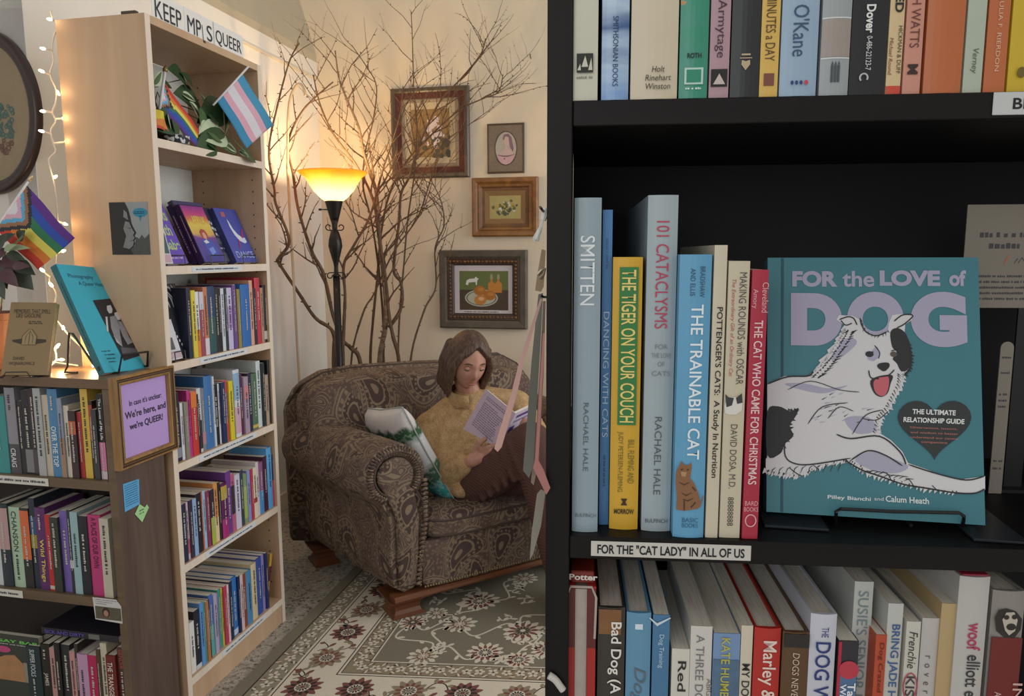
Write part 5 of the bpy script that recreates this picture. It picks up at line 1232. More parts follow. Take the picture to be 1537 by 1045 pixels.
bm = BM(); lathe(bm, [(0.056, 0.086), (0.02, 0.092), (0.001, 0.093)], 20); obj('soil', bm, mat('#2a1f18', 0.9), pot)
Pi = pot.matrix_world.inverted()
def tp(px, py, y):                     # a point of the top shelf's space seen at a pixel, in the pot's frame
    return Pi @ (TC @ hit(TC, px, py, 1, y))
random.seed(5)
bm = BM()
stems = [[(0, 0, 0.09), (0.03, -0.02, 0.13), tp(300, 180, 0.05), tp(305, 195, 0.03), tp(318, 207, 0.01), tp(332, 218, 0.0)], [(0, 0, 0.09), (0.05, -0.02, 0.14), tp(325, 178, 0.06), tp(340, 188, 0.04), tp(352, 212, 0.015), tp(372, 232, -0.01)], [(0, 0, 0.09), (-0.02, -0.04, 0.15), tp(247, 165, 0.05), tp(262, 196, 0.02)], [(0, 0, 0.09), (0.0, 0.0, 0.17), tp(270, 120, 0.08)], [(0, 0, 0.09), (-0.04, 0, 0.15), tp(238, 130, 0.07)]]
for s in stems: tube(bm, s, 0.0016, 6)
obj('stem', bm, mat('#7d8f5c', 0.5), pot, smooth=True)
leaves = [(230, 128, 243, 112, .06), (233, 150, 228, 125, .05), (236, 120, 256, 128, .07), (262, 108, 282, 128, .08), (277, 118, 262, 104, .07), (240, 172, 228, 150, .05), (272, 140, 292, 148, .06), (290, 132, 280, 112, .07), (300, 158, 276, 140, .06), (284, 152, 304, 178, .03), (302, 162, 306, 186, .025), (258, 178, 268, 202, .01), (252, 170, 262, 196, .015), (268, 190, 285, 214, .01), (264, 178, 244, 188, .015), (318, 190, 306, 206, .02), (312, 172, 328, 184, .02), (334, 158, 312, 176, .03), (336, 150, 344, 192, .018), (330, 152, 350, 180, .02), (309, 196, 336, 205, .012), (338, 200, 312, 200, .01), (310, 214, 324, 222, .003), (322, 214, 304, 222, .004), (336, 216, 354, 224, .0), (352, 220, 336, 214, .002), (360, 226, 384, 238, -.012), (358, 228, 372, 232, -.008), (330, 166, 320, 150, .05), (318, 160, 332, 150, .055), (300, 140, 312, 160, .06)]
for k, (x0, y0, x1_, y1_, yy) in enumerate(leaves):
    bm = BM()
    a = tp(x0, y0, yy + 0.01); b_ = tp(x1_, y1_, max(yy - 0.006, -0.02))
    b_ = a + (b_ - a) * 1.25; leaf(bm, a, b_, Vector((0.3, -1, 0.45)), (b_ - a).length * random.uniform(0.62, 0.8), 6, 0, 0.15, 1 if k % 3 == 0 else None)
    obj('leaf', bm, GL if k % 5 else [GL[2], GL[1], GL[0]], pot, smooth=True)
# flags
def cloth(name, corners, colorfn, cols, parent, nx=24, ny=18, wave=0.006, phase=0.0):
    """corners: hoist top, fly top, fly bottom, hoist bottom (points in the parent's frame)"""
    a, b, c, d = [Vector(p) for p in corners]; nrm = (b - a).cross(d - a).normalized()
    bm = BM(); g = []
    for j in range(ny + 1):
        v = j / ny; r_ = []
        for i in range(nx + 1):
            u_ = i / nx
            p = (a * (1 - u_) + b * u_) * (1 - v) + (d * (1 - u_) + c * u_) * v
            p = p + nrm * wave * math.sin(u_ * 7 + v * 2.2 + phase) * u_
            r_.append(bm.verts.new(p))
        g.append(r_)
    for j in range(ny):
        for i in range(nx):
            f = bm.faces.new((g[j][i], g[j][i + 1], g[j + 1][i + 1], g[j + 1][i])); f.material_index = colorfn((i + 0.5) / nx, (j + 0.5) / ny)
    o = obj(name, bm, [mat(q, 0.7, var=0.03) for q in cols], parent, smooth=True)
    md = o.modifiers.new('thick', 'SOLIDIFY'); md.thickness = 0.0005
    return o
PROG = ['#5c2c84', '#2c4ca8', '#2c7450', '#d8cc58', '#d0772c', '#c23a2a', '#2a2c34', '#93694c', '#5aa6cc', '#d4a6b8', '#d8d6dc']
def progress(u_, v, flip=False):
    d = u_ + abs(v - 0.5) * 0.86 * 0.9
    if d < 0.13: return 10
    if d < 0.22: return 9
    if d < 0.30: return 8
    if d < 0.38: return 7
    if d < 0.46: return 6
    k = min(5, int(v * 6)); return 5 - k if flip else k
STK = mat('#d8d8da', 0.4, var=0)
def flag(label, cat, M, sa, sb, corners, fn, cols, r=0.003, finial=None, **kw):
    f = empty('stick_flag', M); tag(f, label, cat)
    bm = BM(); tube(bm, [sa, Vector(sa).lerp(Vector(sb), 0.5), sb], r, 10); obj('stick', bm, STK, f, smooth=True)
    if finial:
        bm = BM(); d = (Vector(sb) - Vector(sa)).normalized(); tube(bm, [Vector(sb), Vector(sb) + d * 0.006, Vector(sb) + d * 0.014, Vector(sb) + d * 0.02], [r * 1.3, r * 1.8, r * 1.2, 0.0003], 10); obj('finial', bm, mat(finial, 0.35, 0.6, var=0), f, smooth=True)
    cloth('flag_cloth', corners, fn, cols, f, **kw)
    return f
h = lambda px, py, y: hit(TC, px, py, 1, y)
low_pt = h(300, 186, 0.02)
flag('pink, white and blue striped stick flag leaning out of the pale bookcase\'s top shelf', 'flag', TC, h(320, 158, -0.002), h(373, 100, -0.062),
     [h(364, 111, -0.052), h(411, 188, -0.07), h(371, 223, -0.05), h(326, 152, -0.009)], lambda u_, v: min(4, int(v * 5)), ['#3f8fb4', '#d4a4b4', '#d4d0d8', '#d4a0b0', '#3484ae'], wave=0.005)
flag('drooping rainbow stick flag with pale stick among the pothos leaves', 'flag', TC, h(239, 168, 0.03), h(247.5, 108, 0.03),
     [h(246, 122, 0.028), h(300, 198, 0.012), h(296, 220, 0.008), h(240, 162, 0.028)], lambda u_, v: (progress(u_ * 1.6 - 0.0, v, True) if u_ < 0.35 else [5, 4, 3, 2, 1, 1, 0][min(6, int(v * 7))]), PROG, finial='#8c7a4c', wave=0.004, r=0.0042)
flag('small crumpled yellow and orange flag at the left end of the top shelf', 'flag', TC, h(231, 208, 0.012), h(233, 160, 0.02),
     [h(226.5, 160, 0.015), h(248, 170, 0.006), h(255, 199, 0.008), h(231, 190, 0.012)], lambda u_, v: 0 if v < 0.6 - 0.3 * u_ else (1 if v < 0.85 else 2), ['#d8c43c', '#d4843c', '#c04c34'], r=0.002, wave=0.008)
# patterned cache-pot edge peeking under the leaves
bx = empty('stone_tray', TC @ T(0.132, 0.030, Z1 + 0.0004)); tag(bx, 'low black and white patterned dish at the front of the top shelf', 'dish')
bm = BM(); lathe(bm, [(0.030, 0), (0.038, 0.001), (0.044, 0.022), (0.041, 0.023), (0.034, 0.006), (0.001, 0.004)], 24)
g = NT('speckled_glaze'); v_ = g.voro(g.tc.outputs['Object'], 120); spk = g.done(g.ramp(g.sep(v_.outputs['Color'])[0], [(0, '#22242a'), (0.5, '#22242a'), (0.55, '#c8c8cc'), (1, '#d8d8dc')], 'CONSTANT'), 0.4)
obj('bowl', bm, spk, bx, M=Matrix.Identity(4))

# ================================================================ left edge: oval picture, plant with flag, string lights
NW = frame(near, ROOM + 90)                        # side wall facing the camera; x to the right, surface y = 0
q0 = hit(NW, -22, 168, 1, -0.02); qr = hit(NW, 57, 166, 1, -0.02); qt = hit(NW, -22, 40, 1, -0.02)
A_, B_ = qr.x - q0.x, qt.z - q0.z
ov = empty('oval_picture', NW @ T(q0.x, 0, q0.z)); tag(ov, 'large oval picture in a dark moulded frame on the shaded side wall', 'picture')
bm = BM(); N = 72
prof = [(1.0, -0.001), (1.0, -0.016), (0.97, -0.024), (0.93, -0.026), (0.90, -0.020), (0.87, -0.022), (0.83, -0.020), (0.80, -0.012), (0.79, -0.006)]
rings = [[(A_ * s * math.cos(2 * math.pi * k / N) if True else 0, y, B_ * s * math.sin(2 * math.pi * k / N) if s == 1.0 else (B_ - A_ * (1 - s)) * math.sin(2 * math.pi * k / N)) for k in range(N)] for s, y in prof]
loft(bm, rings, cap0=False, cap1=False); obj('frame', bm, mat('#33231f', 0.3, var=0.1), ov, smooth=True)
bm = BM(); disc(bm, 0, 0, A_ * 0.8, B_ - A_ * 0.2, 0.0065, 0, 64); obj('mat_board', bm, mat('#a8977a', 0.6, var=0.08), ov)
bm = BM(); random.seed(4)
for k in range(60):
    px, py = random.uniform(-2, 19), random.uniform(155, 230)
    if abs(px - 8) + abs(py - 185) * 0.35 > 20: continue
    c_ = hit(NW, px, py, 1, -0.008); rr = random.uniform(0.004, 0.008)
    for j in range(6):
        a = j * math.pi / 3; disc(bm, c_.x - q0.x + rr * math.cos(a), c_.z - q0.z + rr * math.sin(a), rr * 0.5, rr * 0.5, 0.0072 + 0.0002 * (k % 5), 0 if py < 205 else 1, 10)
obj('bead_embroidery', bm, [mat('#5c7c74', 0.4, var=0.3, scale=90), mat('#7c5c50', 0.4, var=0.3, scale=90)], ov)
bm = BM(); disc(bm, 0, 0, A_ * 0.795, B_ - A_ * 0.205, 0.0090, 0, 64)
gl = bpy.data.materials.new('picture_glass'); gl.use_nodes = True; b_ = gl.node_tree.nodes['Principled BSDF']; b_.inputs['Transmission Weight'].default_value = 1.0; b_.inputs['Roughness'].default_value = 0.02; b_.inputs['IOR'].default_value = 1.1
obj('glass', bm, gl, ov)
# plant at the very left with the progress flag
PX = frame((-1.475, 2.03, LH + 0.0004), 90)
pl = empty('potted_plant', PX); tag(pl, 'leafy dark green and burgundy plant at the left end of the walnut bookcase', 'plant')
bm = BM(); lathe(bm, [(0.055, 0), (0.06, 0.004), (0.075, 0.14), (0.08, 0.142), (0.08, 0.16), (0.074, 0.16), (0.07, 0.14)], 24); obj('pot', bm, mat('#6c4634', 0.6), pl)
bm = BM(); lathe(bm, [(0.07, 0.138), (0.001, 0.145)], 20); obj('soil', bm, mat('#2a1f18', 0.9), pl)
Pi2 = PX.inverted()
Yp = 1.98
tq = lambda px, py, dy=0.0: Pi2 @ at_depth(px, py, Yp + dy)
PG = [mat('#333c2c', 0.45, var=0.3, scale=50), mat('#4c2c34', 0.45, var=0.3, scale=50), mat('#8c9a74', 0.45, var=0.2, scale=50)]
bm = BM()
for s in ([(0, 0, 0.14), (0.05, -0.02, 0.24), tq(10, 372, -0.03), tq(22, 366, -0.05), tq(34, 355, -0.06)], [(0, 0, 0.14), (0.04, -0.03, 0.2), tq(12, 395, -0.02), tq(30, 402, -0.03)], [(0, 0, 0.14), (0.0, -0.02, 0.26), tq(-8, 360)], [(0, 0, 0.14), (0.05, -0.02, 0.17), tq(6, 430)]): tube(bm, s, 0.0028, 6)
obj('stem', bm, mat('#5c6848', 0.5), pl, smooth=True)
random.seed(9)
LV = [(12, 398, 46, 432, 0, 1.0), (20, 392, 49, 410, 0, .8), (4, 385, 30, 400, 1, .8), (0, 390, 14, 425, 1, .9), (8, 372, -12, 392, 1, .7), (12, 368, 22, 382, 2, .5), (2, 362, 18, 350, 0, .6), (28, 360, 34, 346, 0, 1.1), (-4, 400, 8, 432, 0, .8), (10, 380, 34, 388, 0, .6), (14, 372, 40, 370, 2, .35), (-6, 375, 6, 350, 0, .7), (2, 405, 24, 428, 1, .8), (-8, 415, 4, 448, 0, .7), (18, 400, 40, 398, 1, .6), (6, 376, 20, 366, 2, .5)]
for k, (x0, y0, x1_, y1_, c_, wd) in enumerate(LV):
    bm = BM(); a = tq(x0, y0, -0.02 - 0.003 * k); b2 = tq(x1_, y1_, -0.04 - 0.003 * k)
    leaf(bm, a, b2, Vector((0.2, -1, 0.4)), (b2 - a).length * 0.62 * wd + 0.004, 7, c_, 0.2); obj('leaf', bm, PG, pl, smooth=True)
tw_ = lambda px, py, dy=0.0: at_depth(px, py, Yp + dy)
flag('progress pride flag on a stick in the plant left of the pale bookcase', 'flag', Matrix.Identity(4), tw_(-22, 366, 0.0), tw_(43, 272, 0.0),
     [tw_(41, 279, -0.008), tw_(111, 357, -0.02), tw_(56, 405, -0.03), tw_(-6, 344, -0.008)], progress, PROG, r=0.0028, finial='#c8b48c', nx=36, ny=36, wave=0.007)
# string lights
SL = empty('string_lights', Matrix.Identity(4)); tag(SL, 'white string of warm fairy lights hanging along the pale bookcase\'s back edge', 'string lights')
ys = 2.105
path = [(76, 16), (80, 30), (92, 48), (84, 46), (78, 70), (80, 92), (75, 112), (84, 135), (83, 155), (78, 168), (83, 182), (76, 196), (80, 215), (83, 228), (73, 240), (78, 262), (83, 285), (85, 310), (86, 332), (80, 352), (84, 380), (82, 400), (74, 420), (84, 440), (80, 460), (70, 480), (64, 505), (80, 520), (84, 540), (70, 556), (88, 562)]
def sp(px, py, dy=0.0):
    P_ = hit(SP, px, py, 0, -0.292 - dy); P_ = Vector(P_); return SP @ P_
curve = [sp(x, y) for x, y in path]
sm_ = []
for i in range(len(curve) - 1):
    p0, p1, p2, p3 = curve[max(i - 1, 0)], curve[i], curve[i + 1], curve[min(i + 2, len(curve) - 1)]
    for j in range(4):
        t_ = j / 4
        sm_.append(0.5 * ((2 * p1) + (p2 - p0) * t_ + (2 * p0 - 5 * p1 + 4 * p2 - p3) * t_ ** 2 + (3 * p1 - p0 - 3 * p2 + p3) * t_ ** 3))
bm = BM(); tube(bm, sm_, 0.0022, 6); obj('cord', bm, mat('#cfc8bc', 0.5, var=0), SL, smooth=True)
GLOW = bpy.data.materials.new('lit_bulb'); GLOW.use_nodes = True
b_ = GLOW.node_tree.nodes['Principled BSDF']; b_.inputs['Emission Color'].default_value = (1, 0.72, 0.42, 1); b_.inputs['Emission Strength'].default_value = 10
bulbs = [(75, 29), (65, 73), (63, 107), (86, 138), (65, 167), (95, 178), (63, 197), (99, 213), (82, 266), (97, 336), (94, 377), (64, 406), (77, 428), (66, 500), (86, 520), (74, 545), (92, 540), (60, 548)]
def point(loc, e, r=0.012, col=(1, 0.62, 0.30)):
    l = bpy.data.lights.new('bulb_light', 'POINT'); l.energy = e; l.shadow_soft_size = r; l.color = col
    o = bpy.data.objects.new('bulb_light', l); COL.objects.link(o); o.location = loc; return o
for k, (x, y) in enumerate(bulbs):
    p = sp(x, y, 0.0); best = min(sm_, key=lambda q: (q - p).length)
    d = (p - best); d = d.normalized() if d.length > 1e-4 else Vector((0, -1, 0))
    bm = BM(); tube(bm, [best, p - d * 0.004], 0.0028, 6); s_ = obj('bulb_holder', bm, mat('#d8d0c4', 0.5, var=0), SL)
    bm = BM(); tube(bm, [p - d * 0.005, p, p + d * 0.007, p + d * 0.012], [0.003, 0.0042, 0.0032, 0.0004], 10); obj('bulb', bm, GLOW, s_, smooth=True)
    point(p + Vector((0.012 if x > 80 else -0.004, -0.02, 0)), 0.04 if y < 450 else 0.2)
# second run lying on the low bookcase behind the brown book
SL2 = empty('string_lights', Matrix.Identity(4)); tag(SL2, 'fairy lights on white cord lying behind the brown book on the walnut bookcase', 'string lights')
pts = [LC @ Vector((x, y, ZT + z_)) for x, y, z_ in ((-0.16, 0.16, 0.004), (-0.20, 0.17, 0.03), (-0.27, 0.16, 0.10), (-0.33, 0.17, 0.16), (-0.42, 0.17, 0.10), (-0.36, 0.15, 0.02), (-0.25, 0.17, 0.004))]
bm = BM(); tube(bm, pts, 0.0022, 6); obj('cord', bm, mat('#cfc8bc', 0.5, var=0), SL2, smooth=True)
for x, y, z_ in ((-0.15, 0.15, 0.02), (-0.20, 0.16, 0.05), (-0.34, 0.16, 0.165), (-0.27, 0.15, 0.11), (-0.18, 0.15, 0.005), (-0.42, 0.15, 0.09)):
    p = LC @ Vector((x, y, ZT + z_)); bm = BM(); tube(bm, [p + Vector((0, 0, 0)), p + Vector((0, 0, 0.006)), p + Vector((0, 0, 0.012))], [0.003, 0.0042, 0.0006], 10); obj('bulb', bm, GLOW, SL2, smooth=True)
    point(p + Vector((0, 0.01, 0.02)), 0.28)
# ================================================================ paisley armchair across the corner
SO = frame((-0.4555, 2.5755, 0), 58.6)                 # origin: front left foot; x along the front, y to the back
def paisley():
    g = NT('paisley_weave'); o = g.tc.outputs['Object']
    P = g.sep(o); N = g.sep(g.vmath('ABSOLUTE', g.tc.outputs['Normal']))
    isx = g.math('MULTIPLY', g.math('GREATER_THAN', N[0], N[1]), g.math('GREATER_THAN', N[0], N[2]))
    isz = g.math('MULTIPLY', g.math('GREATER_THAN', N[2], N[1]), g.math('GREATER_THAN', N[2], N[0]))
    # lay the cloth along each face: sides use depth and height, tops use width and depth
    uu = g.math('ADD', g.math('MULTIPLY', isx, P[1]), g.math('MULTIPLY', g.math('SUBTRACT', 1.0, isx), P[0]))
    vv = g.math('ADD', g.math('MULTIPLY', isz, P[1]), g.math('MULTIPLY', g.math('SUBTRACT', 1.0, isz), P[2]))
    uv0 = g.comb(uu, vv, 0.0)
    w1 = g.noise(uv0, 4.0, 2, 0, True)
    uv = g.vmath('ADD', uv0, g.vmath('SCALE', g.vmath('SUBTRACT', w1, (0.5, 0.5, 0.5)), sc=0.07))
    def drops(scale, bend, rnd):
        v = g.t.nodes.new('ShaderNodeTexVoronoi'); v.voronoi_dimensions = '2D'; g.set(v.inputs['Vector'], uv); v.inputs['Scale'].default_value = scale; v.inputs['Randomness'].default_value = rnd
        loc = g.vmath('SCALE', g.vmath('SUBTRACT', uv, v.outputs['Position']), sc=scale)
        n = g.t.nodes.new('ShaderNodeVectorRotate'); n.rotation_type = 'Z_AXIS'
        g.set(n.inputs['Vector'], loc); g.set(n.inputs['Angle'], g.math('MULTIPLY', g.sep(v.outputs['Color'])[0], 6.28))
        q = g.sep(n.outputs[0])
        x = g.math('SUBTRACT', g.math('ADD', q[0], g.math('MULTIPLY', g.math('MULTIPLY', q[1], q[1]), bend)), 0.06)
        taper = g.math('MAXIMUM', g.math('ADD', 0.27, g.math('MULTIPLY', q[1], -0.42)), 0.03)
        return g.math('SQRT', g.math('ADD', g.math('POWER', g.math('DIVIDE', x, taper), 2.0), g.math('POWER', g.math('MULTIPLY', q[1], 1.9), 2.0))), q
    def band(d, a, b): return g.math('MULTIPLY', g.math('GREATER_THAN', d, a), g.math('LESS_THAN', d, b))
    d1, q1 = drops(5.2, 0.85, 0.75); d2, q2 = drops(13.0, 0.8, 0.9)
    dots = g.t.nodes.new('ShaderNodeTexVoronoi'); dots.voronoi_dimensions = '2D'; g.set(dots.inputs['Vector'], uv); dots.inputs['Scale'].default_value = 52; dots.inputs['Randomness'].default_value = 0.6
    dd = g.math('LESS_THAN', dots.outputs['Distance'], 0.27)
    # fine sprigs between the big drops
    bg = g.math('MAXIMUM', g.math('MAXIMUM', band(d2, 0.82, 1.02), band(d2, 1.32, 1.46)), g.math('MAXIMUM', g.math('LESS_THAN', d2, 0.30), band(d2, 0.5, 0.6)))
    bg = g.math('MAXIMUM', bg, g.math('MULTIPLY', g.math('MULTIPLY', dd, g.math('GREATER_THAN', d2, 1.5)), 0.7))
    petals = g.math('GREATER_THAN', g.math('SINE', g.math('MULTIPLY', g.math('ARCTAN2', q1[0], q1[1]), 18.0)), 0.1)
    ins = g.math('MAXIMUM', band(d1, 1.20, 1.32), g.math('MAXIMUM', band(d1, 0.86, 0.93), g.math('MULTIPLY', band(d1, 0.96, 1.16), petals)))
    ins = g.math('MAXIMUM', ins, g.math('MAXIMUM', band(d1, 0.52, 0.60), g.math('MAXIMUM', g.math('LESS_THAN', d1, 0.2), g.math('MULTIPLY', g.math('MULTIPLY', dd, band(d1, 0.6, 0.86)), 0.9))))
    halo = g.math('MULTIPLY', band(d1, 1.42, 1.50), 0.8)
    inside = g.math('LESS_THAN', d1, 1.38)
    base = g.mix(g.noise(uv0, 8, 2), lin('#513e38'), lin('#645048')); tan_ = lin('#8b7961')
    outc = g.mix(g.math('MAXIMUM', g.math('MULTIPLY', bg, 0.75), halo), base, tan_)
    inc = g.mix(ins, g.mix(g.math('LESS_THAN', d1, 0.86), lin('#5f4c46'), lin('#493833')), tan_)
    c = g.mix(inside, outc, inc)
    c = g.mix(g.math('MULTIPLY', g.noise(o, 400, 1), 0.35), c, lin('#54423a'))
    g.bump(g.noise(o, 700, 1), 0.15, 0.001)
    return g.done(c, 0.85)
PAIS = paisley()
PIPE = mat('#4a3a32', 0.8, var=0.2, scale=200)
sofa = empty('armchair', SO); tag(sofa, 'wide brown paisley armchair with rolled arms standing across the room\'s corner', 'armchair')
FLARE = -0.15
def flare(p, mirror=False, W=0.93):
    x, y, z = p
    if not mirror: return (x + FLARE * max(0, y) / 0.82, y, z - 0.02 * max(0, y) / 0.8 * (1 if z > 0.4 else 0))
    return (W - x - FLARE * max(0, y) / 0.82, y, z - 0.02 * max(0, y) / 0.8 * (1 if z > 0.4 else 0))
def arm_profile(s=0.0, r=0.122, c=(0.022, 0.570)):
    """outline of an arm seen from the front; s shrinks it"""
    P = [(-0.012 + s, 0.10 + s), (-0.008 + s, 0.30), (0.004 + s, 0.42)]
    for k in range(25):
        a = rad(235 - 270 * k / 24)
        P.append((c[0] + (r - s) * math.cos(a), c[1] + (r - s) * math.sin(a)))
    P += [(0.138 - s, 0.48), (0.146 - s, 0.40), (0.140 - s, 0.30), (0.122 - s, 0.20), (0.108 - s, 0.10 + s)]
    return P
for mir in (False, True):
    bm = BM(); rings = []
    for y, s in ((-0.002, 0.012), (-0.010, 0.004), (0.0, 0.0), (0.05, 0.0), (0.2, -0.002), (0.4, -0.003), (0.6, 0.0), (0.70, 0.004), (0.72, 0.02)):
        rings.append([flare((x, y, z), mir) for x, z in arm_profile(s)])
    loft(bm, rings)
    a = obj('arm', bm, PAIS, sofa, smooth=True); a.modifiers.new('s', 'SUBSURF').render_levels = 1
    # rolled front: spiral welt, gathered border, post panel
    bm = BM(); pts = []
    for k in range(40):
        an = rad(-40 + 330 * k / 39); r = 0.104 - 0.030 * k / 39
        pts.append(flare((0.022 + r * math.cos(an), -0.016, 0.570 + r * math.sin(an)), mir))
    tube(bm, [flare((0.112, -0.014, 0.12), mir), flare((0.128, -0.014, 0.24), mir), flare((0.134, -0.016, 0.36), mir), flare((0.126, -0.016, 0.46), mir)] + pts, 0.0042, 8)
    obj('welt', bm, PIPE, a, smooth=True)
    bm = BM(); n = 46
    for k in range(24):
        zz_ = 0.135 + 0.40 * k / 23; xb0 = 0.100 + 0.034 * min(1, (zz_ - 0.13) / 0.25)
        tube(bm, [flare((xb0 - 0.012, -0.012, zz_), mir), flare((xb0 + 0.004, -0.019, zz_ + 0.003), mir), flare((xb0 + 0.018, -0.006, zz_), mir)], [0.004, 0.0085, 0.004], 6)
    for k in range(n):
        an = rad(-50 + 300 * k / n); rr0, rr1 = 0.080, 0.114
        p0 = flare((0.022 + rr0 * math.cos(an), -0.013, 0.570 + rr0 * math.sin(an)), mir); p1 = flare((0.022 + rr1 * math.cos(an), -0.004, 0.570 + rr1 * math.sin(an)), mir)
        tube(bm, [p0, Vector(p0).lerp(Vector(p1), 0.5) + Vector((0, -0.006, 0)), p1], [0.0035, 0.0062, 0.0035], 6)
    obj('gathered_border', bm, PAIS, a, smooth=True)
    bm = BM(); rr = []
    for y, s in ((-0.004, 0.0), (-0.016, 0.006), (-0.020, 0.016)):
        P = []
        for k in range(20):
            an = rad(220 - 260 * k / 19); P.append((0.022 + (0.074 - s) * math.cos(an), 0.570 + (0.074 - s) * math.sin(an)))
        P = [(0.020 + s, 0.13 + s), (0.018 + s, 0.40), (-0.02 + s, 0.50)] + P + [(0.098 - s, 0.50), (0.116 - s, 0.40), (0.110 - s, 0.25), (0.098 - s, 0.13 + s)]
        rr.append([flare((x, y, z), mir) for x, z in P])
    loft(bm, rr); obj('arm_front_panel', bm, PAIS, a, smooth=True)
# body under the seat, front rail
bm = BM(); box(bm, 0.10, 0.83, 0.012, 0.74, 0.10, 0.285, 0.02, 3); obj('seat_base', bm, PAIS, sofa, smooth=False)
bm = BM(); cushion(bm, 0.118, 0.812, -0.028, 0.06, 0.105, 0.300, 9, 14); obj('front_rail', bm, PAIS, sofa, smooth=True)
# back: an arched wall whose corners curve forward into the arms
def back_top(x):
    K = [(-0.18, 0.74), (-0.13, 0.815), (-0.02, 0.868), (0.12, 0.880), (0.37, 0.876), (0.60, 0.866), (0.80, 0.885), (0.90, 0.880), (1.00, 0.825), (1.07, 0.73), (1.10, 0.66)]
    for (xa, za), (xb, zb) in zip(K, K[1:]):
        if xa <= x <= xb: return za + (zb - za) * (x - xa) / (xb - xa)
    return K[0][1] if x < K[0][0] else K[-1][1]
bm = BM(); rings = []
for k in range(33):
    x = -0.18 + 1.28 * k / 32; zt_ = back_top(x); e_ = min(1, min(k, 32 - k) / 2.0); hw = 0.075 * (0.35 + 0.65 * e_)
    yc = 0.745
    rings.append([(x, yc + hw, 0.11), (x, yc + hw + 0.02, 0.5), (x, yc + hw + 0.02, zt_ - 0.05), (x, yc + hw * 0.5, zt_ - 0.008), (x, yc, zt_), (x, yc - hw * 0.6, zt_ - 0.012), (x, yc - hw, zt_ - 0.06), (x, yc - hw, 0.5), (x, yc - hw, 0.11)])
loft(bm, rings); bk = obj('back', bm, PAIS, sofa, smooth=True)
bm = BM(); tube(bm, [(-0.18 + 1.28 * k / 48, 0.71, back_top(-0.18 + 1.28 * k / 48) - 0.008) for k in range(49)], 0.0045, 8); obj('welt', bm, PIPE, bk, smooth=True)
def bcush(w):
    x, y, z = w
    t_ = max(0.0, (z - 0.45) / 0.40)
    return (x, y + 0.10 * t_, z + 0.012 * math.sin((x + 0.2) * 5))
bm = BM(); cushion(bm, -0.165, 0.99, 0.42, 0.64, 0.44, 0.855, 4.5, 18, bcush); bc = obj('back_cushion', bm, PAIS, sofa, smooth=True)
# seat cushion
def scush(w):
    x, y, z = w
    return (x, y, z + (0.022 * (1 - ((x - 0.465) / 0.34) ** 2) * (1 - ((y - 0.22) / 0.30) ** 2) if z > 0.35 else 0))
bm = BM(); cushion(bm, 0.132, 0.798, -0.055, 0.50, 0.292, 0.385, 6, 18, scush); sc_ = obj('seat_cushion', bm, PAIS, sofa, smooth=True)
for z in (0.312, 0.372):
    bm = BM(); pts = []
    for k in range(64):
        a = 2 * math.pi * k / 64; c_, s_ = math.cos(a), math.sin(a); d_ = (abs(c_) ** 6 + abs(s_) ** 6) ** (1 / 6)
        pts.append((0.465 + 0.3315 * c_ / d_, 0.2225 + 0.2765 * s_ / d_, z))
    tube(bm, pts, 0.0042, 6, closed=True); obj('welt', bm, PIPE, sc_, smooth=True)
# wood rail, nailheads, feet
bm = BM()
loft(bm, [[(x, y, z) for y, z in ((-0.030, 0.082), (-0.036, 0.090), (-0.034, 0.100), (-0.026, 0.106), (0.02, 0.106), (0.02, 0.082))] for x in (0.0, 0.93)])
obj('wood_rail', bm, CHERRY, sofa)
bm = BM()
for k in range(62): bmesh.ops.create_icosphere(bm, subdivisions=1, radius=0.0046, matrix=T(0.125 + 0.69 * k / 61, -0.0305, 0.122))
for k in range(12): bmesh.ops.create_icosphere(bm, subdivisions=1, radius=0.0042, matrix=T(0.112, -0.018, 0.128 + k * 0.012))
NAIL = mat('#a08c6a', 0.4, 0.4, var=0)
obj('nailhead_trim', bm, NAIL, sofa)
def foot(x0, x1, y0, y1, mx, my):
    bm = BM(); prof = [(0.0, 0.0), (0.012, 0.0), (0.020, 0.010), (0.034, 0.016), (0.052, 0.014), (0.066, 0.004), (0.074, -0.010), (0.084, -0.012)]
    loft(bm, [[(x0 + (i if mx > 0 else 0), y0 + (i if my > 0 else 0), z), (x1 - (i if mx < 0 else i * 1.2), y0 + (i if my > 0 else 0), z), (x1 - (i if mx < 0 else i * 1.2), y1 - i, z), (x0 + (i if mx > 0 else 0), y1 - i, z)] for z, i in prof])
    obj('foot', bm, CHERRY, sofa)
foot(0.0, 0.135, -0.010, 0.12, 1, 1); foot(0.795, 0.93, -0.010, 0.12, -1, 1); foot(-0.11, 0.0, 0.62, 0.74, 1, 1); foot(0.93, 1.04, 0.62, 0.74, -1, 1)

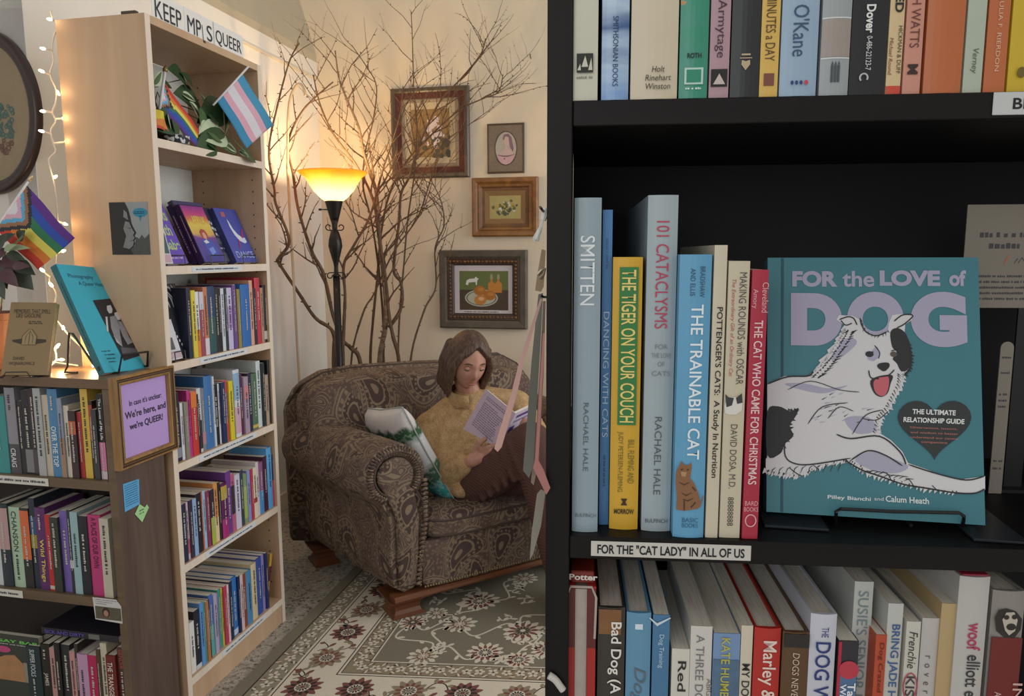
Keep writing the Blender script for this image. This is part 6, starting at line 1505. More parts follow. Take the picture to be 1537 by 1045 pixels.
# ---------------------------------------------------------------- throw pillow
PLM = frame((0, 0, 0), 0)
pc = [at_depth(*p) for p in ((575, 616, 2.93), (672, 745, 2.86), (640, 741, 3.02), (543, 612, 3.10))]
ctr = (pc[0] + pc[1] + pc[2] + pc[3]) / 4
px_ = ((pc[3] - pc[0]) + (pc[2] - pc[1])).normalized() * -1
pz_ = ((pc[0] - pc[1]) + (pc[3] - pc[2])).normalized(); pn_ = px_.cross(pz_).normalized(); pz_ = pn_.cross(px_)
PM = Matrix(((px_.x, pn_.x, pz_.x, ctr.x), (px_.y, pn_.y, pz_.y, ctr.y), (px_.z, pn_.z, pz_.z, ctr.z), (0, 0, 0, 1)))
bm = BM(); N = 22; S = 0.225
gf = {}
def pil(i, j, s):
    u_, v = 2 * i / N - 1, 2 * j / N - 1
    th_ = 0.058 * ((1 - u_ ** 4) * (1 - v ** 4)) ** 0.55
    k_ = 1 - 0.07 * (1 - abs(u_)) * (abs(v) ** 4) - 0.0; k2 = 1 - 0.07 * (1 - abs(v)) * (abs(u_) ** 4)
    return (S * u_ * k2, s * th_, S * v * k_)
for s in (-1, 1):
    for i in range(N + 1):
        for j in range(N + 1):
            e_ = i in (0, N) or j in (0, N)
            if e_ and s == 1: gf[(i, j, 1)] = gf[(i, j, -1)]
            else: gf[(i, j, s)] = bm.verts.new(pil(i, j, s))
for s in (-1, 1):
    for i in range(N):
        for j in range(N):
            f = bm.faces.new((gf[(i, j, s)], gf[(i + 1, j, s)], gf[(i + 1, j + 1, s)], gf[(i, j + 1, s)]))
g = NT('printed_pillow_cloth'); o = g.tc.outputs['Object']; q = g.sep(o)
nn = g.noise(o, 14, 3); band = g.math('ADD', q[2], g.math('MULTIPLY', g.math('SUBTRACT', nn, 0.5), 0.10))
c = g.ramp(g.math('ADD', g.math('MULTIPLY', band, 2.4), 0.5), [(0.0, '#2c8c90'), (0.17, '#3ca0a0'), (0.24, '#3c5c4c'), (0.36, '#486850'), (0.40, '#d4d8dc'), (0.66, '#e0e0e4'), (0.70, '#3c6440'), (0.80, '#345838'), (0.84, '#dcd4d0'), (1.0, '#dcd6d2')])
fd = g.vmath('DISTANCE', o, (0.07, 0.0, -0.10)); pk2 = g.math('LESS_THAN', g.math('ADD', fd, g.math('MULTIPLY', nn, 0.05)), 0.075)
c = g.mix(g.math('MULTIPLY', g.math('GREATER_THAN', g.noise(o, 60, 2), 0.55), 0.3), c, lin('#c8d0d0'))
g.bump(g.noise(o, 25, 2), 0.3, 0.004)
pw = obj('throw_pillow', bm, g.done(g.mix(pk2, c, lin('#c87c94')), 0.8), None, PM, smooth=True)
tag(pw, 'white, green and teal printed throw pillow leaning inside the armchair\'s left arm', 'pillow')
bm = BM(); pts = []
for k in range(N): pts.append(pil(k, 0, 1))
for k in range(N): pts.append(pil(N, k, 1))
for k in range(N): pts.append(pil(N - k, N, 1))
for k in range(N): pts.append(pil(0, N - k, 1))
tube(bm, pts, 0.003, 6, closed=True); obj('piping', bm, mat('#a9aca6', 0.8), pw, smooth=True)
# phone on the seat
ph = at_height(680, 737, 0.412)
bm = BM(); box(bm, -0.075, 0.075, -0.036, 0.036, 0, 0.008, 0.003, 2)
o = obj('phone', bm, mat('#1a1a1e', 0.3, var=0), None, frame((ph.x, ph.y, 0.4075), 84)); tag(o, 'black phone lying on the armchair seat beside the reader\'s hip', 'phone')
bm = BM(); box(bm, -0.070, 0.070, -0.032, 0.032, 0.0081, 0.0084); obj('screen', bm, mat('#0c0c10', 0.08, var=0), o)

# ================================================================ rug
RG = Matrix(((math.cos(rad(4)), math.sin(rad(11.7)), 0, -0.889), (-math.sin(rad(4)), math.cos(rad(11.7)), 0, 2.133), (0, 0, 1, 0), (0, 0, 0, 1)))
def rug():
    bm = BM(); random.seed(12)
    U1, V1, V0 = 2.3, 1.45, -0.18
    def P(u_, v, z): return RG @ Vector((u_, v, z))
    def rq(u0, u1, v0, v1, z, mi): quad(bm, [P(u0, v0, z), P(u1, v0, z), P(u1, v1, z), P(u0, v1, z)], mi)
    loft(bm, [[P(u_, v, z) for u_, v in ((0, V0), (U1, V0), (U1, V1), (0, V1))] for z in (0.0002, 0.0085)])
    def ring(i0, i1, z, mi):
        for a in ((i0, U1 - i0, V0 + i0, V0 + i1), (i0, U1 - i0, V1 - i1, V1 - i0), (i0, i1, V0 + i1, V1 - i1), (U1 - i1, U1 - i0, V0 + i1, V1 - i1)): rq(*a, z, mi)
    for i0, i1, mi in ((0.045, 0.050, 3), (0.050, 0.125, 1), (0.125, 0.133, 2), (0.133, 0.137, 3), (0.137, 0.285, 2), (0.285, 0.289, 3), (0.289, 0.297, 2), (0.297, 0.300, 3), (0.300, 0.366, 5), (0.366, 0.369, 3), (0.369, 0.375, 2)): ring(i0, i1, 0.0088, mi)
    def flat(pts, z, mi):
        vs = [bm.verts.new(P(a, b, z)) for a, b in pts]
        try: bm.faces.new(vs).material_index = mi
        except ValueError: pass
    def petal(c, a, r0, r1, w, z, mi):
        d = (math.cos(a), math.sin(a)); s = (-d[1], d[0]); L = r1 - r0
        pts = [(c[0] + d[0] * (r0 + L * f) + s[0] * w * k, c[1] + d[1] * (r0 + L * f) + s[1] * w * k) for f, k in ((0, 0.2), (0.3, 0.8), (0.65, 1.0), (0.9, 0.5), (1, 0), (0.9, -0.5), (0.65, -1.0), (0.3, -0.8), (0, -0.2))]
        flat(pts, z, mi)
    def dot(c, r, z, mi, n=12): flat([(c[0] + r * math.cos(2 * math.pi * k / n), c[1] + r * math.sin(2 * math.pi * k / n)) for k in range(n)], z, mi)
    def palmette(c, r, n, cols, rot=0.0, z=0.0092):
        for k in range(n):
            a = rot + 2 * math.pi * k / n; petal(c, a, r * 0.30, r * random.uniform(0.92, 1.05), r * 1.9 / n, z, cols[0])
        for k in range(n):
            a = rot + 2 * math.pi * (k + 0.5) / n; petal(c, a, r * 0.25, r * 0.74, r * 1.1 / n, z + 0.0003, cols[1])
        dot(c, r * 0.40, z + 0.0006, cols[2]); 
        for k in range(n): petal(c, rot + 2 * math.pi * k / n, r * 0.12, r * 0.36, r * 0.55 / n, z + 0.0009, cols[3])
        dot(c, r * 0.12, z + 0.0012, cols[0])
    def vine(pts, w, z, mi, leafmi=None):
        P2 = catmull(pts, 8); L = []
        for i, p in enumerate(P2):
            a = Vector(P2[max(i - 1, 0)]); b = Vector(P2[min(i + 1, len(P2) - 1)]); t_ = (b - a).normalized() if (b - a).length else Vector((1, 0))
            L.append(((p[0] - t_.y * w / 2, p[1] + t_.x * w / 2), (p[0] + t_.y * w / 2, p[1] - t_.x * w / 2), t_))
        for a, b in zip(L, L[1:]): flat([a[0], b[0], b[1], a[1]], z, mi)
        if leafmi is not None:
            for i in range(3, len(P2) - 2, 5):
                a = math.atan2(L[i][2].y, L[i][2].x) + random.choice((-1, 1)) * random.uniform(0.6, 1.0); petal(P2[i], a, 0.002, random.uniform(0.022, 0.036), 0.007, z + 0.0002, leafmi)
    # main border medallions joined by scrolls
    def along(side_, t_):
        m = 0.211
        return {0: (m, t_), 1: (t_, V0 + m), 2: (t_, V1 - m), 3: (U1 - m, t_)}[side_]
    for side_, a0, a1 in ((0, V0 + 0.21, V1 - 0.2), (1, 0.21 + 0.172, U1 - 0.2), (2, 0.4, U1 - 0.3), (3, V0 + 0.3, V1 - 0.3)):
        n = int((a1 - a0) / 0.172)
        for k in range(n + 1):
            t_ = a0 + k * 0.172; c = along(side_, t_)
            palmette(c, 0.064, 12, ((4, 3, 2, 3) if k % 2 == 0 else (5, 4, 2, 3)), k * 0.7)
            if k < n:
                p = [along(side_, t_ + f * 0.172) for f in (0.25, 0.4, 0.6, 0.75)]
                dx = (0.045, 0) if side_ in (0, 3) else (0, 0.045); s = 1 if k % 2 else -1
                vine([p[0], (p[1][0] + dx[0] * s, p[1][1] + dx[1] * s), (p[2][0] + dx[0] * s, p[2][1] + dx[1] * s), p[3]], 0.0042, 0.0091, 3, 5)
                vine([(p[0][0] - dx[0] * 1.2, p[0][1] - dx[1] * 1.2), (p[1][0] - dx[0] * 0.6, p[1][1] - dx[1] * 0.6), (p[2][0] - dx[0] * 1.3, p[2][1] - dx[1] * 1.3)], 0.0038, 0.0091, 3, 4)
                dot(((p[1][0] + p[2][0]) / 2 + dx[0] * 1.25 * s, (p[1][1] + p[2][1]) / 2 + dx[1] * 1.25 * s), 0.010, 0.0092, 4)
    # narrow guard bands: small flowers and dashes
    for m, step, cols in ((0.0875, 0.052, (2, 3, 4)), (0.333, 0.044, (2, 3, 4))):
        for side_, a0, a1 in ((0, V0 + m, V1 - m), (1, m, U1 - m), (2, m, U1 - m), (3, V0 + m, V1 - m)):
            n = int((a1 - a0) / step)
            for k in range(n):
                t_ = a0 + (k + 0.5) * step
                c = {0: (m, t_), 1: (t_, V0 + m), 2: (t_, V1 - m), 3: (U1 - m, t_)}[side_]
                R_ = 0.021 if m < 0.2 else 0.019
                for j in range(5): petal(c, j * 1.257 + k, 0.003, R_ * random.uniform(0.8, 1.2), 0.006, 0.0091, cols[0])
                dot(c, 0.0045, 0.0095, cols[2] if k % 2 else 3, 8)
                off = 0.026 if m < 0.2 else 0.022
                for sgn in (-1, 1):
                    c2 = {0: (m + off * sgn, t_ + step / 2), 1: (t_ + step / 2, V0 + m + off * sgn), 2: (t_ + step / 2, V1 - m + off * sgn), 3: (U1 - m + off * sgn, t_ + step / 2)}[side_]
                    petal(c2, random.uniform(0, 6), -0.012, 0.014, 0.005, 0.0092, 3 if sgn > 0 else 4)
                    petal(c2, random.uniform(0, 6), -0.010, 0.012, 0.004, 0.0093, 2)
    # field: palmettes where the photo shows them, then more of the same
    RGi = RG.inverted()
    fs = [((-0.132, 2.721), .082), ((-0.198, 2.541), .066), ((0.037, 2.492), .080), ((-0.096, 2.346), .070), ((-0.308, 2.326), .058), ((-0.375, 2.555), .056), ((0.120, 2.366), .062), ((-0.293, 2.625), .046), ((0.20, 2.70), .075), ((0.02, 2.30), .055), ((0.33, 2.45), .07), ((0.42, 2.75), .08), ((-0.30, 2.86), .07), ((0.05, 2.92), .06)]
    cs = [(RGi @ Vector((a, b, 0)), r) for (a, b), r in fs]
    for k in range(10): cs.append((Vector((random.uniform(1.3, 1.85), random.uniform(0.15, 1.0), 0)), 0.07))
    for k, (c, r) in enumerate(cs):
        palmette((c.x, c.y), r, (13, 11, 12)[k % 3], ((2, 4, 2, 3), (2, 5, 4, 2), (2, 4, 5, 3))[k % 3], k)
    pairs = [(5, 7), (7, 0), (1, 0), (1, 2), (4, 3), (3, 6), (5, 1), (2, 8), (3, 9), (1, 4), (0, 12), (8, 11), (6, 10), (0, 13), (2, 6), (5, 4)]
    for a, b in pairs:
        A, B = cs[a][0], cs[b][0]; d = B - A; n_ = Vector((-d.y, d.x, 0)) * random.choice((-0.28, 0.28))
        vine([(A.x, A.y), ((A + d * 0.35 + n_).x, (A + d * 0.35 + n_).y), ((A + d * 0.7 - n_ * 0.6).x, (A + d * 0.7 - n_ * 0.6).y), (B.x, B.y)], 0.0075, 0.0090, 2, 2)
    for k in range(26):
        c = RGi @ Vector((random.uniform(-0.38, 0.4), random.uniform(2.26, 2.9), 0))
        a = random.uniform(0, 6)
        vine([(c.x, c.y), (c.x + 0.035 * math.cos(a), c.y + 0.035 * math.sin(a)), (c.x + 0.05 * math.cos(a + 0.9), c.y + 0.05 * math.sin(a + 0.9)), (c.x + 0.03 * math.cos(a + 1.8), c.y + 0.03 * math.sin(a + 1.8))], 0.0062, 0.00905, 2, 2)
    mats = [mat('#7b7462', 0.95, var=0.14, scale=120), mat('#8d8570', 0.95, var=0.12, scale=150), mat('#d2c8b4', 0.95, var=0.08, scale=150), mat('#352b26', 0.95, var=0.2, scale=150), mat('#7a4a42', 0.95, var=0.15, scale=150), mat('#8d8068', 0.95, var=0.12, scale=150)]
    o = obj('rug', bm, mats); tag(o, 'olive green patterned rug with cream floral border under the armchair', 'rug')
rug()

# ================================================================ torchiere lamp
LX, LY = -0.8835, 3.65
lamp = empty('floor_lamp', T(LX, LY, 0)); tag(lamp, 'black torchiere floor lamp with glowing amber glass bowl behind the armchair', 'lamp')
IRON = mat('#1d1a19', 0.4, 0.3, var=0.05)
lz = lambda py: solve_z(Matrix.Identity(4), py, LX, LY)
bm = BM(); lathe(bm, [(0.14, 0), (0.145, 0.006), (0.13, 0.02), (0.05, 0.035), (0.022, 0.06)], 32); obj('base', bm, IRON, lamp, smooth=True)
zs = [lz(y) for y in (413, 395, 347, 336, 332, 301)]
bm = BM(); lathe(bm, [(0.0172, 0.05), (0.0172, zs[0] - 0.004)], 20); obj('pole', bm, IRON, lamp, smooth=True)
bm = BM(); h_ = zs[3] - zs[0]
lathe(bm, [(0.021, zs[0] - 0.006), (0.022, zs[0]), (0.012, zs[0] + 0.006), (0.010, zs[1] - 0.02), (0.013, zs[1]), (0.024, zs[1] + h_ * 0.16), (0.0345, zs[1] + h_ * 0.33), (0.031, zs[1] + h_ * 0.46), (0.020, zs[2] - 0.004), (0.012, zs[2] + 0.004), (0.014, zs[3]), (0.02, zs[4] + 0.004)], 24); obj('baluster', bm, IRON, lamp, smooth=True)
bm = BM(); lathe(bm, [(0.018, zs[4]), (0.024, zs[4] + 0.02), (0.042, zs[5] - 0.012), (0.045, zs[5]), (0.04, zs[5] + 0.004)], 24); so_ = obj('socket_cup', bm, IRON, lamp, smooth=True)
bm = BM(); tube(bm, [(-0.03, -0.01, zs[5] - 0.045), (-0.062, -0.018, zs[5] - 0.045)], 0.003, 8); tube(bm, [(-0.058, -0.017, zs[5] - 0.045), (-0.072, -0.02, zs[5] - 0.045)], 0.0055, 10); obj('switch_knob', bm, IRON, so_, smooth=True)
for zc, up_ in ((zs[2] + 0.004, 1), (zs[0] + 0.012, -1)):
    for a in range(4):
        ca, sa_ = math.cos(a * math.pi / 2 + 0.3), math.sin(a * math.pi / 2 + 0.3)
        bm = BM(); pts = []
        for k in range(22):
            t_ = k / 21; an = -math.pi / 2 + t_ * 4.6; r = 0.016 * (1 - 0.45 * t_)
            rr = 0.030 + r * math.cos(an) * 1.0; pts.append((ca * rr, sa_ * rr, zc + up_ * (0.016 + r * math.sin(an))))
        tube(bm, [(ca * 0.012, sa_ * 0.012, zc)] + pts, 0.0028, 6); obj('scroll', bm, IRON, lamp, smooth=True)
zr, zb_ = lz(258), zs[5] - 0.004
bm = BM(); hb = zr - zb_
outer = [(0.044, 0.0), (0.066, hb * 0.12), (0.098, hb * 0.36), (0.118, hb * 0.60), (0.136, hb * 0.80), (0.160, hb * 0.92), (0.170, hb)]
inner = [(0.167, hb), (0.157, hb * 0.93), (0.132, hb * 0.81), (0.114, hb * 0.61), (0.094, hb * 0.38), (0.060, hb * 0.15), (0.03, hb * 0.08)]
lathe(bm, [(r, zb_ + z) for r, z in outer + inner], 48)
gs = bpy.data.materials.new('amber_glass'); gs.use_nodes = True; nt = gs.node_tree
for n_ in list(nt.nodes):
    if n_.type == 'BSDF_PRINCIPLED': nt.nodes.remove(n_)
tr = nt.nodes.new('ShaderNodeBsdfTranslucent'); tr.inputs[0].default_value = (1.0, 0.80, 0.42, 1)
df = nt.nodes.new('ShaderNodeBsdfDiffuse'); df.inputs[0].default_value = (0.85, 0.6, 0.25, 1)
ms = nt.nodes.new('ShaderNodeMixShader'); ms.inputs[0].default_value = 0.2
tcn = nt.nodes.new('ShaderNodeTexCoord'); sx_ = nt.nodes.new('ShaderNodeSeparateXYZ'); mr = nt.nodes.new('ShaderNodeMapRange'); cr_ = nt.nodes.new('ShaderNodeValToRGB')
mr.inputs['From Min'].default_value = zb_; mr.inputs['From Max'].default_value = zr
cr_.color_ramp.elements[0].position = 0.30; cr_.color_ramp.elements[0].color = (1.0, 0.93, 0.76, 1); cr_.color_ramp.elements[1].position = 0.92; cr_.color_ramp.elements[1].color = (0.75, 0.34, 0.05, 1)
nt.links.new(tcn.outputs['Object'], sx_.inputs[0]); nt.links.new(sx_.outputs[2], mr.inputs[0]); nt.links.new(mr.outputs[0], cr_.inputs[0]); nt.links.new(cr_.outputs[0], tr.inputs[0])      # frosted amber glass; bulb glow painted in: pale below, deep amber towards its rim
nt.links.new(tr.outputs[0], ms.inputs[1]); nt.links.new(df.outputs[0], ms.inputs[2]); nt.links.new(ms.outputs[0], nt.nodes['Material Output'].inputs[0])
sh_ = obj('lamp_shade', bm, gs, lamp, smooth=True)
bm = BM(); lathe(bm, [(0.016, zb_ + hb * 0.15), (0.030, zb_ + hb * 0.4), (0.032, zb_ + hb * 0.5), (0.018, zb_ + hb * 0.68), (0.001, zb_ + hb * 0.72)], 20)
GB = bpy.data.materials.new('lamp_bulb_glow'); GB.use_nodes = True; b_ = GB.node_tree.nodes['Principled BSDF']; b_.inputs['Emission Color'].default_value = (1, 0.8, 0.5, 1); b_.inputs['Emission Strength'].default_value = 25
obj('bulb', bm, GB, lamp, smooth=True)
def lamp_light(z, e, r):
    l = bpy.data.lights.new('torchiere_light', 'POINT'); l.energy = e; l.shadow_soft_size = r; l.color = (1.0, 0.66, 0.30)
    o = bpy.data.objects.new('torchiere_light', l); COL.objects.link(o); o.location = (LX, LY, z)
lamp_light(zb_ + hb * 0.45, 16, 0.022); lamp_light(zb_ + hb * 1.02, 16, 0.03)
# ================================================================ bare branches in the corner behind the armchair
BARK = wood('twig_bark', '#4c382a', '#74583f', stretch=(1, 1, 0.3), scale=60, rough=0.8)
BIRCH = wood('birch_bark', '#5c4634', '#9c8066', stretch=(0.4, 0.4, 2.0), scale=40, rough=0.7)
def smooth3(P, k=5):
    out = []; n = len(P)
    for i in range(n - 1):
        p0, p1, p2, p3 = P[max(i - 1, 0)], P[i], P[i + 1], P[min(i + 2, n - 1)]
        for j in range(k):
            t_ = j / k
            out.append(0.5 * ((2 * p1) + (p2 - p0) * t_ + (2 * p0 - 5 * p1 + 4 * p2 - p3) * t_ ** 2 + (3 * p1 - p0 - 3 * p2 + p3) * t_ ** 3))
    out.append(P[-1]); return out
def wall_ok(p):
    back = 4.35 - (p.x + 1.126) * 0.2162 - 0.02
    left = -1.126 + (p.y - 4.35) * 0.2162 + 0.02
    return Vector((max(p.x, left), min(p.y, back), p.z))
def twig(bm, p, d, L, r, depth, rng):
    pts = [p]; q = p.copy(); d = d.normalized(); n = max(4, int(L / 0.035))
    for i in range(n):
        d = (d + Vector((rng.gauss(0, .13), rng.gauss(0, .06), rng.gauss(0.04, .12)))).normalized()
        q = wall_ok(q + d * L / n); pts.append(q.copy())
    tube(bm, pts, [r * (1 - 0.7 * i / n) for i in range(n + 1)], 5)
    for i in range(1, n):
        if rng.random() < 0.4:
            b = pts[i]; s = (d.orthogonal() * rng.choice((-1, 1)) + d).normalized()
            tube(bm, [b, b + s * 0.006, b + s * 0.011], [r * 0.7, r * 1.1, r * 0.3], 5)
    if depth > 0:
        for i in range(1, n):
            if rng.random() < 0.30:
                dd = (pts[i + 1] - pts[i]).normalized(); side = Vector((rng.choice((-1, 1)) * rng.uniform(.4, .9), rng.uniform(-.3, .3), rng.uniform(.1, .6)))
                twig(bm, pts[i], dd * 0.7 + side * 0.7, L * rng.uniform(.3, .55), r * 0.6 * (1 - 0.5 * i / n), depth - 1, rng)
def branch(px, Y, r0, label, seed, ntw=9, bark=None, twlen=0.28, tip=0.25, start=0.35, base=True, up=0.5):
    rng = random.Random(seed); n = len(px)
    P = [wall_ok(at_depth(x, y, Y[0] + (Y[1] - Y[0]) * i / (n - 1))) for i, (x, y) in enumerate(px)]
    if base:
        b = P[0]; P = [Vector((b.x + 0.012, b.y + 0.03, 0.012)), Vector((b.x + 0.006, b.y + 0.015, b.z * 0.5))] + P
    S = smooth3(P, 6); m = len(S)
    bm = BM()
    tube(bm, S, [r0 * (1 - (1 - tip) * i / (m - 1)) * rng.uniform(0.9, 1.1) for i in range(m)], 8)
    for i in range(m):
        if S[i].z > 0.85 and rng.random() < 0.35:
            rr = r0 * (1 - (1 - tip) * i / m); s = Vector((rng.uniform(-1, 1), rng.uniform(-.6, .2), rng.uniform(0, .8))).normalized()
            tube(bm, [S[i], S[i] + s * (rr + 0.008), S[i] + s * (rr + 0.014)], [rr * 0.5, rr * 0.42, rr * 0.15], 5)
    o = obj('bare_branch', bm, bark or BARK, smooth=True); tag(o, label, 'branch', 'bare branches in the corner')
    ntw += 5
    for k in range(ntw):
        bm = BM()
        i = int(m * (start + (1 - start) * (k + rng.random() * 0.8) / ntw)); i = min(i, m - 2)
        dd = (S[i + 1] - S[i]).normalized()
        side = Vector((rng.choice((-1, 1)) * rng.uniform(.5, 1.0), rng.uniform(-.35, .25), rng.uniform(.0, .5)))
        twig(bm, S[i], dd * up + side * 0.6, twlen * rng.uniform(.6, 1.3), r0 * (1 - (1 - tip) * i / m) * 0.55 + 0.0006, 1, rng)
        obj('twig', bm, BARK, o, smooth=True)
    return o
branch([(501, 545), (500, 499), (473, 477), (449, 441), (420, 397), (418, 388), (434, 361), (414, 306), (412, 285), (404, 240), (406, 205), (415, 165), (424, 128), (436, 88), (449, 65)], (3.80, 3.55), 0.012, 'crooked branch bowing far left past the lamp towards the bookcase', 1, 8, twlen=0.2)
branch([(541, 546), (526, 522), (514, 510), (500, 474), (486, 413), (470, 382), (458, 349), (446, 306), (440, 262), (432, 225), (437, 198), (455, 165), (480, 140), (500, 123)], (3.82, 3.72), 0.013, 'branch crossing behind the lamp pole and up past the shade\'s left', 2, 8, twlen=0.22)
branch([(570, 545), (578, 493), (579, 456), (575, 407), (570, 361), (565, 291), (556, 262), (546, 228), (538, 190), (521, 150), (509, 118), (503, 76)], (3.92, 3.88), 0.0165, 'thickest pale-barked birch branch rising right of the lamp', 3, 10, BIRCH, tip=0.2)
branch([(599, 545), (590, 505), (584, 474), (578, 413), (568, 352), (560, 300), (536, 250), (513, 219), (497, 195), (480, 155), (470, 112)], (3.88, 3.80), 0.0125, 'dark branch leaning left across the pale birch branch', 4, 10)
branch([(584, 492), (602, 462), (602, 425), (591, 404), (599, 333), (602, 291), (614, 266), (625, 230), (641, 190), (662, 150), (692, 118), (721, 82), (729, 58)], (3.90, 3.95), 0.010, 'slim branch passing in front of the red and gold framed flowers', 5, 15, twlen=0.3, start=0.4, base=False)
branch([(616, 545), (636, 468), (654, 431), (653, 373), (666, 340), (663, 306), (651, 278), (640, 262)], (3.85, 3.9), 0.007, 'thin rightmost branch beside the still life frame', 6, 12, twlen=0.22, start=0.45)
branch([(515, 545), (516, 493), (518, 444), (516, 398), (532, 367), (553, 330), (565, 291), (576, 250), (590, 210), (601, 170), (605, 130)], (3.78, 3.84), 0.011, 'branch rising just right of the lamp pole', 7, 13, twlen=0.3)
branch([(598, 545), (600, 470), (606, 400), (612, 330), (622, 260), (625, 200), (621, 130), (619, 60), (617, 17)], (3.96, 3.92), 0.0065, 'tall straight thin branch reaching highest on the back wall', 8, 10, twlen=0.26, tip=0.3)
branch([(556, 545), (560, 480), (566, 420), (572, 350), (585, 290), (612, 240), (650, 200), (690, 165), (725, 148), (748, 138), (755, 112)], (3.98, 3.98), 0.009, 'branch sweeping right over the picture frames', 9, 14, twlen=0.3, start=0.5)
branch([(576, 545), (575, 480), (568, 400), (557, 330), (545, 280), (548, 230), (560, 180), (565, 130), (550, 100), (528, 68)], (3.94, 3.9), 0.008, 'thin branch ending left of the tall straight one', 10, 10, twlen=0.26)
branch([(527, 545), (545, 470), (562, 440), (590, 380), (625, 330), (640, 290), (652, 250), (665, 215), (700, 190), (735, 165)], (3.86, 3.95), 0.0065, 'fine branch criss-crossing low in front of the wall', 11, 13, twlen=0.28, start=0.4)

# ================================================================ pictures on the back wall
BWL = frame(CORNER, ROOM + 90)
def pic_frame(px, dep, label):
    c = [hit(BWL, *p, 1, -dep) for p in px]         # TL TR BR BL
    x0, x1 = (c[0].x + c[3].x) / 2, (c[1].x + c[2].x) / 2; z1, z0 = (c[0].z + c[1].z) / 2, (c[2].z + c[3].z) / 2
    e = empty('picture_frame', BWL @ T(x0, -0.0006, z0)); tag(e, label, 'picture'); return e, x1 - x0, z1 - z0
def panel(e, W, H, ins, y, m, name='picture', ins2=None):
    iz = ins if ins2 is None else ins2
    bm = BM(); box(bm, ins, W - ins, y, y + 0.002, iz, H - iz); return obj(name, bm, m, e)
def ring(e, W, H, prof, m, name):
    bm = BM(); frame_ring(bm, W, H, prof); return obj(name, bm, m, e)
def blob(bm, x, z, r, y, mi, rng, n=9):
    pts = [(x + r * rng.uniform(.7, 1.1) * math.cos(2 * math.pi * k / n), z + r * rng.uniform(.7, 1.1) * math.sin(2 * math.pi * k / n)) for k in range(n)]
    vs = [bm.verts.new((p[0], y, p[1])) for p in pts]; bm.faces.new(vs).material_index = mi
# 1 red and gold frame with white flowers
e, W, H = pic_frame([(585.5, 131), (702.6, 129.5), (704, 267.8), (587.5, 266)], 0.03, 'largest frame, red velvet and bronze, white flower painting behind the branches')
u = W / 118
ring(e, W, H, [(0, 0), (0, -0.022), (u * 2, -0.030), (u * 5, -0.030), (u * 7, -0.026)], wood('bronze_wood', '#40352a', '#6a5a46', scale=30, rough=0.35), 'outer_moulding')
ring(e, W, H, [(u * 7, -0.0262), (u * 8, -0.022), (u * 15.5, -0.016)], mat('#56261f', 0.7, var=0.25, scale=120), 'velvet_band')
ring(e, W, H, [(u * 15.5, -0.0162), (u * 17, -0.020), (u * 21, -0.015)], mat('#8a7a66', 0.4, var=0.15), 'slip')
ring(e, W, H, [(u * 21, -0.0152), (u * 23, -0.014), (u * 30, -0.009)], mat('#b5a68a', 0.6, var=0.06), 'liner')
pc_ = panel(e, W, H, u * 30, -0.009, mat('#8c6e42', 0.6, var=0.3, scale=18))
rng = random.Random(2); bm = BM()
for k in range(16): blob(bm, W * rng.uniform(.42, .76), H * rng.uniform(.24, .46), u * rng.uniform(3, 6), -0.0096 - k * 0.00005, 1, rng)
for k in range(18): blob(bm, W * (0.56 + rng.gauss(0, .06)), H * rng.uniform(.44, .72), u * rng.uniform(2.8, 5.2), -0.0106 - k * 0.00005, 0, rng)
for k in range(9): blob(bm, W * rng.uniform(.42, .74), H * rng.uniform(.34, .48), u * rng.uniform(2, 4.2), -0.0113 - k * 0.00005, 0, rng)
blob(bm, W * .56, H * .22, u * 8, -0.0094, 2, rng)
obj('flower_print', bm, [mat('#c9bcc0', 0.6, var=0.15, scale=90), mat('#46483c', 0.6, var=0.3, scale=90), mat('#6c5434', 0.6, var=0.2)], pc_)
# 2 oval portrait
e, W, H = pic_frame([(730.5, 186), (786, 184), (787, 259), (732, 261)], 0.012, 'small brown patterned plaque with an oval portrait of a pale lady')
ring(e, W, H, [(0, 0), (0, -0.010), (W * .03, -0.012), (W * .05, -0.010)], mat('#54432f', 0.5), 'edge')
pb = panel(e, W, H, W * .05, -0.0100, mat('#7c6c5a', 0.6, var=0.3, scale=110), 'patterned_mount')
bm = BM(); cx_, cz_ = W * .51, H * .50
for k in range(36):
    a0, a1 = 2 * math.pi * k / 36, 2 * math.pi * (k + 1) / 36
tube(bm, [(cx_ + W * .295 * math.cos(2 * math.pi * k / 36), -0.0105, cz_ + H * .335 * math.sin(2 * math.pi * k / 36)) for k in range(36)], W * 0.012, 6, closed=True); obj('oval_rim', bm, mat('#4c3c30', 0.5), pb)
bm = BM(); disc(bm, cx_, cz_, W * .29, H * .33, 0.0104, 0, 36)
po = lambda pts, mi, y: poly(bm, [(W * a, H * b) for a, b in pts], y, mi)
po([(.42, .70), (.46, .78), (.58, .79), (.66, .72), (.72, .50), (.70, .42), (.62, .52), (.60, .62), (.48, .60)], 2, 0.0108)
po([(.45, .66), (.50, .74), (.58, .72), (.60, .62), (.56, .52), (.58, .48), (.70, .42), (.72, .33), (.30, .33), (.34, .42), (.47, .48), (.48, .54)], 1, 0.0111)
po([(.28, .36), (.40, .35), (.52, .32), (.74, .36), (.70, .26), (.62, .19), (.50, .17), (.38, .2), (.30, .28)], 3, 0.0114)
stroke(bm, [(W * .29, H * .37), (W * .42, H * .345), (W * .56, H * .34), (W * .74, H * .375)], W * .03, 0.0117, 4)
disc(bm, W * .47, H * .29, W * .02, W * .02, 0.0118, 4)
obj('portrait_print', bm, [mat('#b3aa9c', 0.5, var=0.05), mat('#c4a8a0', 0.5, var=0.05), mat('#84606c', 0.5, var=0.2, scale=90), mat('#c49ca4', 0.5, var=0.12, scale=60), mat('#6c4450', 0.5, var=0)], pb)
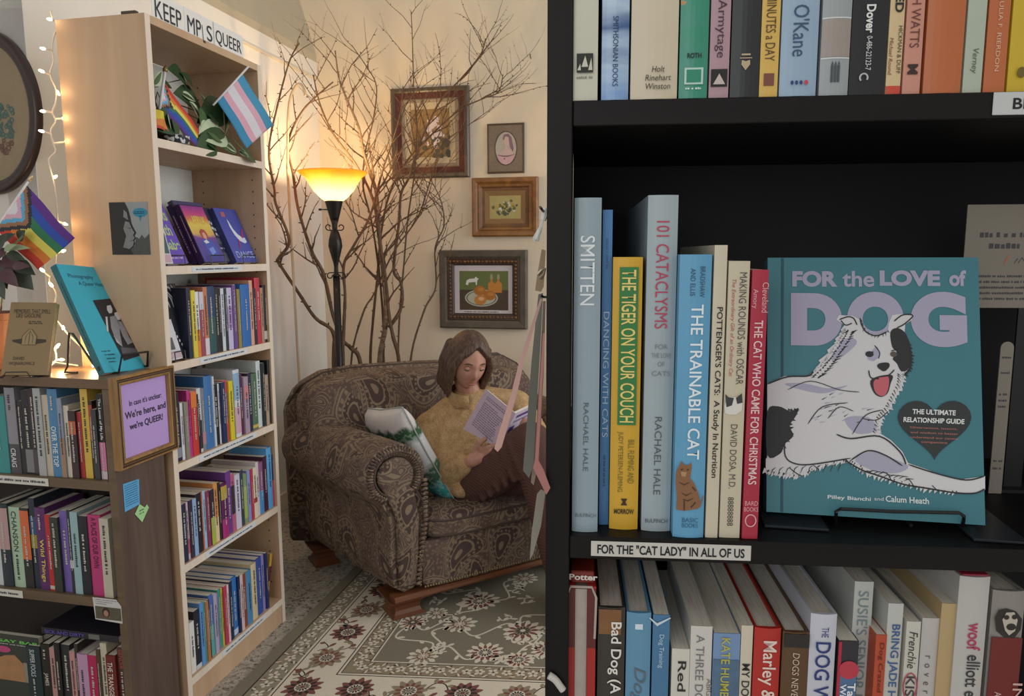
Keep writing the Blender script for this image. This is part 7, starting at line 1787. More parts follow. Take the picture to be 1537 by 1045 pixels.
# 3 oak frame with flower bouquet
e, W, H = pic_frame([(707.5, 267), (806.5, 265), (807.5, 354.5), (709, 355.5)], 0.03, 'warm oak frame around a tiny flower bouquet painting')
u = W / 99
ring(e, W, H, [(0, 0), (0, -0.026), (u * 2, -0.032), (u * 6, -0.030), (u * 9, -0.022), (u * 10, -0.026), (u * 13, -0.024)], OAKFRAME, 'outer_moulding')
ring(e, W, H, [(u * 13, -0.0241), (u * 15, -0.017), (u * 19, -0.015)], wood('oak_inner', '#5c3a1c', '#84582a', stretch=(.3, .3, .3), scale=30), 'inner_moulding')
ring(e, W, H, [(u * 19, -0.0152), (u * 26, -0.010)], mat('#8f6c42', 0.75, var=0.12, scale=150), 'liner')
pc_ = panel(e, W, H, u * 25, -0.0095, mat('#b3a264', 0.6, var=0.15, scale=14))
rng = random.Random(5); bm = BM()
for k in range(26): blob(bm, W * (.5 + rng.gauss(0, .095)), H * (.49 + rng.gauss(0, .065)), u * rng.uniform(1.6, 3.2), -0.0098 - k * 0.00003, rng.choice((1, 1, 3)), rng)
for k in range(9): blob(bm, W * (.5 + rng.gauss(0, .075)), H * (.5 + rng.gauss(0, .05)), u * rng.uniform(1.2, 2.6), -0.0108 - k * 0.00003, rng.choice((0, 0, 2)), rng)
blob(bm, W * .5, H * .38, u * 3.5, -0.0097, 3, rng)
obj('flower_print', bm, [mat('#d0ccb8', 0.6, var=0.1), mat('#6c6a34', 0.6, var=0.2), mat('#c89c34', 0.6, var=0.1), mat('#4c5644', 0.6, var=0.2)], pc_)
# 4 still life
e, W, H = pic_frame([(658.8, 374.2), (791.4, 376.7), (789.6, 495.8), (659.7, 491.2)], 0.035, 'grey-brown frame with carved bronze inner edge and orange still life')
u = W / 131
ring(e, W, H, [(0, 0), (0, -0.030), (u * 2, -0.036), (u * 9, -0.034), (u * 12, -0.027)], wood('weathered_frame', '#4a4036', '#64584a', stretch=(.3, .3, .3), scale=26), 'outer_moulding')
r_ = ring(e, W, H, [(u * 12, -0.0272), (u * 13, -0.030), (u * 20, -0.026), (u * 22, -0.016)], mat('#3f2a1d', 0.45, var=0.3, scale=60), 'carved_moulding')
bm = BM(); rng = random.Random(8)
for side_ in range(4):
    L = (W if side_ % 2 == 0 else H) - 2 * u * 14; m = int(L / (u * 5.2))
    for k in range(m):
        t_ = u * 14 + L * (k + .5) / m; p = {0: (t_, u * 16.5), 2: (t_, H - u * 16.5), 1: (W - u * 16.5, t_), 3: (u * 16.5, t_)}[side_]
        bmesh.ops.create_icosphere(bm, subdivisions=1, radius=u * rng.uniform(1.6, 2.6), matrix=T(p[0], -0.029, p[1]) @ Matrix.Diagonal((1.3 if side_ % 2 == 0 else .9, .7, .9 if side_ % 2 == 0 else 1.3, 1)))
obj('carving', bm, mat('#7c5634', 0.35, 0.3, var=0.3, scale=80), r_, smooth=True)
pp = panel(e, W, H, u * 22, -0.013, mat('#cfc6c8', 0.6, var=0.03), 'print_paper')
x0_, x1_, z0_, z1_ = W * .225, W * .785, H * .235, H * .735
bm = BM(); quad(bm, [(x0_, -0.0134, z0_ + (z1_ - z0_) * .52), (x1_, -0.0134, z0_ + (z1_ - z0_) * .52), (x1_, -0.0134, z1_), (x0_, -0.0134, z1_)], 0); quad(bm, [(x0_, -0.0134, z0_), (x1_, -0.0134, z0_), (x1_, -0.0134, z0_ + (z1_ - z0_) * .52), (x0_, -0.0134, z0_ + (z1_ - z0_) * .52)], 1)
U2 = lambda a, b: (x0_ + (x1_ - x0_) * a, z0_ + (z1_ - z0_) * b)
def d2(a, b, ra, rb, y, mi): disc(bm, *U2(a, b), (x1_ - x0_) * ra, (z1_ - z0_) * rb, y, mi, 24)
d2(.45, .31, .34, .22, .0137, 2); d2(.45, .31, .31, .19, .01385, 6); d2(.45, .31, .29, .175, .0140, 2)
for a, b, mi in ((.42, .50, 3), (.62, .38, 3), (.43, .26, 4)): d2(a, b, .125, .125, .0143 + .0001 * mi, mi); d2(a + .02, b + .03, .06, .05, .0148 + .0001 * mi, 4 if mi == 3 else 5)
for a in (.66, .80): poly(bm, [U2(a - .07, .45), U2(a + .07, .45), U2(a + .07, .68), U2(a + .02, .74), U2(a + .02, .88), U2(a - .02, .88), U2(a - .02, .74), U2(a - .07, .68)], .0139, 4)
for a in (.66, .80): poly(bm, [U2(a - .03, .80), U2(a + .03, .80), U2(a + .02, .92), U2(a - .02, .92)], .0141, 7)
poly(bm, [U2(*p) for p in ((.13, .66), (.15, .76), (.21, .80), (.31, .81), (.34, .86), (.37, .82), (.40, .80), (.37, .76), (.36, .64), (.34, .64), (.33, .72), (.24, .71), (.19, .70), (.18, .64), (.16, .64))], .0142, 8)
obj('still_life_print', bm, [mat('#66703a', 0.6, var=0.12), mat('#4c3c2c', 0.6, var=0.2), mat('#b3b6a0', 0.6, var=0.05), mat('#b06c24', 0.6, var=0.15), mat('#c48034', 0.6, var=0.1), mat('#dcae84', 0.6, var=0.1), mat('#4c4a3c', 0.6, var=0), mat('#a09c78', 0.6, var=0), mat('#dcdad2', 0.6, var=0)], pp)
bm = BM(); box(bm, W * .27, W * .70, -0.0145, -0.0132, H * .195, H * .235); cp = obj('caption_strip', bm, mat('#d4cfcc', 0.6, var=0), pp); scribble(cp, inkmat('#3c3434'), W * .48, -0.0149, H * .213, W * .40, H * .022, FRONT)
# hook left on the wall
q = hit(BWL, 796, 84, 1, 0)
bm = BM(); tube(bm, [(0, -0.001, 0.008), (0, -0.006, 0.006), (0.002, -0.012, -0.004), (0.004, -0.014, -0.012), (0.004, -0.010, -0.016)], 0.003, 8); o = obj('wall_hook', bm, mat('#6c5c44', 0.4, 0.4), None, BWL @ T(q.x, 0, q.z), smooth=True); tag(o, 'small empty picture hook on the wall beside the black bookcase', 'hook')
# walking cane leaning in the corner
P = [wall_ok(at_depth(x, y, 3.72)) for x, y in ((434, 300), (432, 250), (432, 200), (433, 165), (437, 143), (445, 128), (452, 127), (457, 136), (458, 144))]
P = [Vector((P[0].x + 0.03, P[0].y - 0.02, 0.012))] + P
bm = BM(); tube(bm, smooth3(P, 6), 0.0065, 10); o = obj('walking_cane', bm, wood('cane_wood', '#b09c80', '#c4b094', scale=30), smooth=True); tag(o, 'pale walking cane with a hooked handle standing behind the branches', 'cane')
bm = BM(); tube(bm, [Vector((P[0].x, P[0].y, 0.002)), Vector((P[0].x, P[0].y, 0.03))], 0.0115, 12); obj('rubber_tip', bm, mat('#2a2a2a', 0.8), o)

# ================================================================ bookmarks hanging on the black bookcase's outer side
def hang(name, px, Y, col, label, cat='bookmark', th=0.0012, rough=0.6, mtl=None):
    P = [at_depth(x, y, Y) for x, y in px]; c = sum(P, Vector()) / len(P)
    bm = BM(); n = Vector((0.15, 1, 0)).normalized() * th
    vs = [bm.verts.new(p - c) for p in P]; es = [bm.edges.new((vs[i], vs[(i + 1) % len(vs)])) for i in range(len(vs))]
    bmesh.ops.triangle_fill(bm, edges=es, use_beauty=True)
    o = obj(name, bm, mtl or mat(col, rough, var=0.08, scale=80), None, T(*c)); md = o.modifiers.new('t', 'SOLIDIFY'); md.thickness = th
    tag(o, label, cat); return o
def film(name, col, alpha):
    m = bpy.data.materials.new(name); m.use_nodes = True; b_ = m.node_tree.nodes['Principled BSDF']
    b_.inputs['Base Color'].default_value = lin(col); b_.inputs['Alpha'].default_value = alpha; b_.inputs['Roughness'].default_value = 0.15; return m
hang('ribbon_bookmark', [(811, 448), (814, 449), (786, 545), (776, 592), (762, 640), (753, 671), (747, 678), (742, 673), (750, 645), (767, 592), (780, 540)], 0.655, '#c9a096', 'pale pink ribbon bookmark slanting across the reader\'s book')
hang('bookmark', [(808, 442), (815, 440), (811, 520), (806, 600), (800, 700), (794, 717), (785, 706), (792, 620), (798, 540)], 0.70, '#77786e', 'grey-green bookmark hanging beside the black bookcase', th=0.0016)
hang('bookmark', [(815, 452), (819, 452), (816, 560), (809, 690), (801, 728), (797, 724), (805, 640), (811, 540)], 0.72, '#a08c7c', 'narrow tan bookmark hanging behind the grey-green one', th=0.0014)
hang('bookmark', [(815, 500), (818, 500), (813, 600), (808, 690), (816, 705), (826, 732), (820, 742), (800, 702), (803, 690), (809, 590)], 0.615, '#a8706a', 'salmon pink bookmark with a bent lower end beside the black upright', th=0.0012)
hang('card_sleeve', [(812, 735), (819, 738), (812, 790), (800, 832), (795, 841), (798, 800), (806, 742)], 0.69, '#b3aa9a', 'clear plastic card sleeve hanging lowest beside the black bookcase', 'sleeve', 0.0008, mtl=film('clear_film', '#b8b2a4', 0.55))
tg = empty('wooden_tag', T(0, 0, 0)); tag(tg, 'small wooden tag with a metal clip beside the black bookcase', 'tag')
P = [at_depth(x, y, 0.68) for x, y in ((813, 374), (819, 376), (816, 430), (812, 438), (803, 436), (806, 415))]
bm = BM(); vs = [bm.verts.new(p) for p in P]; bm.faces.new(vs); o = obj('tag_board', bm, mat('#a48c6c', 0.6, var=0.15), tg); o.modifiers.new('t', 'SOLIDIFY').thickness = 0.002
bm = BM(); P = [at_depth(x, y, 0.676) for x, y in ((807, 412), (813, 405), (818, 403), (816, 412), (810, 418))]; tube(bm, P, 0.0014, 6); obj('clip', bm, mat('#b0a890', 0.35, 0.6), tg)
ts = empty('tassel', T(0, 0, 0)); tag(ts, 'white tassel hanging at the black bookcase\'s upper side', 'tassel')
rng = random.Random(3); bm = BM()
for k in range(40):
    a = at_depth(818 + rng.uniform(-1, 1), 320, 0.67); b = at_depth(812 + rng.uniform(-2, 2), 340, 0.67 + rng.uniform(-.002, .002)); c = at_depth(804 + rng.uniform(-4.5, 4.5), 360 + rng.uniform(-4, 3), 0.67 + rng.uniform(-.004, .004))
    tube(bm, [a, b, c], 0.0006, 4)
obj('strands', bm, mat('#e2e4de', 0.9, var=0.1), ts)
bm = BM(); tube(bm, [at_depth(819, 312, 0.67), at_depth(817, 324, 0.67), at_depth(815, 331, 0.67)], [0.0018, 0.003, 0.0026], 8); obj('tassel_knot', bm, mat('#e2e4de', 0.9, var=0.1), ts)
hk = empty('display_hook', T(0, 0, 0)); tag(hk, 'thin black wire hook on the black bookcase\'s side carrying bookmarks', 'hook')
bm = BM(); a = DC @ Vector((0.0, 0.06, 0)); 
for y_, Yd in ((318, 0.67), (446, 0.69)):
    p = at_depth(816, y_, Yd); w_ = DC @ Vector((0.0, (DC.inverted() @ p).y, p.z)); tube(bm, [p + Vector((-0.004, -0.02, 0.003)), p, Vector((w_.x, w_.y, p.z))], 0.0012, 6)
obj('hook_wire', bm, BLKM, hk)
# white strap on the lower part of the black upright
P = [DC @ hit(DC, x, y, 1, -0.004) for x, y in ((824, 1014), (833, 1020), (840, 1029), (845, 1036))]
bm = BM(); tube(bm, smooth3(P, 5), [0.0035] * 16, 8); o = obj('white_strap', bm, mat('#c9c6c0', 0.6), smooth=True); tag(o, 'short white strap end low on the black upright', 'strap')
# ================================================================ the reader
def capsule(bm, a, b, ra, rb, n=14):
    a, b = Vector(a), Vector(b); d = (b - a); L = d.length; d = d.normalized() if L > 1e-6 else Vector((0, 0, 1))
    pts, rs = [], []
    for k in range(6):
        t_ = rad(-88 + 88 * k / 5); pts.append(a + d * ra * math.sin(t_)); rs.append(max(0.0008, ra * math.cos(t_)))
    for k in range(6):
        t_ = rad(0 + 88 * k / 5); pts.append(b + d * rb * math.sin(t_)); rs.append(max(0.0008, rb * math.cos(t_)))
    tube(bm, pts, rs, n)
def chain(bm, P, R):
    for i in range(len(P) - 1): capsule(bm, P[i], P[i + 1], R[i], R[i + 1])
def ball(bm, c, r, s=(1, 1, 1), M=None):
    bmesh.ops.create_icosphere(bm, subdivisions=3, radius=r, matrix=T(*c) @ (M or Matrix.Identity(4)) @ Matrix.Diagonal((s[0], s[1], s[2], 1)))
def fuse(bm, voxel, smooth_it=6, fac=0.5):
    """melt overlapping volumes into one continuous surface"""
    me = bpy.data.meshes.new('tmp'); bmesh.ops.recalc_face_normals(bm, faces=bm.faces); bm.to_mesh(me); bm.free()
    ob = bpy.data.objects.new('tmp', me); COL.objects.link(ob)
    r = ob.modifiers.new('r', 'REMESH'); r.mode = 'VOXEL'; r.voxel_size = voxel
    if smooth_it: s = ob.modifiers.new('s', 'SMOOTH'); s.iterations = smooth_it; s.factor = fac
    dg = bpy.context.evaluated_depsgraph_get()
    out = bpy.data.meshes.new_from_object(ob.evaluated_get(dg))
    bpy.data.objects.remove(ob); bpy.data.meshes.remove(me)
    return out
A = at_depth
HEADC = A(702, 541, 3.00)
HM = T(*HEADC) @ RZ(24) @ RX(24) @ RY(4)               # head turned to its left and bowed to the book; face looks along -y
def head_point(th_, ph, grow=0.0):
    """th_: angle round the head from the face (0 = nose side), ph: height angle"""
    x = math.sin(th_) * math.cos(ph); y = -math.cos(th_) * math.cos(ph); z = math.sin(ph)
    X, Y, Z = x * 0.076, y * 0.094, z * 0.116
    front = max(0.0, -y)
    if Z < 0.0:
        k = min(1.0, -Z / 0.116); X *= 1 - 0.36 * k ** 1.5; Y = Y * (1 - 0.10 * k) - (0.012 * k if y < 0 else -0.03 * k)
    if front > 0.3:
        nz = math.exp(-((Z + 0.018) / 0.020) ** 2 - (X / 0.011) ** 2); Y -= 0.024 * nz                                  # nose
        br = math.exp(-((Z - 0.018) / 0.034) ** 2 - (X / 0.010) ** 2); Y -= 0.007 * br                                   # bridge
        for s in (-1, 1):
            es_ = math.exp(-((Z - 0.010) / 0.013) ** 2 - ((X - s * 0.030) / 0.017) ** 2); Y += 0.010 * es_               # eye sockets
            bw = math.exp(-((Z - 0.030) / 0.010) ** 2 - ((X - s * 0.030) / 0.022) ** 2); Y -= 0.004 * bw                 # brow
            ck = math.exp(-((Z + 0.030) / 0.022) ** 2 - ((X - s * 0.036) / 0.020) ** 2); Y -= 0.003 * ck                 # cheek
        mo = math.exp(-((Z + 0.058) / 0.012) ** 2 - (X / 0.022) ** 2); Y -= 0.006 * mo                                   # lips
        mg = math.exp(-((Z + 0.058) / 0.0028) ** 2 - (X / 0.022) ** 2); Y += 0.004 * mg
        ch = math.exp(-((Z + 0.095) / 0.016) ** 2 - (X / 0.020) ** 2); Y -= 0.008 * ch                                   # chin
    v = Vector((X, Y, Z))
    return v + v.normalized() * grow
def sphere_grid(bm, f, nu=56, nv=40):
    rows = [[bm.verts.new(f(-math.pi + 2 * math.pi * i / nu, -math.pi / 2 + math.pi * j / nv)) for i in range(nu)] for j in range(1, nv)]
    lo = bm.verts.new(f(0, -math.pi / 2)); hi = bm.verts.new(f(0, math.pi / 2))
    for r0, r1 in zip(rows, rows[1:]):
        for i in range(nu): bm.faces.new((r0[i], r0[(i + 1) % nu], r1[(i + 1) % nu], r1[i]))
    for i in range(nu):
        bm.faces.new((lo, rows[0][(i + 1) % nu], rows[0][i])); bm.faces.new((hi, rows[-1][i], rows[-1][(i + 1) % nu]))
neck = A(706, 592, 3.05); shR = A(648, 645, 3.06); shL = A(772, 612, 3.08); chest = A(707, 655, 3.04); belly = A(700, 705, 2.98); pelvis = A(712, 722, 2.96)
elR = A(655, 722, 2.93); wrR = A(702, 694, 2.79); elL = A(818, 690, 2.94); wrL = A(806, 660, 2.82)
hipR = A(695, 732, 2.95); hipL = A(742, 728, 3.00); knR = A(797, 664, 2.70); knL = A(838, 680, 2.84); anR = Vector((0.195, 2.63, 0.128)); anL = Vector((0.305, 2.70, 0.128))
SKIN = NT('skin'); n_ = SKIN.noise(SKIN.tc.outputs['Object'], 18, 3)
SKIN = SKIN.done(SKIN.ramp(n_, [(0.3, '#b07f6c'), (0.7, '#c3927c')]), 0.5)
bm = BM()
sphere_grid(bm, lambda t_, p: HM @ head_point(t_, p))
for s in (-1, 1): ball(bm, (0, 0, 0), 0.03, (0.35, 0.62, 1.0), HM @ T(s * 0.076, 0.006, -0.004) @ RZ(s * 18))
chain(bm, [HM @ Vector((0, 0.02, -0.06)), neck, chest], [0.052, 0.052, 0.09])
chain(bm, [chest, belly, pelvis], [0.09, 0.10, 0.11]); chain(bm, [shR, shL], [0.05, 0.05])
chain(bm, [shR, elR, wrR], [0.048, 0.040, 0.026]); chain(bm, [shL, elL, wrL], [0.048, 0.040, 0.026])
chain(bm, [hipR, knR, anR], [0.08, 0.058, 0.036]); chain(bm, [hipL, knL, anL], [0.08, 0.058, 0.036]); capsule(bm, hipR, hipL, 0.09, 0.09)
for an, d in ((anR, (0.03, -0.13)), (anL, (0.05, -0.12))):
    chain(bm, [an + Vector((0, 0.02, -0.035)), an + Vector((d[0], d[1], -0.06))], [0.036, 0.026])
# right hand holding the lower left corner of the book: palm behind the cover, fingers in front
palm = A(717, 690, 2.775)
chain(bm, [wrR, A(709, 691, 2.78), A(722, 687, 2.772)], [0.025, 0.028, 0.026])
FING = [((723, 676, 2.764), (733, 671, 2.748), (742, 669, 2.742), (749, 670, 2.742)), ((726, 682, 2.762), (737, 677, 2.742), (746, 676, 2.738), (753, 678, 2.740)),
        ((726, 688, 2.764), (737, 684, 2.746), (746, 683, 2.740), (752, 685, 2.742)), ((723, 694, 2.768), (733, 692, 2.752), (741, 692, 2.748), (746, 694, 2.748))]
for k, F_ in enumerate(FING): chain(bm, [A(*p) for p in F_], [0.0105, 0.0095, 0.0088, 0.0075] if k < 3 else [0.009, 0.0082, 0.0075, 0.0066])
chain(bm, [A(710, 684, 2.785), A(714, 673, 2.775), A(722, 664, 2.765), A(728, 659, 2.762)], [0.013, 0.0115, 0.0105, 0.0085])
chain(bm, [wrL, A(803, 650, 2.815), A(800, 642, 2.81)], [0.025, 0.028, 0.026])
for k in range(4): chain(bm, [A(803 - 3 * k, 636 + 6 * k, 2.805), A(796 - 3 * k, 630 + 6 * k, 2.795), A(788 - 2 * k, 630 + 6 * k, 2.79), A(783 - 2 * k, 633 + 6 * k, 2.79)], [0.0105, 0.0095, 0.0088, 0.0075])
chain(bm, [A(801, 652, 2.82), A(796, 645, 2.835), A(789, 641, 2.84)], [0.0125, 0.011, 0.009])
me = fuse(bm, 0.0045, 4, 0.4)
person = obj_me('person', me, SKIN, None, None, True)
tag(person, 'person in a tan quarter-zip sweater reading a paperback, curled in the armchair', 'person')
# face details
bm = BM()
for s in (-1, 1):
    ball(bm, (s * 0.030, -0.0770, 0.008), 0.0130, (1, 0.7, 0.70))
obj('eyelid', bm, mat('#b3846f', 0.5, var=0.04), person, HM, True)
bm = BM()
for s in (-1, 1):
    ball(bm, (s * 0.0305, -0.0815, 0.0015), 0.0062, (1, 0.75, 0.5))
obj('eye', bm, mat('#33251f', 0.25, var=0), person, HM, True)
bm = BM()
for s in (-1, 1):
    for k in range(1):
        tube(bm, [(s * (0.017 + 0.0045 * j), -0.0862 + 0.0012 * abs(j - 3), 0.0045 - 0.0022 * (1 - ((j - 3) / 3) ** 2)) for j in range(7)], 0.0017, 6)
        tube(bm, [(s * (0.014 + 0.006 * j), -0.0905 + 0.0016 * j, 0.030 + 0.004 * (1 - ((j - 3) / 3) ** 2)) for j in range(7)], [0.001, 0.002, 0.0024, 0.0026, 0.0024, 0.0018, 0.0008], 6)
obj('eyebrow', bm, mat('#46342a', 0.8), person, HM, True)
bm = BM(); tube(bm, [(-0.022 + 0.0055 * j, -0.0965 + 0.0011 * abs(j - 4) ** 1.4, -0.0585 - 0.001 * (1 - ((j - 4) / 4) ** 2)) for j in range(9)], [0.001, 0.003, 0.0042, 0.0048, 0.0046, 0.0048, 0.0042, 0.003, 0.001], 8); obj('lips', bm, mat('#a0605a', 0.45), person, HM, True)
# hair: parted cap and long side locks
HAIR = NT('brown_hair'); o_ = HAIR.tc.outputs['Object']
hv = HAIR.noise(HAIR.vmath('MULTIPLY', o_, (160, 160, 10)), 1.0, 3, 0.5)
HAIR.bump(hv, 0.6, 0.003)
HAIR = HAIR.done(HAIR.ramp(hv, [(0.3, '#33241c'), (0.6, '#5c4436'), (0.8, '#7a5e4a')]), 0.45)
bm = BM()
def cap(t_, p):
    v = head_point(t_, p)
    z = math.sin(p); facing = math.cos(t_) * math.cos(p)
    pf = 0.74 - 0.55 * abs(math.sin(t_)) ** 1.3
    g_ = -0.012 if (facing > 0.30 and z < pf) else (0.016 + 0.004 * z)
    if p < -0.75: g_ = -0.012
    part = math.exp(-(v.x / 0.004) ** 2) * (1 if z > 0.5 else 0)
    return HM @ (v + v.normalized() * (g_ - 0.004 * part))
sphere_grid(bm, cap)
for s in (-1, 1):
    for k in range(5):
        y0 = -0.062 + 0.026 * k
        a0 = HM @ Vector((s * (0.060 + 0.010 * min(k, 2)), y0, 0.055)); a1 = HM @ Vector((s * (0.083 + 0.003 * min(k, 2)), y0 + 0.006, 0.0)); a2 = HM @ Vector((s * 0.082, y0 + 0.014, -0.060)); a3 = HM @ Vector((s * (0.076 + 0.002 * k), y0 + 0.024, -0.125)); a4 = a3 + Vector((s * 0.004, 0.008, -0.03))
        chain(bm, [a0, a1, a2, a3, a4], [0.013, 0.015, 0.016, 0.013, 0.005])
for k in range(7):
    x = -0.06 + 0.02 * k
    chain(bm, [HM @ Vector((x, 0.075, 0.04)), HM @ Vector((x * 1.1, 0.092, -0.05)), HM @ Vector((x * 1.2, 0.078, -0.13))], [0.022, 0.024, 0.012])
obj_me('hair', fuse(bm, 0.0045, 3, 0.4), HAIR, person, None, True)
# sweater
KN = NT('tan_heather_knit'); o_ = KN.tc.outputs['Object']
n1 = KN.noise(o_, 220, 2); n2 = KN.noise(o_, 30, 3)
KN.bump(KN.noise(o_, 300, 2), 0.7, 0.004)
KN = KN.done(KN.ramp(KN.math('ADD', KN.math('MULTIPLY', n1, 0.6), KN.math('MULTIPLY', n2, 0.4)), [(0.3, '#8a6c44'), (0.5, '#b59468'), (0.7, '#ccb08a')]), 0.95)
bm = BM()
chain(bm, [neck + Vector((0, 0.012, -0.030)), chest + Vector((0, 0, 0.02)), belly, pelvis + Vector((0, 0, 0.02))], [0.080, 0.135, 0.150, 0.145])
ball(bm, chest, 0.155, (1.16, 0.82, 1.0)); ball(bm, belly + Vector((0, 0.0, 0.0)), 0.165, (1.12, 0.85, 0.95))
chain(bm, [neck + Vector((-0.02, 0.01, -0.03)), shR], [0.070, 0.078]); chain(bm, [neck + Vector((0.02, 0.01, -0.03)), shL], [0.070, 0.078])
cuffR = wrR.lerp(elR, 0.12); cuffL = wrL.lerp(elL, 0.12)
chain(bm, [shR, shR.lerp(elR, 0.5) + Vector((-0.012, 0, 0)), elR + Vector((-0.012, 0, -0.01)), cuffR.lerp(elR, 0.4), cuffR], [0.082, 0.080, 0.076, 0.060, 0.044])
chain(bm, [shL, shL.lerp(elL, 0.5), elL, cuffL.lerp(elL, 0.4), cuffL], [0.082, 0.078, 0.072, 0.058, 0.044])
# folds
rng = random.Random(6)
for k in range(9):
    c = shR.lerp(elR, 0.15 + 0.09 * k); capsule(bm, c + Vector((-0.05, -0.055, 0.012)), c + Vector((0.05, -0.062, -0.014 + 0.02 * (k % 2))), 0.012, 0.016)
for k in range(8):
    c = chest.lerp(belly, k / 7); capsule(bm, c + Vector((-0.11, -0.085, 0.03)), c + Vector((0.07, -0.115, -0.02 + 0.01 * (k % 3))), 0.016, 0.022)
hem = [A(676, 726, 2.86), A(690, 735, 2.83), A(702, 738, 2.84)]
chain(bm, hem, [0.034, 0.036, 0.030])
sw = obj_me('sweater', fuse(bm, 0.0065, 5, 0.5), KN, person, None, True)
# stand-up collar with open zip
bm = BM(); cn = HM @ Vector((0, 0.016, -0.095)); rings = []
for k in range(25):
    an = rad(-62 + (360 - 56) * k / 24 - 90 + 118)
    op = 0.5 + 0.5 * math.cos(2 * math.pi * k / 24)
    r0 = 0.072 + 0.012 * op; c_, s_ = math.cos(an), math.sin(an)
    lo = neck + Vector((c_ * 0.088, s_ * 0.082 + 0.008, -0.035 - 0.022 * op)); hi = neck + Vector((c_ * (r0 + 0.004 + 0.014 * op), s_ * (r0 + 0.006 + 0.02 * op) + 0.004, 0.040 - 0.030 * op))
    d = Vector((c_, s_, 0)) * 0.007
    rings.append([lo + d, lo.lerp(hi, 0.5) + d * 1.7, hi + d, hi + Vector((0, 0, 0.004)), hi - d, lo - d])
loft(bm, rings); obj('collar', bm, KN, sw, smooth=True)
zp = [neck + Vector((0.026, -0.100, -0.040)), neck + Vector((0.022, -0.112, -0.070)), neck + Vector((0.018, -0.126, -0.105)), neck + Vector((0.014, -0.138, -0.14))]
bm = BM(); tube(bm, zp, 0.003, 6); obj('zipper', bm, mat('#c3b298', 0.35, 0.4), sw, smooth=True)
for nm, c0, c1 in (('cuff', wrR, cuffR), ('cuff', wrL, cuffL)):
    bm = BM(); d = (c1 - c0).normalized(); P = [c0 + d * t_ for t_ in (0.012, 0.02, 0.035, 0.05)]; tube(bm, P, [0.034, 0.040, 0.041, 0.038], 16); obj(nm, bm, KN, sw, smooth=True)
# corduroy trousers
CO = NT('brown_corduroy'); o_ = CO.tc.outputs['Object']; wv = CO.t.nodes.new('ShaderNodeTexWave'); wv.bands_direction = 'DIAGONAL'; wv.inputs['Scale'].default_value = 60; wv.inputs['Distortion'].default_value = 1.0
CO.set(wv.inputs['Vector'], o_); CO.bump(wv.outputs[1], 0.35, 0.002)
CO = CO.done(CO.mix(CO.math('MULTIPLY', wv.outputs[1], 0.5), lin('#4c302a'), lin('#6c4a40')), 0.9)
bm = BM()
capsule(bm, hipR, hipL, 0.118, 0.118); capsule(bm, pelvis, pelvis + Vector((0, 0.02, -0.03)), 0.13, 0.13)
chain(bm, [hipR, hipR.lerp(knR, 0.5) + Vector((0, 0, -0.012)), knR, knR.lerp(anR, 0.5), anR], [0.112, 0.102, 0.080, 0.070, 0.060]); chain(bm, [hipL, hipL.lerp(knL, 0.5), knL, knL.lerp(anL, 0.5), anL], [0.110, 0.098, 0.080, 0.070, 0.060])
for k in range(7):
    c = hipR.lerp(knR, 0.15 + 0.11 * k); capsule(bm, c + Vector((-0.035, -0.085, 0.055)), c + Vector((0.02, -0.10, -0.06)), 0.010, 0.014)
obj_me('trousers', fuse(bm, 0.0065, 4, 0.5), CO, person, None, True)
for an, d in ((anR, (0.03, -0.13)), (anL, (0.05, -0.12))):
    bm = BM(); chain(bm, [an + Vector((0, 0.025, -0.03)), an + Vector((d[0] * .5, d[1] * .5, -0.055)), an + Vector((d[0], d[1], -0.065))], [0.048, 0.042, 0.036]); capsule(bm, an + Vector((0, 0, 0.02)), an + Vector((0, 0.02, -0.03)), 0.045, 0.046)
    obj_me('sock', fuse(bm, 0.007, 3, 0.5), mat('#5c4a44', 0.9, var=0.15, scale=150), person, None, True)
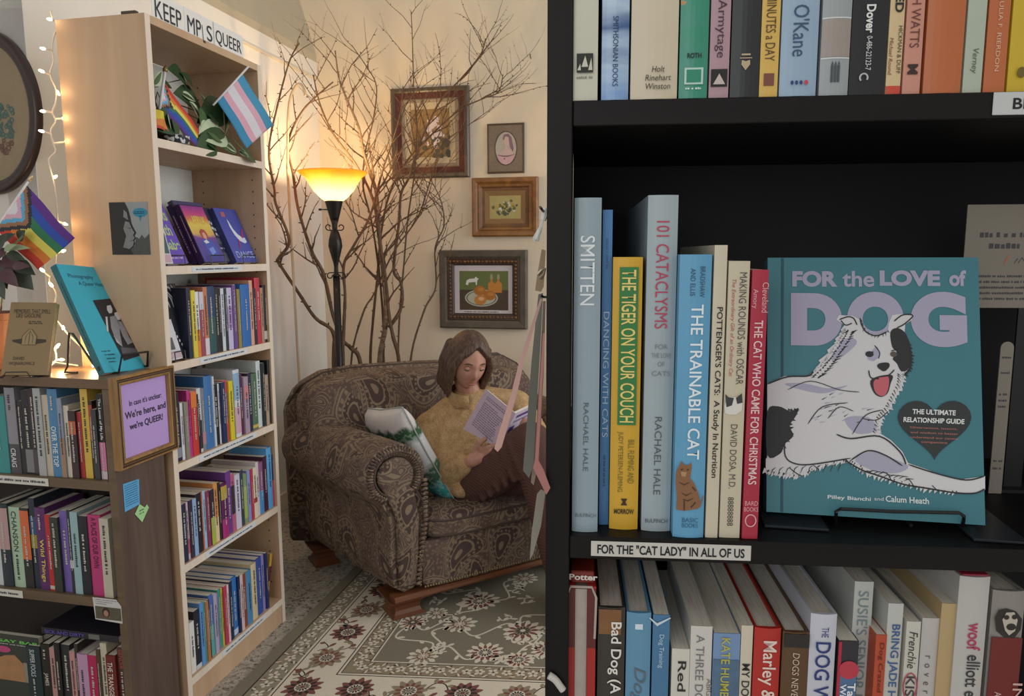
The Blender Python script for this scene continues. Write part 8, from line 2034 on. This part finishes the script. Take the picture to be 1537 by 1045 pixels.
# the book being read
A0, B0, C0, D0 = A(729, 584, 2.835), A(774, 621, 2.735), A(747, 673, 2.735), A(695, 644, 2.835)
E0, F0 = A(806, 606, 2.83), A(781, 660, 2.83)
rb = empty('open_book', T(*((B0 + C0) / 2))); tag(rb, 'open paperback with lilac back cover held by the reader', 'book')
Bi = rb.matrix_world.inverted()
def slab(bm, Q, off0, off1):
    n = (Q[1] - Q[0]).cross(Q[3] - Q[0]).normalized()
    if n.y < 0: n = -n
    loft(bm, [[Bi @ (q + n * o__) for q in Q] for o__ in (off0, off1)])
    return n
def inset(Q, k):
    c = sum(Q, Vector()) / 4; return [q + (c - q) * k for q in Q]
bm = BM(); n1_ = slab(bm, [A0, B0, C0, D0], 0, 0.0012); back_ = obj('back_cover', bm, mat('#b9a4b4', 0.5, var=0.03), rb)
bm = BM(); n2_ = slab(bm, [B0, E0, F0, C0], 0, 0.0012); front_ = obj('front_cover', bm, mat('#c8bccb', 0.45, var=0.03), rb)
bm = BM(); slab(bm, inset([A0, B0, C0, D0], 0.02), 0.0014, 0.016); slab(bm, inset([B0, E0, F0, C0], 0.02), 0.0014, 0.013); obj('page_block', bm, mat('#dcd6cc', 0.8, var=0.04), rb)
ex_ = (B0 - A0); ez_ = (A0 - D0)
bm = BM(); rng = random.Random(4)
for k in range(17):
    f = 0.10 + 0.76 * k / 17; L0 = 0.14; L1 = rng.uniform(0.70, 0.92) if k not in (2, 3) else 0.6
    if 2 < k < 16 or k < 2:
        u_ = L0
        while u_ < L1:
            w_ = rng.uniform(0.03, 0.09); q0_ = A0 + ex_ * u_ - ez_ * f - n1_ * 0.0005; q1_ = A0 + ex_ * min(u_ + w_, L1) - ez_ * f - n1_ * 0.0005; hh_ = -ez_ * 0.018
            bm.faces.new([bm.verts.new(Bi @ q) for q in (q0_, q1_, q1_ + hh_, q0_ + hh_)]); u_ += w_ + 0.014
obj('blurb_lettering', bm, inkmat('#74667a'), back_)
bm = BM(); fx, fz = (E0 - B0), (C0 - B0)
def fq(u0, u1, v0, v1, mi): bm.faces.new([bm.verts.new(Bi @ (B0 + fx * a + fz * b - n2_ * (0.0006 + 0.0002 * mi))) for a, b in ((u0, v0), (u1, v0), (u1, v1), (u0, v1))]).material_index = mi
fq(0.06, 0.98, 0.42, 0.56, 0); fq(0.06, 0.98, 0.56, 0.92, 1); fq(0.2, 0.9, 0.64, 0.68, 2); fq(0.2, 0.85, 0.74, 0.78, 2); fq(0.2, 0.8, 0.84, 0.87, 2); fq(0.14, 0.92, 0.10, 0.18, 0); fq(0.14, 0.85, 0.25, 0.31, 3)
obj('cover_print', bm, [mat('#5c3c84', 0.5, var=0.1), mat('#b04890', 0.5, var=0.2, scale=60), mat('#dca8cc', 0.5, var=0), mat('#8c7c94', 0.5, var=0)], front_)
